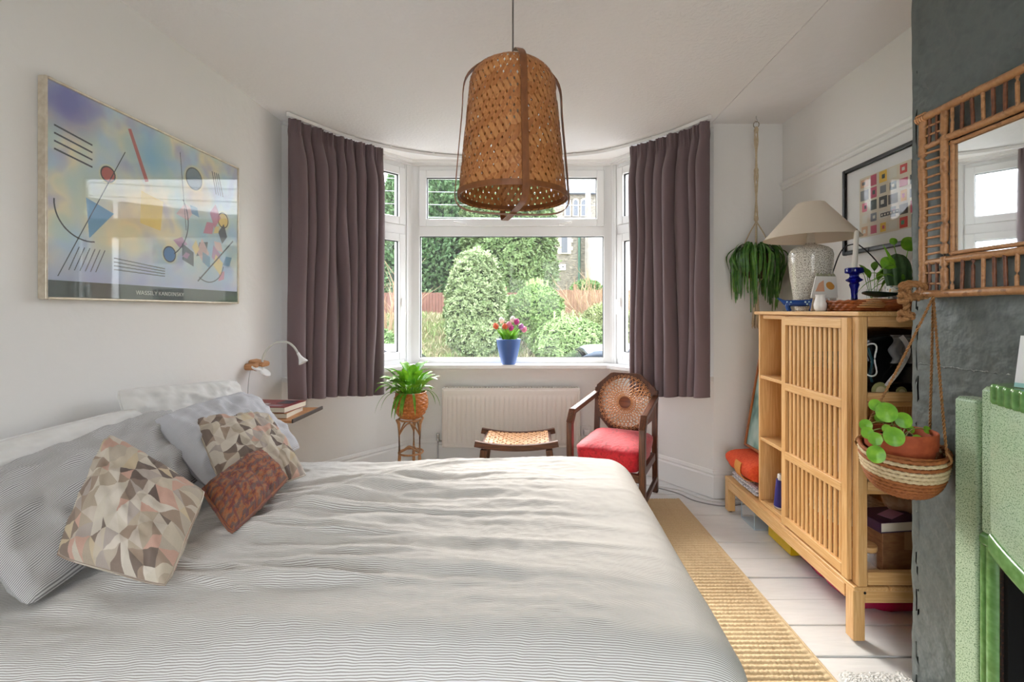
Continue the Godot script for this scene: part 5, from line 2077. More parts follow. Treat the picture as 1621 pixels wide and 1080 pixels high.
func dished(a: float, b: float, th: float, deep: float) -> MB:
	# a pointed oval plate whose ends turn up
	var mb := MB.new()
	for s in [0, 1]:
		var P := []
		for i in 17:
			var u := i / 8.0 - 1.0
			var row := PackedVector3Array()
			for j in 11:
				var v := j / 5.0 - 1.0
				var w := b * pow(maxf(0.0, 1.0 - u * u), 0.75)
				row.append(Vector3(u * a, deep * (0.75 * u * u + 0.5 * v * v * (1.0 - u * u)) + th * s, v * w))
			P.append(row)
		mb.grid(P, false, false, Vector2(1, 1), s == 0)
	var rim := []
	for i in 48:
		var t := TAU * i / 48.0
		var u := cos(t)
		var w := b * pow(maxf(0.0, 1.0 - u * u), 0.75) * signf(sin(t))
		rim.append(Vector3(u * a, deep * (0.75 * u * u + 0.5 * (1.0 - u * u)) + th * 0.5, w))
	mb.tube(rim, th * 0.5, 6, true)
	return mb

func animal() -> void:
	var o := thing("animal_figurine", "blue animal figurine with pale spots standing on cabinet edge", "figurine", P3(1.262, TOP, 2.16), -0.75)
	o.scale = Vector3(0.78, 0.78, 0.78)
	var blue := flat(Color(0.05, 0.24, 0.52), 0.3)
	var mb := MB.new()
	# trunk, tail and head as one tapered body, with splayed legs running into it
	mb.tube(spline([Vector3(-0.125, 0.083, 0), Vector3(-0.10, 0.066, 0), Vector3(-0.075, 0.052, 0), Vector3(-0.03, 0.050, 0), Vector3(0.03, 0.050, 0), Vector3(0.065, 0.056, 0), Vector3(0.09, 0.075, 0), Vector3(0.112, 0.080, 0), Vector3(0.135, 0.064, 0), Vector3(0.145, 0.054, 0)], 4), 0.02, 12, false, true, _taper([0.18, 0.45, 0.95, 1.0, 1.0, 1.0, 0.95, 0.9, 0.55, 0.35], 4))
	for s in [-1, 1]:
		mb.tube(spline([Vector3(-0.06, 0.05, s * 0.008), Vector3(-0.068, 0.028, s * 0.018), Vector3(-0.058, 0.002, s * 0.022)], 4), 0.012, 9, false, true, _taper([1.3, 0.9, 0.6], 4))
		mb.tube(spline([Vector3(0.06, 0.05, s * 0.008), Vector3(0.066, 0.028, s * 0.018), Vector3(0.056, 0.002, s * 0.022)], 4), 0.012, 9, false, true, _taper([1.3, 0.9, 0.6], 4))
	part("body", mb, blue, o)
	for s in [-1, 1]:
		mb = MB.new()
		mb.tube([Vector3(0.098, 0.092, s * 0.010), Vector3(0.094, 0.108, s * 0.018), Vector3(0.09, 0.118, s * 0.022)], 0.007, 7, false, true, [1.0, 0.8, 0.25])
		part("ear", mb, blue, o)
		for k in 6:
			mb = MB.new()
			var x: float = [-0.066, -0.046, -0.056, 0.032, 0.052, 0.042][k]
			mb.ball(Vector3(x, [0.056, 0.056, 0.043, 0.056, 0.056, 0.043][k], s * 0.0188), Vector3(0.0055, 0.0055, 0.002), 6, 10)
			part("spot", mb, flat(Color(0.75, 0.85, 0.86), 0.4), o)

func _taper(a: Array, k: int) -> Array:
	var out := []
	for i in a.size() - 1:
		for j in k:
			out.append(lerpf(a[i], a[i + 1], float(j) / k))
	out.append(a[a.size() - 1])
	return out

func hanging_plant() -> void:
	var at := P3(1.424, 0, 2.92)
	var cotton := mottled([[0.2, Color(0.86, 0.79, 0.67)], [0.8, Color(0.76, 0.68, 0.55)]], Vector3(30, 30, 30), 0.9, 250)
	var o := thing("hanging_planter", "cream cord hanger with trailing dark green plant by the corner", "plant", at)
	var mb := MB.new()
	mb.tube([Vector3(0, 2.503, 0), Vector3(0, 2.485, 0), Vector3(0.008, 2.47, 0), Vector3(0.0, 2.458, 0), Vector3(-0.008, 2.468, 0)], 0.002, 6)
	part("hook", mb, W.chrome, o)
	mb = MB.new()
	var ring := []
	for i in 24:
		ring.append(Vector3(cos(TAU * i / 24) * 0.018, 2.445 + sin(TAU * i / 24) * 0.018, 0.004 * sin(TAU * i / 24)))
	mb.tube(ring, 0.0025, 7, true)
	part("ring", mb, flat(Color(0.55, 0.50, 0.42), 0.4), o)
	for k in 4:
		var a := TAU * k / 4.0 + 0.5
		var e := Vector3(cos(a), 0, sin(a))
		mb = MB.new()
		var pts := []
		for i in 60:
			var f := i / 59.0
			var y := lerpf(2.43, 1.84, f)
			pts.append(Vector3(cos(a + f * 9.0), 0, sin(a + f * 9.0)) * (0.006 + 0.004 * sin(f * 14.0)) + Vector3.UP * y)
		pts.append(e * 0.035 + Vector3.UP * 1.76)
		pts.append(e * 0.07 + Vector3.UP * 1.68)
		pts.append(e * 0.092 + Vector3.UP * 1.60)
		pts.append(e * 0.06 + Vector3.UP * 1.48)
		pts.append(e * 0.01 + Vector3.UP * 1.43)
		mb.tube(pts, 0.0042, 6)
		part("cord", mb, cotton, o)
	for y in [2.41, 2.15, 1.84, 1.72]:
		if y < 1.8:
			continue
		mb = MB.new()
		mb.ball(Vector3(0, y, 0), Vector3(0.014, 0.02, 0.014), 8, 12)
		part("knot", mb, cotton, o)
	mb = MB.new()
	mb.ball(Vector3(0, 1.42, 0), Vector3(0.014, 0.022, 0.014), 8, 12)
	var r := rng(251)
	for i in 26:
		var a := r.randf() * TAU
		var e := Vector3(cos(a), 0, sin(a))
		mb.tube([Vector3(0, 1.42, 0) + e * 0.004, e * 0.014 + Vector3.UP * 1.30, e * r.randf_range(0.01, 0.03) + Vector3.UP * r.randf_range(1.13, 1.17)], 0.0028, 4, false, true)
	part("tassel", mb, cotton, o)
	mb = MB.new()
	mb.lathe([Vector2(0.001, 1.46), Vector2(0.055, 1.46), Vector2(0.075, 1.50), Vector2(0.084, 1.60), Vector2(0.084, 1.61), Vector2(0.078, 1.61), Vector2(0.076, 1.59), Vector2(0.001, 1.595)], 28)
	part("pot", mb, mottled([[0.2, Color(0.34, 0.24, 0.17)], [0.8, Color(0.26, 0.18, 0.12)]], Vector3(12, 12, 12), 0.85, 252), o)
	# flat, jointed trailing stems
	for i in 135:
		var a := r.randf() * TAU
		var e := Vector3(cos(a), 0, sin(a))
		var side := e.cross(Vector3.UP)
		var reach := r.randf_range(0.05, 0.125)
		var rise := r.randf_range(0.02, 0.09)
		var fall := r.randf_range(0.05, 0.30) * (1.25 if r.randf() < 0.15 else 1.0)
		var p0 := e * r.randf_range(0.01, 0.06) + Vector3.UP * 1.60
		var p1 := p0 + e * reach * 0.55 + Vector3.UP * rise
		var p2 := p0 + e * (reach + 0.02) + Vector3.UP * (rise * 0.3 - 0.02)
		var p3 := e * (0.085 + reach * 0.55) + Vector3.UP * (1.58 - fall)
		mb = MB.new()
		var P := []
		var pts := spline([p0, p1, p2, p3], 6)
		for k in pts.size():
			var w := 0.0065 * (0.75 + 0.35 * absf(sin(k * 1.1 + i))) * (0.35 if k == pts.size() - 1 else 1.0)
			var sw := side.rotated(Vector3.UP, sin(i * 1.7 + k * 0.25) * 0.9)
			P.append(PackedVector3Array([pts[k] - sw * w, pts[k] + e * 0.0016, pts[k] + sw * w]))
		mb.grid(P)
		part("stem", mb, W.leaf_dark if i % 3 else W.leaf_mid, o)
	for i in 5:
		mb = MB.new()
		var x: float = [-0.075, -0.055, 0.03, 0.06, -0.09][i]
		mb.tube([Vector3(x, 1.55, 0.08), Vector3(x * 1.05, 1.40, 0.085), Vector3(x, 1.24 + 0.03 * i, 0.085)], 0.003, 5)
		part("stem", mb, W.leaf_dark, o)

func wall_print() -> void:
	# frame on the right wall, built facing -x: local x runs towards the eye
	var o := thing("framed_print", "black framed print of small coloured shapes on the alcove wall", "picture", P3(1.6575, 1.765, 2.09), -PI / 2)
	var w := 0.655
	var h := 0.45
	var black := flat(Color(0.035, 0.033, 0.035), 0.25)
	var mb := MB.new()
	frame_of(mb, -w / 2, w / 2, -h / 2, h / 2, 0.022, 0.013, 0.024)
	part("frame", mb, black, o)
	mb = MB.new()
	mb.box(Vector3(0, 0, 0.007), Vector3(w - 0.03, h - 0.03, 0.004), 0.0)
	part("mount", mb, flat(Color(0.90, 0.895, 0.89), 0.7), o)
	mb = MB.new()
	mb.box(Vector3(0, 0, 0.0092), Vector3(0.43, 0.30, 0.0006), 0.0)
	var sheet := part("sheet", mb, flat(Color(0.84, 0.79, 0.70), 0.7), o)
	var cols := [Color(0.80, 0.62, 0.47), Color(0.13, 0.20, 0.17), Color(0.88, 0.62, 0.22), Color(0.84, 0.82, 0.76), Color(0.10, 0.11, 0.10), Color(0.75, 0.28, 0.40), Color(0.88, 0.42, 0.52), Color(0.08, 0.48, 0.35), Color(0.78, 0.16, 0.13), Color(0.45, 0.46, 0.48), Color(0.90, 0.72, 0.2), Color(0.25, 0.17, 0.12)]
	var r := rng(260)
	for i in 7:
		for j in 5:
			mb = MB.new()
			var cw := r.randf_range(0.030, 0.056)
			var ch := r.randf_range(0.034, 0.054)
			var x := -0.18 + i * 0.06
			var y := -0.12 + j * 0.06
			mb.box(Vector3(x, y, 0.0098), Vector3(cw, ch, 0.0006), 0.0)
			var c: Color = cols[(i * 5 + j * 3 + (i * j) % 4) % cols.size()]
			var q := part("printed_shape", mb, flat(c, 0.7), sheet)
			if (i + j) % 2 == 0:
				mb = MB.new()
				mb.box(Vector3(x + r.randf_range(-0.006, 0.006), y, 0.0103), Vector3(cw * 0.4, ch * 0.38, 0.0005), 0.0)
				q = part("printed_shape", mb, flat(cols[(i * 7 + j * 5 + 3) % cols.size()], 0.7), sheet)
	mb = MB.new()
	mb.box(Vector3(-0.02, -0.062, 0.0106), Vector3(0.11, 0.018, 0.0005), 0.0)
	part("printed_shape", mb, flat(Color(0.08, 0.08, 0.08), 0.7), sheet)
	mb = MB.new()
	for k in 6:
		mb.box(Vector3(-0.065 + k * 0.018, -0.062, 0.0110), Vector3(0.009, 0.008, 0.0004), 0.0)
	part("printed_dots", mb, flat(Color(0.85, 0.82, 0.75), 0.7), sheet, "stuff")
	mb = MB.new()
	mb.box(Vector3(0, 0, 0.0145), Vector3(w - 0.042, h - 0.042, 0.002), 0.0)
	part("glazing", mb, W.picture_glass, o)
	var hook := thing("picture_hook", "small brass hook on the picture rail above framed print", "hook", P3(1.634, 2.06, 1.80))
	mb = MB.new()
	mb.tube([Vector3(0.008, 0.055, 0), Vector3(-0.004, 0.045, 0), Vector3(-0.004, 0.0, 0), Vector3(-0.014, -0.012, 0), Vector3(-0.016, 0.004, 0)], 0.003, 6)
	part("wire", mb, W.chrome, hook)

func bench_things() -> void:
	# folded orange cloth over a patterned white one, on the far end of the bench
	var o := thing("patterned_cloth", "folded white patterned cloth under orange blanket on bench end", "cloth", P3(1.385, BENCH_TOP + 0.002, 2.665))
	part("cloth", folded(Vector3.ZERO, Vector3(0.33, 0.045, 0.33), 2, 270), mottled([[0.0, Color(0.25, 0.26, 0.34)], [0.36, Color(0.5, 0.5, 0.56)], [0.42, Color(0.88, 0.86, 0.85)], [1.0, Color(0.90, 0.89, 0.88)]], Vector3(6, 6, 6), 0.9, 271, 0.05, 2), o)
	o = thing("orange_blanket", "folded bright orange blanket with pale stripe on bench end", "blanket", P3(1.375, BENCH_TOP + 0.066, 2.67))
	part("cloth", folded(Vector3.ZERO, Vector3(0.38, 0.118, 0.35), 1, 272, 0.010), mottled([[0.2, Color(0.92, 0.37, 0.18)], [0.8, Color(0.86, 0.27, 0.13)]], Vector3(8, 8, 8), 0.85, 273, 0.03, 4, 0.4), o)
	var mb := MB.new()
	var pts := []
	for i in 17:
		var a := lerpf(-0.2, PI * 0.62, i / 16.0)
		# round the fold at the front, a few millimetres proud of it
		pts.append(Vector3(-0.10 - 0.098 * pow(maxf(sin(a + 0.2), 0.0), 0.6), 0.059 - 0.069 * cos(a + 0.2), 0.03))
	mb.band(pts, 0.004, 0.07, Vector3.BACK)
	part("stripe", mb, mottled([[0.2, Color(0.86, 0.56, 0.24)], [0.8, Color(0.90, 0.64, 0.34)]], Vector3(30, 30, 30), 0.85, 274), o)
	# framed picture leaning at the back of the bench
	o = thing("leaning_picture", "wood framed teal picture leaning behind end of the cabinet", "picture", P3(1.318, 0.415, 2.665), -PI / 2 + 0.04)
	o.rotation.x = -0.17
	o.rotation_order = EULER_ORDER_YXZ
	mb = MB.new()
	frame_of(mb, -0.16, 0.16, 0.0, 0.74, 0.016, 0.0, 0.03)
	part("frame", mb, timber(Color(0.70, 0.42, 0.22), Color(0.58, 0.32, 0.15), 1, 0.4, 10), o)
	mb = MB.new()
	mb.box(Vector3(0, 0.37, 0.002), Vector3(0.30, 0.72, 0.006), 0.0)
	part("print", mb, mottled([[0.2, Color(0.78, 0.84, 0.80)], [0.5, Color(0.62, 0.74, 0.70)], [0.7, Color(0.35, 0.50, 0.46)], [0.9, Color(0.80, 0.84, 0.80)]], Vector3(1.2, 0.7, 1.2), 0.5, 275, 0.012), o)
	# cone of thread
	o = thing("thread_cone", "cone of violet thread standing in the lowest open shelf", "thread", P3(1.275, BENCH_TOP + 0.0175, 2.345))
	mb = MB.new()
	var prof := []
	for i in 60:
		var f := i / 59.0
		prof.append(Vector2(lerpf(0.036, 0.025, f) + 0.0012 * cos(PI * i), 0.012 + f * 0.135))
	mb.lathe(prof, 28)
	part("thread", mb, flat(Color(0.24, 0.22, 0.55), 0.7), o)
	mb = MB.new()
	mb.lathe([Vector2(0.001, 0.0), Vector2(0.035, 0.0), Vector2(0.035, 0.012), Vector2(0.022, 0.02), Vector2(0.018, 0.15), Vector2(0.0205, 0.152), Vector2(0.019, 0.172), Vector2(0.010, 0.174), Vector2(0.010, 0.16), Vector2(0.001, 0.16)], 24)
	part("cone", mb, W.white, o)
	# under the bench
	o = thing("pink_packet", "glossy magenta plastic packet on floor under the bench", "packet", P3(1.47, 0.003, 2.06))
	var gloss := flat(Color(0.72, 0.02, 0.28), 0.2)
	part("packet", folded(Vector3.ZERO, Vector3(0.32, 0.125, 0.40), 1, 280, 0.018), gloss, o)
	mb = MB.new()
	mb.box(Vector3(-0.02, 0.118, 0.02), Vector3(0.2, 0.018, 0.3), 0.006)
	part("pale_label", mb, flat(Color(0.88, 0.62, 0.72), 0.25), o)
	o = thing("yellow_box", "bright yellow box on the floor under the bench", "box", P3(1.42, 0.003, 2.42))
	mb = MB.new()
	mb.box(Vector3(0, 0.045, 0), Vector3(0.24, 0.09, 0.22), 0.004)
	part("carton", mb, flat(Color(0.90, 0.74, 0.05), 0.4), o)
	mb = MB.new()
	mb.box(Vector3(0, 0.085, 0), Vector3(0.244, 0.03, 0.224), 0.004)
	part("lid", mb, flat(Color(0.92, 0.78, 0.08), 0.4), o)
	o = thing("clear_box", "clear plastic box on the floor below the thread cone", "box", P3(1.345, 0.003, 2.66))
	mb = MB.new()
	frame_of(mb, -0.10, 0.10, 0.0, 0.11, 0.006, 0.08, 0.004)
	frame_of(mb, -0.10, 0.10, 0.0, 0.11, 0.006, -0.08, 0.004)
	mb.box(Vector3(0, 0.004, 0), Vector3(0.2, 0.006, 0.16), 0.002)
	part("rim", mb, flat(Color(0.72, 0.78, 0.82), 0.3), o)
	mb = MB.new()
	for s in [-1, 1]:
		mb.box(Vector3(0, 0.055, s * 0.08), Vector3(0.19, 0.10, 0.002), 0.0)
		mb.box(Vector3(s * 0.099, 0.055, 0), Vector3(0.002, 0.10, 0.156), 0.0)
	part("walls", mb, W.glass, o)

# ------------------------------------------------------------------ chimney breast
const FACE := 1.267

func fireplace_side() -> void:
	var grey := mottled([[0.2, Color(0.35, 0.38, 0.375)], [0.5, Color(0.375, 0.405, 0.395)], [0.8, Color(0.335, 0.365, 0.36)]], Vector3(1.2, 1.2, 1.2), 0.42, 300, 0.02, 4, 0.5, 512)
	var o := struct("wall_chimney", "dark grey-green painted chimney breast carrying fireplace and mirror", "chimney breast")
	var mb := MB.new()
	var nn := noise(301, 5.0, 3)
	# a hand-plastered face with a softly rounded, slightly wavy edge
	var P := []
	for i in 61:
		var y := i / 60.0 * TALL
		var row := PackedVector3Array()
		for j in 41:
			var f := j / 40.0
			var d := 1.53 - 1.83 * f * f
			var x := FACE + nn.get_noise_2d(y * 1.2, d * 1.2) * 0.004
			if j < 4:
				x += [0.004, 0.001, 0.0, 0.0][j]
				d = 1.53 + nn.get_noise_2d(y * 3.0, 40.0) * 0.005 - [0.0, 0.003, 0.012, 0.03][j]
			row.append(P3(x, y, d))
		P.append(row)
	mb.grid(P)
	var rim := PackedVector3Array()
	var into := PackedVector3Array()
	for row in P:
		rim.append(row[0])
		into.append(Vector3(1.30, row[0].y, row[0].z + 0.004))
	mb.grid([rim, into])
	mb.box(P3(1.53, TALL / 2, 0.607), Vector3(0.50, TALL, 1.83), 0.0)
	part("plaster", mb, grey, o)
	# a raised, chipped crack across the plaster
	mb = MB.new()
	var pts := []
	var sc := []
	for i in 60:
		var d := lerpf(1.50, 1.02, i / 59.0)
		pts.append(P3(FACE + 0.0005, 1.075 + 0.012 * (1.5 - d) + nn.get_noise_1d(d * 14.0) * 0.006, d))
		sc.append(0.5 + 0.6 * absf(nn.get_noise_1d(d * 60.0)) * 2.0)
	mb.tube(pts, 0.0035, 6, false, true, sc)
	part("crack", mb, mottled([[0.2, Color(0.35, 0.38, 0.37)], [0.6, Color(0.40, 0.42, 0.41)], [0.8, Color(0.66, 0.68, 0.66)]], Vector3(14, 14, 14), 0.6, 302), o)
	fireplace()
	mirror()
	hanging_basket()

func fireplace() -> void:
	var pale := mottled([[0.0, Color(0.30, 0.42, 0.30)], [0.30, Color(0.46, 0.58, 0.45)], [0.38, Color(0.70, 0.80, 0.68)], [0.65, Color(0.75, 0.84, 0.72)], [1.0, Color(0.68, 0.79, 0.66)]], Vector3(4.5, 4.5, 4.5), 0.16, 310, 0.09, 3, 0.0, 512)
	var deep := mottled([[0.2, Color(0.36, 0.54, 0.29)], [0.8, Color(0.46, 0.64, 0.39)]], Vector3(6, 6, 6), 0.14, 311)
	var o := thing("fireplace", "pale green mottled glazed stepped fireplace with dark green trim", "fireplace")
	var c := 0.745   # its centre line, as a distance from the eye
	for s in [-1, 1]:
		var mb := MB.new()
		mb.box(P3(1.2365, 0.503, c + s * 0.529), Vector3(0.062, 1.006, 0.076), 0.010)
		part("outer_slab", mb, pale, o)
		mb = MB.new()
		mb.box(P3(1.2145, 0.862, c + s * 0.40), Vector3(0.109, 0.385, 0.09), 0.012)
		part("hood_step", mb, pale, o)
		mb = MB.new()
		mb.box(P3(1.213, 0.659, c + s * 0.40), Vector3(0.115, 0.034, 0.093), 0.010)
		part("hood_band", mb, deep, o)
		# fluted dark green pilaster beside the opening
		mb = MB.new()
		for q in [[0.479, 0.0115], [0.453, 0.0185]]:
			mb.tube([P3(1.215, 0.001, c + s * q[0]), P3(1.215, 0.645, c + s * q[0])], q[1], 16)
		mb.box(P3(1.240, 0.323, c + s * 0.466), Vector3(0.05, 0.645, 0.05), 0.003)
		part("pilaster", mb, deep, o)
	# the bowed hood in the middle, its lower edge arched
	var bow := func(t: float) -> float: return 1.118 - 0.075 * (1.0 - t * t)
	var arch := func(t: float) -> float: return 0.655 - 0.055 * (1.0 - t * t)
	_hood(o, "hood", pale, arch, 0.040, 1.025, bow, c, 0.0, 0)
	_hood(o, "hood_lip", deep, arch, 0.0, -1.0, bow, c, 0.006, 0)
	_hood(o, "mantel_band", deep, arch, -2.0, 1.072, bow, c, 0.004, 30)
	var mb := MB.new()
	var poly := PackedVector2Array([Vector2(1.262, -(c + 0.375)), Vector2(1.262, -(c - 0.375))])
	for i in 25:
		var t := i / 12.0 - 1.0
		poly.append(Vector2(bow.call(t) + 0.006, -(c + 0.37 * t)))
	mb.prism(poly, 1.058, 1.070)
	part("mantel_top", mb, pale, o)
	# firebox: black opening edged with rust
	mb = MB.new()
	mb.box(P3(1.262, 0.33, c), Vector3(0.012, 0.655, 0.89), 0.0)
	mb.box(P3(1.240, 0.33, c + 0.432), Vector3(0.045, 0.655, 0.016), 0.0)
	mb.box(P3(1.240, 0.33, c - 0.432), Vector3(0.045, 0.655, 0.016), 0.0)
	part("firebox", mb, flat(Color(0.018, 0.017, 0.017), 0.8), o)
	mb = MB.new()
	for s in [-1, 1]:
		mb.bar(P3(1.212, 0.0, c + s * 0.436), P3(1.212, 0.64, c + s * 0.436), 0.010, 0.008, 0.002, Vector3.RIGHT)
	part("rusted_edge", mb, mottled([[0.2, Color(0.22, 0.10, 0.05)], [0.6, Color(0.08, 0.06, 0.05)], [0.8, Color(0.33, 0.17, 0.09)]], Vector3(9, 9, 9), 0.85, 312), o, "", "rusty iron edges of the opening")
	# card on the mantel
	var k := thing("card", "small pale pink and white card leaning on mantel", "card", P3(1.128, 1.074, 0.985), -PI / 2 + 0.25)
	k.rotation.x = -0.18
	k.rotation_order = EULER_ORDER_YXZ
	mb = MB.new()
	mb.box(Vector3(0, 0.06, 0), Vector3(0.14, 0.12, 0.0015), 0.0)
	part("sheet", mb, flat(Color(0.90, 0.90, 0.90), 0.4), k)
	mb = MB.new()
	mb.box(Vector3(0, 0.005, 0.0009), Vector3(0.14, 0.01, 0.0006), 0.0)
	part("edge_stripe", mb, flat(Color(0.62, 0.80, 0.80), 0.4), k)
	mb = MB.new()
	mb.box(Vector3(0.01, 0.065, 0.0009), Vector3(0.10, 0.075, 0.0006), 0.0)
	part("picture", mb, mottled([[0.2, Color(0.88, 0.80, 0.82)], [0.8, Color(0.90, 0.89, 0.90)]], Vector3(9, 9, 9), 0.5, 313), k)

func _hood(o: Node3D, called: String, m: Material, arch: Callable, off: float, top: float, bow: Callable, c: float, proud: float, flutes: int) -> void:
	# a curved panel from its lower edge to its top; off -2 makes the fluted band above
	var P := []
	var cols := 240 if flutes else 48
	var rows := 10
	for i in rows + 1:
		var f := i / float(rows)
		var row := PackedVector3Array()
		for j in cols + 1:
			var t := j / float(cols) * 2.0 - 1.0
			var y0: float = arch.call(t) + off
			var y1 := top
			if top < 0.0:
				y1 = y0 + 0.048
			if flutes:
				y0 = 1.024
			var x: float = bow.call(t) - proud
			x += 0.004 * pow(absf(f - 0.5) * 2.0, 12.0)
			if flutes:
				x -= 0.007 * absf(sin(t * flutes * PI * 0.5)) - 0.004
			row.append(P3(x, lerpf(y0, y1, f), c + 0.37 * t))
		var back := PackedVector3Array()
		for e in [1.0, -1.0]:
			back.append(P3(1.262, row[0].y if e < 0 else row[cols].y, c + 0.37 * e))
		row.append(row[cols])
		row.append(back[0])
		row.append(back[0])
		row.append(back[1])
		row.append(back[1])
		row.append(row[0])
		P.append(row)
	var mb := MB.new()
	mb.grid(P, false, false, Vector2(1, 1), true)
	for e in [0, rows]:
		var row: PackedVector3Array = P[e]
		var n := Vector3.DOWN if e == 0 else Vector3.UP
		for j in cols:
			var a := row[j]
			var b := row[j + 1]
			var i0 := mb.vx(a, n, Vector2.ZERO)
			mb.vx(b, n, Vector2.ZERO)
			mb.vx(Vector3(1.262, b.y, b.z), n, Vector2.ZERO)
			mb.vx(Vector3(1.262, a.y, a.z), n, Vector2.ZERO)
			if e == 0:
				mb.tri(i0, i0 + 1, i0 + 2)
				mb.tri(i0, i0 + 2, i0 + 3)
			else:
				mb.tri(i0, i0 + 2, i0 + 1)
				mb.tri(i0, i0 + 3, i0 + 2)
	part(called, mb, m, o)

func mirror() -> void:
	var o := thing("mirror", "rattan framed mirror with open cane borders on chimney breast", "mirror")
	var X := 1.236
	var o0 := 1.447
	var i0 := 1.372
	var i1 := 0.745
	var o1 := 0.67
	var yt := 1.862
	var yb := 1.302
	var it := 1.768
	var ib := 1.402
	var pole := func(a: Vector3, b: Vector3, r: float, sd: int) -> MB:
		var mb := MB.new()
		var pts := []
		var sc := []
		var rr := rng(sd)
		var n := maxi(3, int(a.distance_to(b) / 0.012))
		var node := rr.randi_range(3, 9)
		var amp := minf(0.0012, a.distance_to(b) * 0.006)
		var bend := noise(sd, 1.0, 2)
		for i in n + 1:
			var f := i / float(n)
			var s := f * a.distance_to(b) * 5.0
			pts.append(a.lerp(b, f) + Vector3(bend.get_noise_2d(s, 1.0), bend.get_noise_2d(s, 20.0), bend.get_noise_2d(s, 40.0)) * amp * 2.0)
			sc.append(1.09 if i % 13 == node else 1.0)
		mb.tube(pts, r, 12, false, true, sc)
		return mb
	for d in [o0, o1]:
		part("outer_pole", pole.call(P3(X, yb - 0.012, d), P3(X, yt + 0.012, d), 0.0115, int(d * 900)), W.rattan, o)
	for y in [yt, yb]:
		part("outer_pole", pole.call(P3(X - 0.002, y, o0 + 0.015), P3(X - 0.002, y, o1 - 0.015), 0.0115, int(y * 900)), W.rattan, o)
	for d in [i0, i1]:
		part("inner_pole", pole.call(P3(X + 0.002, yb, d), P3(X + 0.002, yt, d), 0.0105, int(d * 700)), W.rattan, o)
	for y in [it, ib]:
		part("inner_pole", pole.call(P3(X + 0.004, y, i0), P3(X + 0.004, y, i1), 0.0105, int(y * 700)), W.rattan, o)
		for q in [[o0, i0], [i1, o1]]:
			part("inner_pole", pole.call(P3(X + 0.004, y, q[0]), P3(X + 0.004, y, q[1]), 0.009, int(y * 500 + q[0] * 100)), W.rattan, o)
		var mb := MB.new()
		mb.rod(P3(X + 0.008, y + (-0.019 if y > 1.6 else 0.019), i0 - 0.012), P3(X + 0.008, y + (-0.019 if y > 1.6 else 0.019), i1 + 0.012), 0.006)
		part("beading", mb, W.rattan, o)
	for q in [i0 - 0.019, i1 + 0.019]:
		var mb := MB.new()
		mb.rod(P3(X + 0.008, ib + 0.012, q), P3(X + 0.008, it - 0.012, q), 0.006)
		part("beading", mb, W.rattan, o)
	# thin canes filling the borders
	var r := rng(320)
	for q in [[o0, i0], [i1, o1]]:
		for k in 14:
			var y := lerpf(ib + 0.025, it - 0.025, k / 13.0)
			part("thin_cane", pole.call(P3(X, y + r.randf_range(-0.004, 0.004), q[0]), P3(X, y + r.randf_range(-0.004, 0.004), q[1]), 0.0038, 400 + k), W.rattan, o)
		for y in [yt - 0.062, yt - 0.034, yb + 0.034, yb + 0.066]:
			part("thin_cane", pole.call(P3(X, y, q[0]), P3(X, y + r.randf_range(-0.005, 0.005), q[1]), 0.0036, 430), W.rattan, o)
		for k in 2:
			var d := lerpf(q[0], q[1], 0.33 + 0.33 * k)
			for yy in [[it, yt], [yb, ib]]:
				part("thin_cane", pole.call(P3(X, yy[0], d), P3(X, yy[1], d), 0.0042, 440), W.rattan_dark, o)
	var n := 20
	for k in n:
		var d := lerpf(i0 - 0.028, i1 + 0.028, k / float(n - 1))
		for yy in [[it, yt], [yb, ib]]:
			part("thin_cane", pole.call(P3(X, yy[0], d + r.randf_range(-0.003, 0.003)), P3(X, yy[1], d + r.randf_range(-0.003, 0.003)), 0.0048, 460 + k), W.rattan_dark if k % 3 else W.rattan, o)
	# lashings at the corners
	for q in [[o0, yt], [o0, yb], [o1, yt], [o1, yb]]:
		var mb := MB.new()
		for k in 4:
			var ring := []
			for i in 14:
				var a := TAU * i / 14
				ring.append(P3(X + cos(a) * 0.0135, q[1] + sin(a) * 0.0135, q[0] - 0.012 + k * 0.008 + 0.002))
			mb.tube(ring, 0.003, 5, true)
		part("lashing", mb, W.cane, o)
	var glass := flat(Color(0.90, 0.92, 0.92), 0.02)
	glass.metallic = 1.0
	var mb := MB.new()
	mb.box(P3(X + 0.014, (it + ib) / 2, (i0 + i1) / 2), Vector3(0.004, it - ib - 0.02, i0 - i1 - 0.02), 0.001)
	part("glass", mb, glass, o)
	mb = MB.new()
	mb.box(P3(X + 0.021, (it + ib) / 2, (i0 + i1) / 2), Vector3(0.008, it - ib - 0.01, i0 - i1 - 0.01), 0.001)
	part("backing", mb, W.oak_y, o)

func twine(pts: Array, r: float, twist := 90.0) -> MB:
	# two strands laid round each other
	var mb := MB.new()
	for s in [0.0, PI]:
		var out := []
		var run := 0.0
		for i in pts.size():
			if i > 0:
				run += pts[i].distance_to(pts[i - 1])
			var z: Vector3 = (pts[mini(i + 1, pts.size() - 1)] - pts[maxi(i - 1, 0)]).normalized()
			var x := z.cross(Vector3(0.3, 0.5, 0.8)).normalized()
			var y := z.cross(x)
			out.append(pts[i] + (x * cos(run * twist + s) + y * sin(run * twist + s)) * r * 0.5)
		mb.tube(out, r * 0.62, 6)
	return mb

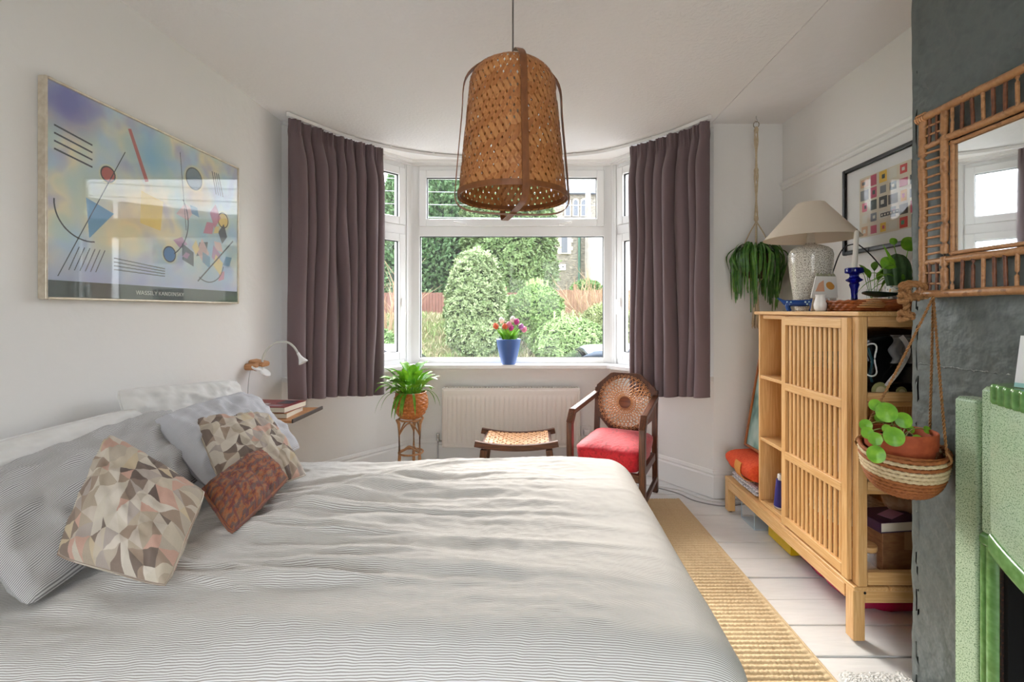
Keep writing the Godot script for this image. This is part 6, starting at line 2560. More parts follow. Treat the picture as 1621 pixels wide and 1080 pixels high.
func hanging_basket() -> void:
	var jute := mottled([[0.2, Color(0.66, 0.48, 0.30)], [0.8, Color(0.54, 0.37, 0.21)]], Vector3(40, 40, 40), 0.9, 330)
	var at := P3(1.14, 0.69, 1.408)
	var o := thing("hanging_basket", "two-tone woven basket hung on jute ropes from mirror corner", "basket", at)
	o.scale = Vector3(0.95, 0.95, 0.95)
	# coiled body: brown and cream rows of plaited coils
	var R := [Vector2(0.02, 0.0), Vector2(0.06, 0.006), Vector2(0.088, 0.030), Vector2(0.105, 0.070), Vector2(0.113, 0.115), Vector2(0.114, 0.150)]
	var line := []
	for q in R:
		line.append(q)
	var prof := spline(line, 4)
	var run := [0.0]
	for i in range(1, prof.size()):
		run.append(run[i - 1] + prof[i].distance_to(prof[i - 1]))
	var rows := 15
	for k in rows:
		var s: float = run[run.size() - 1] * (k + 0.5) / rows
		var i := 0
		while i < run.size() - 2 and run[i + 1] < s:
			i += 1
		var q: Vector2 = prof[i].lerp(prof[i + 1], (s - run[i]) / (run[i + 1] - run[i]))
		var mb := MB.new()
		var n := 72
		var ring := []
		for j in n:
			var a := TAU * j / n
			var tilt := 0.018 * sin(a + 2.6) * (k / float(rows))
			var rr := q.x + 0.0022 * cos(PI * j + PI * k)
			ring.append(Vector3(cos(a) * rr, q.y + 0.0022 * cos(PI * j + PI * (k % 2)) + tilt, sin(a) * rr))
		mb.tube(ring, 0.0062, 6, true)
		part("coil", mb, W.cream_coil if k in [9, 10, 11, 13] else W.rattan_coil, o)
	var mb := MB.new()
	mb.lathe([Vector2(0.001, 0.004), Vector2(0.058, 0.008), Vector2(0.086, 0.032), Vector2(0.103, 0.072), Vector2(0.110, 0.14)], 28)
	part("lining", mb, W.rattan_coil, o)
	# ropes to the mirror
	var knot := (P3(1.203, 1.292, 1.372) - at) / 0.95
	for q in [-2.35, 1.15, -0.25]:
		var foot := Vector3(cos(q) * 0.116, 0.150, sin(q) * 0.116)
		var pts := []
		for i in 121:
			var f := i / 120.0
			pts.append(foot.lerp(knot, f) + Vector3(0, -0.012 * sin(PI * f), 0))
		part("rope", twine(pts, 0.0042, 260.0), jute, o)
		mb = MB.new()
		mb.tube(spline([foot + Vector3(0, 0.01, 0), foot + Vector3(cos(q), 0, sin(q)) * 0.012 + Vector3(0, -0.012, 0), foot + Vector3(0, -0.03, 0)], 4), 0.004, 6)
		part("rope_loop", mb, jute, o)
	# the big knots at the mirror's corner
	var k := thing("rope_knot", "thick knotted jute rope tied round lower left mirror corner", "rope")
	var c := P3(1.205, 1.318, 1.445)
	for i in 3:
		var w := []
		for j in 40:
			var a := TAU * j / 40.0
			w.append(c + Vector3(0.030 * cos(a), 0.022 * sin(a) - 0.004 * i, (i - 1) * 0.013 + 0.006 * sin(a * 2.0)))
		w.append(w[0])
		part("wrap", twine(w, 0.0085, 190.0), jute, k)
	var tail := []
	for q in spline([c + Vector3(-0.02, 0.0, 0.0), c + Vector3(-0.030, -0.02, 0.01), c + Vector3(-0.033, -0.06, 0.012), c + Vector3(-0.034, -0.085, 0.012)], 10):
		tail.append(q)
	part("tail", twine(tail, 0.0095, 190.0), jute, k)
	for q in [[-0.028, 0.014], [-0.085, 0.015]]:
		var loop := []
		for j in 60:
			var a := TAU * 2.0 * j / 59.0
			loop.append(c + Vector3(-0.034 + q[1] * cos(a), q[0] + 0.012 * sin(a * 0.5) * cos(a), 0.012 + q[1] * sin(a)))
		part("knot", twine(loop, 0.009, 190.0), jute, k)
	# terracotta pot with a round-leaved plant
	var p := thing("potted_plant", "round-leaved green plant in a terracotta pot inside hanging basket", "plant", at + Vector3(0, 0.045, 0))
	p.rotation = Vector3(-0.05, 0, 0.03)
	p.scale = Vector3(0.96, 0.96, 0.96)
	var clay := mottled([[0.2, Color(0.68, 0.32, 0.17)], [0.8, Color(0.60, 0.26, 0.13)]], Vector3(6, 6, 6), 0.75, 331)
	mb = MB.new()
	mb.lathe([Vector2(0.001, 0.0), Vector2(0.066, 0.0), Vector2(0.070, 0.004), Vector2(0.088, 0.095), Vector2(0.094, 0.098), Vector2(0.0985, 0.146), Vector2(0.096, 0.150), Vector2(0.091, 0.148), Vector2(0.086, 0.10)], 44)
	part("pot", mb, clay, p)
	mb = MB.new()
	var P := []
	var nn := noise(332, 40.0, 2)
	for i in 10:
		var row := PackedVector3Array()
		for j in 33:
			var a := TAU * (j % 32) / 32.0
			var rr := 0.090 * i / 9.0 + 0.0005
			row.append(Vector3(cos(a) * rr, 0.122 + nn.get_noise_2d(cos(a) * rr, sin(a) * rr) * 0.008, sin(a) * rr))
		P.append(row)
	mb.grid(P, true, false)
	part("soil", mb, W.soil, p)
	var org := p.position
	# leaf centres relative to the pot, worked out from where each stands round it
	var ls := [[-0.091, 0.237, 0.025, 0.0179], [-0.079, 0.219, 0.055, 0.0291], [-0.019, 0.191, 0.045, 0.0235], [-0.147, 0.181, 0.055, 0.0175], [-0.158, 0.162, 0.075, 0.0172], [-0.098, 0.173, 0.075, 0.0124], [-0.092, 0.153, 0.095, 0.0273], [-0.150, 0.148, 0.095, 0.0188], [-0.005, 0.137, 0.075, 0.0143], [0.087, 0.149, 0.005, 0.0121], [-0.169, 0.109, 0.120, 0.0240], [0.050, 0.148, -0.015, 0.0122], [-0.051, 0.188, -0.015, 0.0143]]
	for q in ls:
		mb = MB.new()
		var tip := Vector3(q[0], q[1], q[2])
		round_leaf(mb, tip, Vector3(q[0] * 3.0 - 0.25, 0.35, 0.9), q[3])
		part("round_leaf", mb, W.leaf_bright, p)
		mb = MB.new()
		mb.tube(spline([Vector3(q[0] * 0.12, 0.12, q[2] * 0.1), Vector3(q[0] * 0.5, maxf(q[1], 0.15) * 0.95 + 0.01, q[2] * 0.5), tip - Vector3(0, 0, 0.002)], 5), 0.0018, 6)
		part("stalk", mb, W.stalk, p)

# ------------------------------------------------------------------ bed and the left wall
func bed_side() -> void:
	bed()
	pillows()
	rug()
	poster()
	bedside()

func ticking(dark: Color, pale: Color, share := 0.34) -> StandardMaterial3D:
	# woven stripes; one repeat of the picture is one stripe
	var im := Image.create(64, 64, false, Image.FORMAT_RGB8)
	var nn := noise(400, 0.12, 2)
	for y in 64:
		for x in 64:
			var f := y / 64.0
			var e := smoothstep(0.5 - share * 0.5 - 0.05, 0.5 - share * 0.5 + 0.05, f) * (1.0 - smoothstep(0.5 + share * 0.5 - 0.05, 0.5 + share * 0.5 + 0.05, f))
			im.set_pixel(x, y, pale.lerp(dark, clampf(e * (0.86 + 0.25 * nn.get_noise_2d(x, y)), 0, 1)))
	var m := flat(Color.WHITE, 0.85, 0.3)
	m.albedo_texture = ImageTexture.create_from_image(im)
	m.rim_enabled = true
	m.rim = 0.15
	return m

const STRIPE := 0.0040

func bed() -> void:
	W.ticking = ticking(Color(0.63, 0.60, 0.57), Color(0.94, 0.93, 0.915), 0.40)
	var o := thing("bed", "double bed with pale mattress standing head to the left wall", "bed")
	for x in [-1.5, 0.28]:
		for d in [0.98, 2.02]:
			var mb := MB.new()
			mb.box(P3(x, 0.082, d), Vector3(0.06, 0.134, 0.06), 0.004)
			part("leg", mb, W.oak_y, o)
	var mb := MB.new()
	mb.box(P3(-0.625, 0.235, 1.50), Vector3(1.95, 0.17, 1.20), 0.02)
	part("base", mb, flat(Color(0.60, 0.58, 0.56), 0.9), o)
	mb = MB.new()
	mb.box(P3(-0.625, 0.408, 1.50), Vector3(1.95, 0.172, 1.20), 0.05)
	part("mattress", mb, flat(Color(0.86, 0.85, 0.83), 0.9), o)
	# duvet laid over all of it
	var q := thing("duvet", "grey striped duvet with soft creases spread over the bed", "duvet")
	var nx := 340
	var nd := 300
	var X0 := -1.53
	var X1 := 0.328
	var D0 := 0.965
	var D1 := 2.015
	var R := 0.122
	var drop := 0.34
	var top := 0.572
	var big := noise(401, 0.9, 2)
	var crease := noise(402, 1.0, 3)
	var warp := noise(403, 1.1, 2)
	var fine := noise(404, 5.0, 3)
	var rr := rng(405)
	var creases := []
	for k in 62:
		var d0 := rr.randf_range(1.0, 1.95)
		creases.append([rr.randf_range(-1.2, -0.35), d0, rr.randf_range(0.35, 1.15), (d0 - 1.38) * 0.30 + rr.randf_range(-0.08, 0.08), rr.randf_range(0.010, 0.030), rr.randf_range(0.004, 0.015) * (0.55 if d0 > 1.65 else 1.0), rr.randf_range(-0.025, 0.025)])
	for k in 70:
		var d0 := rr.randf_range(1.1, 1.75)
		creases.append([rr.randf_range(-1.1, -0.5), d0, rr.randf_range(0.2, 0.7), (d0 - 1.38) * 0.45 + rr.randf_range(-0.12, 0.12), rr.randf_range(0.007, 0.013), rr.randf_range(0.002, 0.0055), rr.randf_range(-0.02, 0.02)])
	var P := []
	var UV := []
	for i in nd + 1:
		var sd := lerpf(D0 - drop, D1 + drop, i / float(nd))
		var row := PackedVector3Array()
		var uvr := PackedVector2Array()
		for j in nx + 1:
			var sx := lerpf(X0, X1 + drop, j / float(nx))
			var ox := maxf(0.0, sx - X1)
			var od := 0.0
			if sd < D0:
				od = sd - D0
			elif sd > D1:
				od = sd - D1
			var over := sqrt(ox * ox + od * od)
			var dir := Vector2(ox, od) / over if over > 1e-6 else Vector2.ZERO
			var quarter := R * PI * 0.5
			var out := 0.0
			var down := 0.0
			if over < quarter:
				out = R * sin(over / R)
				down = R * (1.0 - cos(over / R))
			else:
				out = R + 0.10 * (over - quarter)
				down = R + (over - quarter)
			# soft folds in the part that hangs
			var hang := clampf((over - quarter * 0.7) / 0.2, 0.0, 1.0)
			var round_ := (sd if absf(dir.x) > absf(dir.y) else sx)
			out += hang * 0.016 * sin(round_ * 26.0 + 3.0 * warp.get_noise_2d(sx * 2.0, sd * 2.0))
			var x := minf(sx, X1) + dir.x * out
			var d := clampf(sd, D0, D1) + dir.y * out
			var flat_ := 1.0 - clampf(over / quarter, 0.0, 1.0)
			# height: loft, long creases fanning from the pillows, small crumples
			var y := top - down
			y += big.get_noise_2d(sx * 1.2, sd * 1.6) * 0.024 * (0.35 + 0.65 * flat_)
			y += 0.030 * exp(-pow((sx + 0.30) / 0.55, 2.0)) * flat_
			var where := smoothstep(-1.35, -0.95, sx) * (1.0 - smoothstep(0.0, 0.34, sx))
			for k in creases.size():
				var q0: Array = creases[k]
				var t: float = (sx - q0[0]) / q0[2]
				if t <= 0.0 or t >= 1.0:
					continue
				var cd: float = q0[1] + q0[3] * (sx - q0[0]) + q0[6] * sin(t * 3.0 + k)
				var off: float = (sd - cd) / q0[4]
				if absf(off) < 3.0:
					# steep on the side nearer the eye, soft on the far side
					var pr := exp(-off * off * (1.6 if off < 0.0 else 0.55))
					y += q0[5] * pr * sin(PI * pow(t, 0.6)) * (0.25 + 0.75 * flat_)
			y += fine.get_noise_2d(sx * 2.4, sd * 4.6) * 0.003 * (0.25 + where)
			# the turned edge below the cushions stands up a little
			var along := (sx + 0.93) * 0.78 - (sd - 1.22) * 0.62
			y += 0.028 * exp(-pow(along / 0.075, 2.0)) * smoothstep(0.95, 1.1, sd) * (1.0 - smoothstep(1.75, 1.95, sd))
			y -= 0.012 * smoothstep(0.0, 0.35, -along) * flat_
			row.append(P3(x, y, d))
			uvr.append(Vector2(sx, (sd + 0.018 * warp.get_noise_2d(sx * 1.1, sd * 0.8)) / STRIPE))
		P.append(row)
		UV.append(uvr)
	mb = MB.new()
	mb.grid(P, false, false, Vector2(1, 1), false, UV)
	# its underside, a little lower
	var Q := []
	for i in range(0, nd + 1, 6):
		var row := PackedVector3Array()
		for j in range(0, nx + 1, 5):
			row.append(P[i][j] + Vector3(-0.014 * clampf((P[i][j].x - 0.35) * 10.0, 0, 1), -0.022, 0.0))
		Q.append(row)
	mb.grid(Q, false, false, Vector2(1, 1), true)
	part("cover", mb, W.ticking, q)
	mb = MB.new()
	var hem := []
	for i in range(0, nd + 1, 3):
		hem.append(P[i][nx])
	mb.tube(hem, 0.004, 6)
	part("hem", mb, W.ticking, q)

func pad(tl: Vector3, tr: Vector3, br: Vector3, bl: Vector3, thick: float, pinch: float, crumple: float, sd: int, seam := 0.0, puff := 0.42, n := 44, quilt := 0.0) -> MB:
	var mb := MB.new()
	var nn := noise(sd, 3.0, 3)
	var ridge := noise(sd + 7, 1.5, 2)
	var nor := (br - tl).cross(tr - bl).normalized()
	for side in [1.0, -1.0]:
		var P := []
		for i in n + 1:
			var v := i / float(n) * 2.0 - 1.0
			var row := PackedVector3Array()
			for j in n + 1:
				var u := j / float(n) * 2.0 - 1.0
				var rc := 1.0 - 0.075 * pow(absf(u * v), 3.0)
				var uu := u * (1.0 - pinch * (1.0 - v * v)) * rc
				var vv := v * (1.0 - pinch * (1.0 - u * u)) * rc
				var a := tl.lerp(tr, uu * 0.5 + 0.5)
				var b := bl.lerp(br, uu * 0.5 + 0.5)
				var p := a.lerp(b, vv * 0.5 + 0.5)
				var t := pow(maxf(0.0, (1.0 - u * u) * (1.0 - v * v)), puff)
				var edge := 1.0 - pow(maxf(absf(u), absf(v)), 4.0)
				var w := nn.get_noise_3d(u * 0.8, v * 0.8, side * 3.0) * crumple
				# pulls running in from the corners
				var ang := atan2(absf(v), absf(u))
				var near := smoothstep(0.55, 1.2, sqrt(u * u + v * v))
				w += crumple * 0.35 * near * sin(ang * 14.0 + 4.0 * ridge.get_noise_2d(u * 2.0, v * 2.0)) * edge
				w += crumple * 0.7 * (0.5 - absf(ridge.get_noise_2d(u * 1.2 + 9.0, v * 0.7)) * 2.0)
				if quilt > 0.0:
					var qa := absf(sin(u * PI * 1.5)) * absf(sin((v + 0.3 * u) * PI * 1.0))
					w += quilt * (pow(qa, 0.4) - 0.8)
				p += nor * side * (thick * 0.5 * t + w * minf(1.0, edge * 3.0) * 0.6)
				row.append(p)
			P.append(row)
		mb.grid(P, false, false, Vector2(1, 1), side < 0.0)
	if seam > 0.0:
		var rim := []
		for k in 4:
			for i in 14:
				var f := i / 14.0 * 2.0 - 1.0
				var uv: Vector2 = [Vector2(f, -1), Vector2(1, f), Vector2(-f, 1), Vector2(-1, -f)][k]
				var rc := 1.0 - 0.075 * pow(absf(uv.x * uv.y), 3.0)
				var u := uv.x * (1.0 - pinch * (1.0 - uv.y * uv.y)) * rc
				var v := uv.y * (1.0 - pinch * (1.0 - uv.x * uv.x)) * rc
				rim.append(tl.lerp(tr, u * 0.5 + 0.5).lerp(bl.lerp(br, u * 0.5 + 0.5), v * 0.5 + 0.5))
		mb.tube(rim, seam, 7, true)
	return mb

func cloth_tex(im: Image, rough := 0.85) -> StandardMaterial3D:
	var m := flat(Color.WHITE, rough, 0.3)
	m.albedo_texture = ImageTexture.create_from_image(im)
	m.rim_enabled = true
	m.rim = 0.15
	return m

func facets(sd: int) -> Image:
	# printed cloth of flat triangles and kites in browns, creams and dusty pink
	var S := 512
	var im := Image.create(S, S, false, Image.FORMAT_RGB8)
	var r := rng(sd + 31)
	var pts := PackedVector2Array()
	var n := 10
	for i in n + 1:
		for j in n + 1:
			var p := Vector2(i, j) * S / n
			if i > 0 and i < n:
				p.x += r.randf_range(-0.42, 0.42) * S / n
			if j > 0 and j < n:
				p.y += r.randf_range(-0.42, 0.42) * S / n
			pts.append(p)
	var tris := Geometry2D.triangulate_delaunay(pts)
	var tones := [Color(0.84, 0.80, 0.73), Color(0.81, 0.76, 0.70), Color(0.86, 0.82, 0.76), Color(0.81, 0.76, 0.68), Color(0.76, 0.71, 0.64), Color(0.73, 0.67, 0.59), Color(0.66, 0.58, 0.51), Color(0.51, 0.45, 0.41), Color(0.46, 0.40, 0.37), Color(0.82, 0.67, 0.60), Color(0.84, 0.80, 0.74), Color(0.72, 0.67, 0.63), Color(0.82, 0.75, 0.63), Color(0.58, 0.51, 0.46)]
	var nn := noise(sd, 0.4, 2)
	var last := 0
	for k in range(0, tris.size(), 3):
		var a := pts[tris[k]]
		var b := pts[tris[k + 1]]
		var c := pts[tris[k + 2]]
		var pick := last if r.randf() < 0.22 else r.randi() % tones.size()
		last = pick
		var col: Color = tones[pick]
		var lo := a.min(b).min(c)
		var hi := a.max(b).max(c)
		var area := (b - a).cross(c - a)
		if absf(area) < 1.0:
			continue
		for y in range(maxi(0, int(lo.y)), mini(S - 1, int(hi.y) + 1) + 1):
			for x in range(maxi(0, int(lo.x)), mini(S - 1, int(hi.x) + 1) + 1):
				var p := Vector2(x + 0.5, y + 0.5)
				var w0 := (b - a).cross(p - a) / area
				var w1 := (c - b).cross(p - b) / area
				var w2 := (a - c).cross(p - c) / area
				if w0 >= -0.01 and w1 >= -0.01 and w2 >= -0.01:
					var v := 1.0 + 0.05 * nn.get_noise_2d(x, y) + (0.02 if (x + y) % 4 < 2 else -0.02)
					im.set_pixel(x, y, col * v)
	return im

func kilim(sd: int) -> Image:
	var S := 256
	var im := Image.create(S, S, false, Image.FORMAT_RGB8)
	var nn := noise(sd, 0.035, 4)
	var n2 := noise(sd + 1, 0.2, 2)
	var rust := Color(0.60, 0.36, 0.25)
	var orange := Color(0.72, 0.47, 0.33)
	var violet := Color(0.47, 0.29, 0.32)
	var slate := Color(0.38, 0.37, 0.41)
	var olive := Color(0.58, 0.46, 0.38)
	for y in S:
		for x in S:
			var sx := floorf(x / 5.0) * 5.0
			var sy := floorf(y / 3.0) * 3.0
			var v := nn.get_noise_2d(sx, sy)
			var band := absf(sin(sx * 0.07 + 1.2 * nn.get_noise_2d(sy, sx * 0.4)))
			var c := rust.lerp(orange, clampf(0.5 + v * 1.6, 0, 1))
			if band > 0.93:
				c = c.lerp(slate, 0.6)
			elif v > 0.22:
				c = c.lerp(olive, 0.6)
			elif v < -0.22:
				c = c.lerp(violet, 0.65)
			if absf(sin(sy * 0.09)) > 0.96 and v > -0.1:
				c = c.lerp(violet, 0.6)
			c = c * (1.0 + 0.12 * n2.get_noise_2d(x, y * 3.0))
			im.set_pixel(x, y, c)
	return im

func pillows() -> void:
	var white := mottled([[0.2, Color(0.89, 0.88, 0.86)], [0.8, Color(0.92, 0.915, 0.90)]], Vector3(3, 3, 3), 0.85, 410)
	var defs := [
		["white pillow at the near left against the wall", [P3(-1.58, 0.87, 1.22), P3(-1.575, 0.875, 1.88), P3(-1.44, 0.60, 1.88), P3(-1.42, 0.60, 1.22)], 0.13, 411],
		["white pillow further along the wall below the wall lamp", [P3(-1.60, 0.955, 1.72), P3(-1.47, 0.915, 2.26), P3(-1.33, 0.62, 2.20), P3(-1.48, 0.62, 1.72)], 0.13, 412]]
	for q in defs:
		var o := thing("pillow", q[0], "pillow", Vector3.ZERO, 0.0, "white pillows against the wall")
		part("cover", pad(q[1][0], q[1][1], q[1][2], q[1][3], q[2], 0.04, 0.028, q[3], 0.004), white, o)
	# grey striped pillows in front of them
	var grey := ticking(Color(0.50, 0.49, 0.49), Color(0.86, 0.855, 0.85), 0.42)
	grey.uv1_scale = Vector3(1, 88, 1)
	defs = [
		["large grey striped pillow at the near left of the bed", [P3(-1.53, 0.79, 1.15), P3(-1.535, 0.842, 1.93), P3(-1.235, 0.635, 1.77), P3(-1.075, 0.60, 0.95)], 0.175, 413],
		["pale grey striped pillow at the far side beside bedside shelf", [P3(-1.41, 0.855, 1.66), P3(-1.395, 0.865, 2.20), P3(-1.03, 0.63, 2.04), P3(-1.12, 0.63, 1.55)], 0.15, 414]]
	var pale := ticking(Color(0.70, 0.70, 0.72), Color(0.87, 0.87, 0.885), 0.4)
	pale.uv1_scale = Vector3(1, 88, 1)
	for q in defs:
		var o := thing("pillow", q[0], "pillow", Vector3.ZERO, 0.0, "grey striped pillows")
		part("cover", pad(q[1][0], q[1][1], q[1][2], q[1][3], q[2], 0.05, 0.030, q[3]), grey if q[3] == 413 else pale, o)
	defs = [
		["large cushion printed with brown and cream triangles leaning at front", [P3(-1.275, 0.893, 1.36), P3(-0.895, 0.752, 1.25), P3(-0.815, 0.628, 1.01), P3(-1.125, 0.671, 1.06)], 0.15, 420],
		["smaller triangle printed cushion leaning behind the red kilim cushion", [P3(-1.315, 0.845, 1.74), P3(-1.185, 0.80, 2.02), P3(-0.88, 0.60, 1.78), P3(-1.02, 0.62, 1.50)], 0.11, 421]]
	for q in defs:
		var o := thing("cushion", q[0], "cushion", Vector3.ZERO, 0.0, "triangle printed cushions")
		var m := cloth_tex(facets(q[3]))
		m.heightmap_enabled = false
		part("cover", pad(q[1][0], q[1][1], q[1][2], q[1][3], q[2], 0.05, 0.020, q[3], 0.003), m, o)
	var o := thing("cushion", "small quilted red and orange kilim cushion lying in front", "cushion")
	part("cover", pad(P3(-1.02, 0.735, 1.70), P3(-0.84, 0.675, 1.56), P3(-0.835, 0.63, 1.25), P3(-1.03, 0.70, 1.40), 0.11, 0.05, 0.010, 425, 0.006, 0.36, 44, 0.022), cloth_tex(kilim(426), 0.9), o)

func rug() -> void:
	var o := thing("rug", "natural jute rug with chunky woven rows under the bed", "rug")
	var mb := MB.new()
	var P := []
	var pitch := 0.0235
	var nn := noise(430, 8.0, 2)
	var D0 := 0.75
	var D1 := 3.0
	var rows := int((D1 - D0) / pitch) * 6
	for i in rows + 1:
		var d := lerpf(D0, D1, i / float(rows))
		var edge := lerpf(1.042, 0.953, (d - 0.75) / 2.25)
		var row := PackedVector3Array()
		var rn := d / pitch
		for j in 121:
			var x := lerpf(0.34, edge, j / 120.0)
			var ph := x / 0.0165 * PI + (PI * 0.5 if int(floor(rn)) % 2 else 0.0)
			var bump := pow(absf(sin(rn * PI)), 0.6) * (0.62 + 0.38 * absf(sin(ph)))
			var y := 0.004 + 0.009 * bump + nn.get_noise_2d(x * 6, d * 6) * 0.0015
			if j == 120 or i == 0 or i == rows:
				y = 0.001
			if j >= 117 and j < 120:
				y = 0.010 + 0.002 * absf(sin(rn * PI))
			row.append(P3(x, y, d))
		P.append(row)
	mb.grid(P)
	var jute := mottled([[0.2, Color(0.88, 0.79, 0.64)], [0.5, Color(0.80, 0.69, 0.53)], [0.8, Color(0.92, 0.84, 0.70)]], Vector3(9, 9, 9), 0.95, 431, 0.08, 3)
	part("weave", mb, jute, o)
	mb = MB.new()
	mb.prism(PackedVector2Array([Vector2(-1.25, -0.4), Vector2(0.36, -0.4), Vector2(0.36, -3.0), Vector2(-1.25, -3.0)]), 0.001, 0.012)
	part("backing", mb, jute, o)
	mb = MB.new()
	var edge_pts := []
	for i in 80:
		var d := lerpf(D0, D1, i / 79.0)
		edge_pts.append(P3(lerpf(1.042, 0.953, (d - 0.75) / 2.25) - 0.002, 0.007, d))
	mb.tube(edge_pts, 0.006, 6)
	part("binding", mb, jute, o)

func blot(im: Image, c: Vector2, r: float, col: Color, soft := 1.0) -> void:
	for y in range(maxi(0, int(c.y - r)), mini(im.get_height() - 1, int(c.y + r)) + 1):
		for x in range(maxi(0, int(c.x - r)), mini(im.get_width() - 1, int(c.x + r)) + 1):
			var f := 1.0 - Vector2(x, y).distance_to(c) / r
			if f > 0.0:
				im.set_pixel(x, y, im.get_pixel(x, y).lerp(col, col.a * (minf(1.0, f / soft) if soft > 0.0 else 1.0)))

func polyfill(im: Image, pts: PackedVector2Array, col: Color) -> void:
	var lo := pts[0]
	var hi := pts[0]
	for p in pts:
		lo = lo.min(p)
		hi = hi.max(p)
	for y in range(maxi(0, int(lo.y)), mini(im.get_height() - 1, int(hi.y)) + 1):
		for x in range(maxi(0, int(lo.x)), mini(im.get_width() - 1, int(hi.x)) + 1):
			if Geometry2D.is_point_in_polygon(Vector2(x + 0.5, y + 0.5), pts):
				im.set_pixel(x, y, im.get_pixel(x, y).lerp(Color(col, 1), col.a))

func stroke(im: Image, pts: Array, w: float, col: Color) -> void:
	for i in pts.size() - 1:
		var a: Vector2 = pts[i]
		var b: Vector2 = pts[i + 1]
		var n := (b - a).orthogonal().normalized() * w * 0.5
		polyfill(im, PackedVector2Array([a + n, b + n, b - n, a - n]), col)

func art() -> Image:
	# a plain invented abstract: soft clouds of colour with loose bars, discs, rings and kites
	var im := Image.create(800, 600, false, Image.FORMAT_RGB8)
	var n1 := noise(440, 0.0045, 3)
	var n2 := noise(441, 0.006, 3)
	for y in 600:
		for x in 800:
			var a := n1.get_noise_2d(x, y)
			var b := n2.get_noise_2d(x, y)
			var c := Color(0.66, 0.78, 0.86).lerp(Color(0.90, 0.85, 0.70), clampf(0.5 + a * 1.5 + 0.2 * (1.0 - absf(x - 330.0) / 330.0), 0, 1))
			c = c.lerp(Color(0.68, 0.80, 0.74), clampf(b * 1.3, 0, 0.6))
			c = c.lerp(Color(0.58, 0.58, 0.78), clampf(-b * 1.4 - 0.12, 0, 0.7))
			if y > 430:
				c = c.lerp(Color(0.56, 0.60, 0.78), clampf((y - 430) / 150.0, 0, 0.75))
			c = c.lerp(Color(0.93, 0.93, 0.90), 0.22)
			im.set_pixel(x, y, c)
	blot(im, Vector2(60, 40), 120, Color(0.42, 0.42, 0.70, 0.8), 0.8)
	blot(im, Vector2(330, 100), 130, Color(0.45, 0.70, 0.86, 0.7), 0.9)
	blot(im, Vector2(650, 380), 180, Color(0.42, 0.66, 0.84, 0.6), 0.9)
	blot(im, Vector2(250, 330), 190, Color(0.93, 0.82, 0.58, 0.7), 0.9)
	blot(im, Vector2(560, 180), 110, Color(0.86, 0.72, 0.52, 0.6), 0.9)
	var ink := Color(0.14, 0.16, 0.19, 0.9)
	var tones := [Color(0.78, 0.46, 0.55), Color(0.20, 0.22, 0.26), Color(0.86, 0.70, 0.68), Color(0.36, 0.54, 0.66), Color(0.70, 0.50, 0.64), Color(0.90, 0.80, 0.50)]
	# rings and discs
	for q in [[Vector2(540, 120), 44.0, Color(0.46, 0.53, 0.57)], [Vector2(180, 210), 26.0, Color(0.72, 0.36, 0.32)], [Vector2(420, 430), 30.0, Color(0.36, 0.52, 0.70)], [Vector2(706, 250), 34.0, Color(0.88, 0.78, 0.46)]]:
		blot(im, q[0], q[1] * 1.3, Color(0.92, 0.86, 0.62, 0.8), 0.35)
		blot(im, q[0], q[1], ink, 0.03)
		blot(im, q[0], q[1] - 4.0, Color(q[2], 1), 0.04)
	# blocks and kites
	polyfill(im, PackedVector2Array([Vector2(300, 230), Vector2(392, 246), Vector2(380, 352), Vector2(296, 340)]), Color(0.92, 0.80, 0.42, 0.9))
	polyfill(im, PackedVector2Array([Vector2(110, 300), Vector2(200, 330), Vector2(120, 420)]), Color(0.36, 0.58, 0.74, 0.9))
	polyfill(im, PackedVector2Array([Vector2(250, 40), Vector2(262, 36), Vector2(330, 190), Vector2(316, 196)]), Color(0.72, 0.36, 0.34, 0.9))
	var r := rng(442)
	for i in 18:
		var c := Vector2(r.randf_range(440, 740), r.randf_range(220, 500))
		var e := r.randf_range(0, TAU)
		var s := r.randf_range(20, 54)
		polyfill(im, PackedVector2Array([c + Vector2.from_angle(e) * s, c + Vector2.from_angle(e + 1.7) * s * 0.7, c + Vector2.from_angle(e + 3.0) * s, c + Vector2.from_angle(e + 4.6) * s * 0.6]), Color(tones[i % 6], 0.8))
	# bars and curves
	for k in 4:
		stroke(im, [Vector2(20, 120 + k * 22), Vector2(130, 138 + k * 22)], 5.0, ink)
		stroke(im, [Vector2(200, 470 + k * 12), Vector2(400, 486 + k * 9)], 3.0, ink)
		stroke(im, [Vector2(640 + k * 12, 60), Vector2(664 + k * 14, 150)], 4.0, ink)
	for k in 6:
		stroke(im, [Vector2(60 + k * 16, 520), Vector2(90 + k * 16, 450)], 2.5, ink)
	for q in [[Vector2(360, 300), 150.0, -0.6, 1.0], [Vector2(120, 330), 100.0, 1.4, 3.2], [Vector2(620, 430), 90.0, 0.2, 2.2]]:
		var arc := []
		for i in 30:
			arc.append(q[0] + Vector2.from_angle(lerpf(q[2], q[3], i / 29.0)) * q[1])
		stroke(im, arc, 4.0, ink)
	stroke(im, [Vector2(30, 540), Vector2(240, 120)], 3.0, ink)
	stroke(im, [Vector2(470, 40), Vector2(500, 330)], 2.5, ink)
	stroke(im, [Vector2(560, 520), Vector2(770, 330)], 6.0, ink)
	polyfill(im, PackedVector2Array([Vector2(0, 552), Vector2(800, 552), Vector2(800, 600), Vector2(0, 600)]), Color(0.20, 0.25, 0.21, 0.96))
	return im

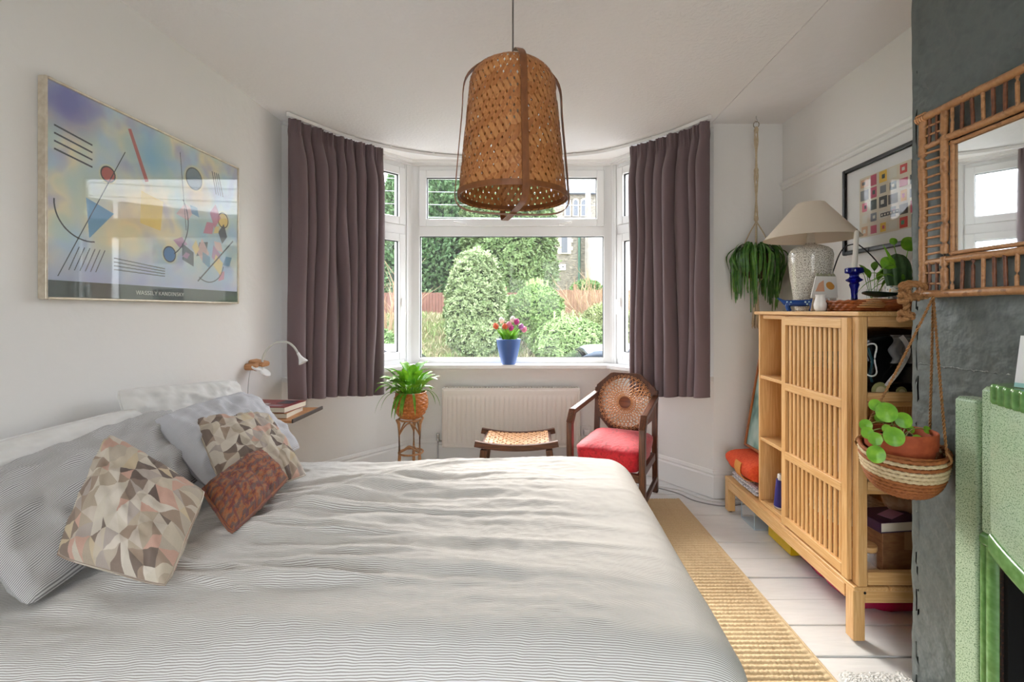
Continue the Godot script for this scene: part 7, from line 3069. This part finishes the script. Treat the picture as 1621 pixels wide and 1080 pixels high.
func poster() -> void:
	# on the left wall, facing +x: local x runs away from the eye
	var o := thing("framed_poster", "large framed abstract poster in blues and yellows above the bed", "picture", P3(-1.6665, 1.665, 2.022), PI / 2)
	var w := 1.0
	var h := 0.755
	var mb := MB.new()
	frame_of(mb, -w / 2, w / 2, -h / 2, h / 2, 0.010, 0.016, 0.032)
	var brass := mottled([[0.2, Color(0.88, 0.84, 0.77)], [0.8, Color(0.82, 0.77, 0.69)]], Vector3(5, 5, 5), 0.3, 450)
	brass.metallic = 0.55
	part("frame", mb, brass, o)
	mb = MB.new()
	mb.quad(Vector3(-w / 2 + 0.008, -h / 2 + 0.008, 0.0245), Vector3(w / 2 - 0.008, -h / 2 + 0.008, 0.0245), Vector3(w / 2 - 0.008, h / 2 - 0.008, 0.0245), Vector3(-w / 2 + 0.008, h / 2 - 0.008, 0.0245))
	mb.box(Vector3(0, 0, 0.014), Vector3(w - 0.016, h - 0.016, 0.018), 0.0)
	var m := flat(Color.WHITE, 0.7)
	m.albedo_texture = ImageTexture.create_from_image(art())
	part("sheet", mb, m, o)
	var t := TextMesh.new()
	t.text = "WASSILY KANDINSKY"
	var f := SystemFont.new()
	f.font_names = PackedStringArray(["Droid Sans"])
	t.font = f
	t.font_size = 32
	t.pixel_size = 0.0006
	t.depth = 0.0004
	t.curve_step = 1.0
	var tn := MeshInstance3D.new()
	tn.name = "lettering"
	tn.mesh = t
	tn.material_override = flat(Color(0.86, 0.86, 0.82), 0.6)
	o.add_child(tn, true)
	var size := t.get_aabb().size
	tn.scale = Vector3(0.256 / size.x, 0.0165 / size.y, 1)
	tn.position = Vector3(-0.02, -h / 2 + 0.037, 0.0249)
	mb = MB.new()
	mb.box(Vector3(0, 0, 0.0275), Vector3(w - 0.014, h - 0.014, 0.002), 0.0)
	part("glazing", mb, W.poster_glass, o)

func bedside() -> void:
	# wall lamp on its wooden block
	var at := P3(-1.667, 0.93, 2.68)
	var o := thing("wall_lamp", "small white gooseneck reading lamp clipped to a wooden wall peg", "lamp", at)
	var birch := timber(Color(0.80, 0.60, 0.42), Color(0.70, 0.48, 0.30), 0, 0.5, 11)
	var mb := MB.new()
	mb.lathe([Vector2(0.001, 0.0), Vector2(0.020, 0.0), Vector2(0.020, 0.05), Vector2(0.024, 0.055), Vector2(0.024, 0.068), Vector2(0.001, 0.07)], 20, Vector3(0, -0.005, 0.05), Basis(Vector3.BACK, -PI / 2))
	part("peg", mb, birch, o)
	mb = MB.new()
	mb.box(Vector3(0.045, 0.012, 0.0), Vector3(0.09, 0.03, 0.075), 0.008, Basis(Vector3.BACK, -0.2))
	part("block", mb, birch, o)
	mb = MB.new()
	mb.lathe([Vector2(0.001, -0.006), Vector2(0.026, -0.006), Vector2(0.030, -0.002), Vector2(0.030, 0.003), Vector2(0.026, 0.007), Vector2(0.001, 0.007)], 28, Vector3(0.062, -0.012, 0.05), Basis(Vector3.BACK, -0.5))
	mb.lathe([Vector2(0.001, -0.006), Vector2(0.030, -0.006), Vector2(0.034, -0.002), Vector2(0.034, 0.003), Vector2(0.030, 0.007), Vector2(0.001, 0.007)], 28, Vector3(0.098, -0.040, 0.03), Basis(Vector3.BACK, -0.75))
	mb.bar(Vector3(0.04, 0.0, 0.05), Vector3(0.09, -0.02, 0.035), 0.022, 0.016, 0.004)
	part("clip", mb, W.white, o)
	mb = MB.new()
	var pts := spline([Vector3(0.075, 0.0, 0.02), Vector3(0.08, 0.05, 0.02), Vector3(0.105, 0.10, 0.01), Vector3(0.15, 0.133, 0.0), Vector3(0.205, 0.133, -0.01), Vector3(0.245, 0.105, -0.01), Vector3(0.272, 0.062, -0.01)], 6)
	mb.tube(pts, 0.0062, 9)
	part("gooseneck", mb, flat(Color(0.80, 0.80, 0.77), 0.35), o)
	mb = MB.new()
	mb.lathe([Vector2(0.001, 0.0), Vector2(0.008, 0.0), Vector2(0.009, 0.02), Vector2(0.014, 0.036), Vector2(0.027, 0.064), Vector2(0.027, 0.067), Vector2(0.024, 0.066), Vector2(0.012, 0.04), Vector2(0.001, 0.036)], 24, Vector3(0.268, 0.070, -0.01), Basis(Vector3.BACK, -PI + 0.52))
	part("shade", mb, W.white, o)
	mb = MB.new()
	mb.tube(spline([Vector3(0.02, -0.02, 0.04), Vector3(0.012, -0.08, 0.045), Vector3(0.006, -0.2, 0.045), Vector3(0.004, -0.5, 0.045)], 5), 0.002, 5)
	part("flex", mb, flat(Color(0.78, 0.78, 0.76), 0.5), o)
	# floating shelf with books
	var s := thing("bedside_shelf", "narrow wooden floating shelf on the wall beyond the bed", "shelf", P3(-1.667, 0.655, 2.60))
	mb = MB.new()
	mb.box(Vector3(0.187, 0, 0), Vector3(0.374, 0.014, 0.34), 0.003)
	part("board", mb, birch, s)
	mb = MB.new()
	mb.box(Vector3(0.374, 0.004, 0), Vector3(0.010, 0.022, 0.345), 0.003)
	part("lip", mb, flat(Color(0.30, 0.27, 0.25), 0.4), s)
	mb = MB.new()
	for z in [-0.13, 0.13]:
		mb.bar(Vector3(0.0, -0.10, z), Vector3(0.16, -0.008, z), 0.012, 0.012, 0.002)
	part("bracket", mb, W.white, s)
	var lower := thing("book", "pale wood coloured book at the bottom of the bedside pile", "book", P3(-1.50, 0.6625, 2.56), 0.06)
	book(lower, Vector3(0.30, 0.030, 0.2), flat(Color(0.76, 0.56, 0.36), 0.5))
	var upper := thing("book", "book with red, white and grey cover on top of bedside pile", "book", P3(-1.49, 0.693, 2.58), -0.1)
	book(upper, Vector3(0.29, 0.032, 0.2), flat(Color(0.52, 0.12, 0.12), 0.35))
	for q in [[-0.06, 0.03, 0.12, 0.05, Color(0.80, 0.78, 0.78)], [0.07, -0.04, 0.08, 0.09, Color(0.24, 0.24, 0.28)], [0.03, 0.055, 0.14, 0.03, Color(0.62, 0.56, 0.60)]]:
		mb = MB.new()
		mb.box(Vector3(q[0], 0.0323, q[1]), Vector3(q[2], 0.0008, q[3]), 0.0)
		part("cover_print", mb, flat(q[4], 0.35), upper)
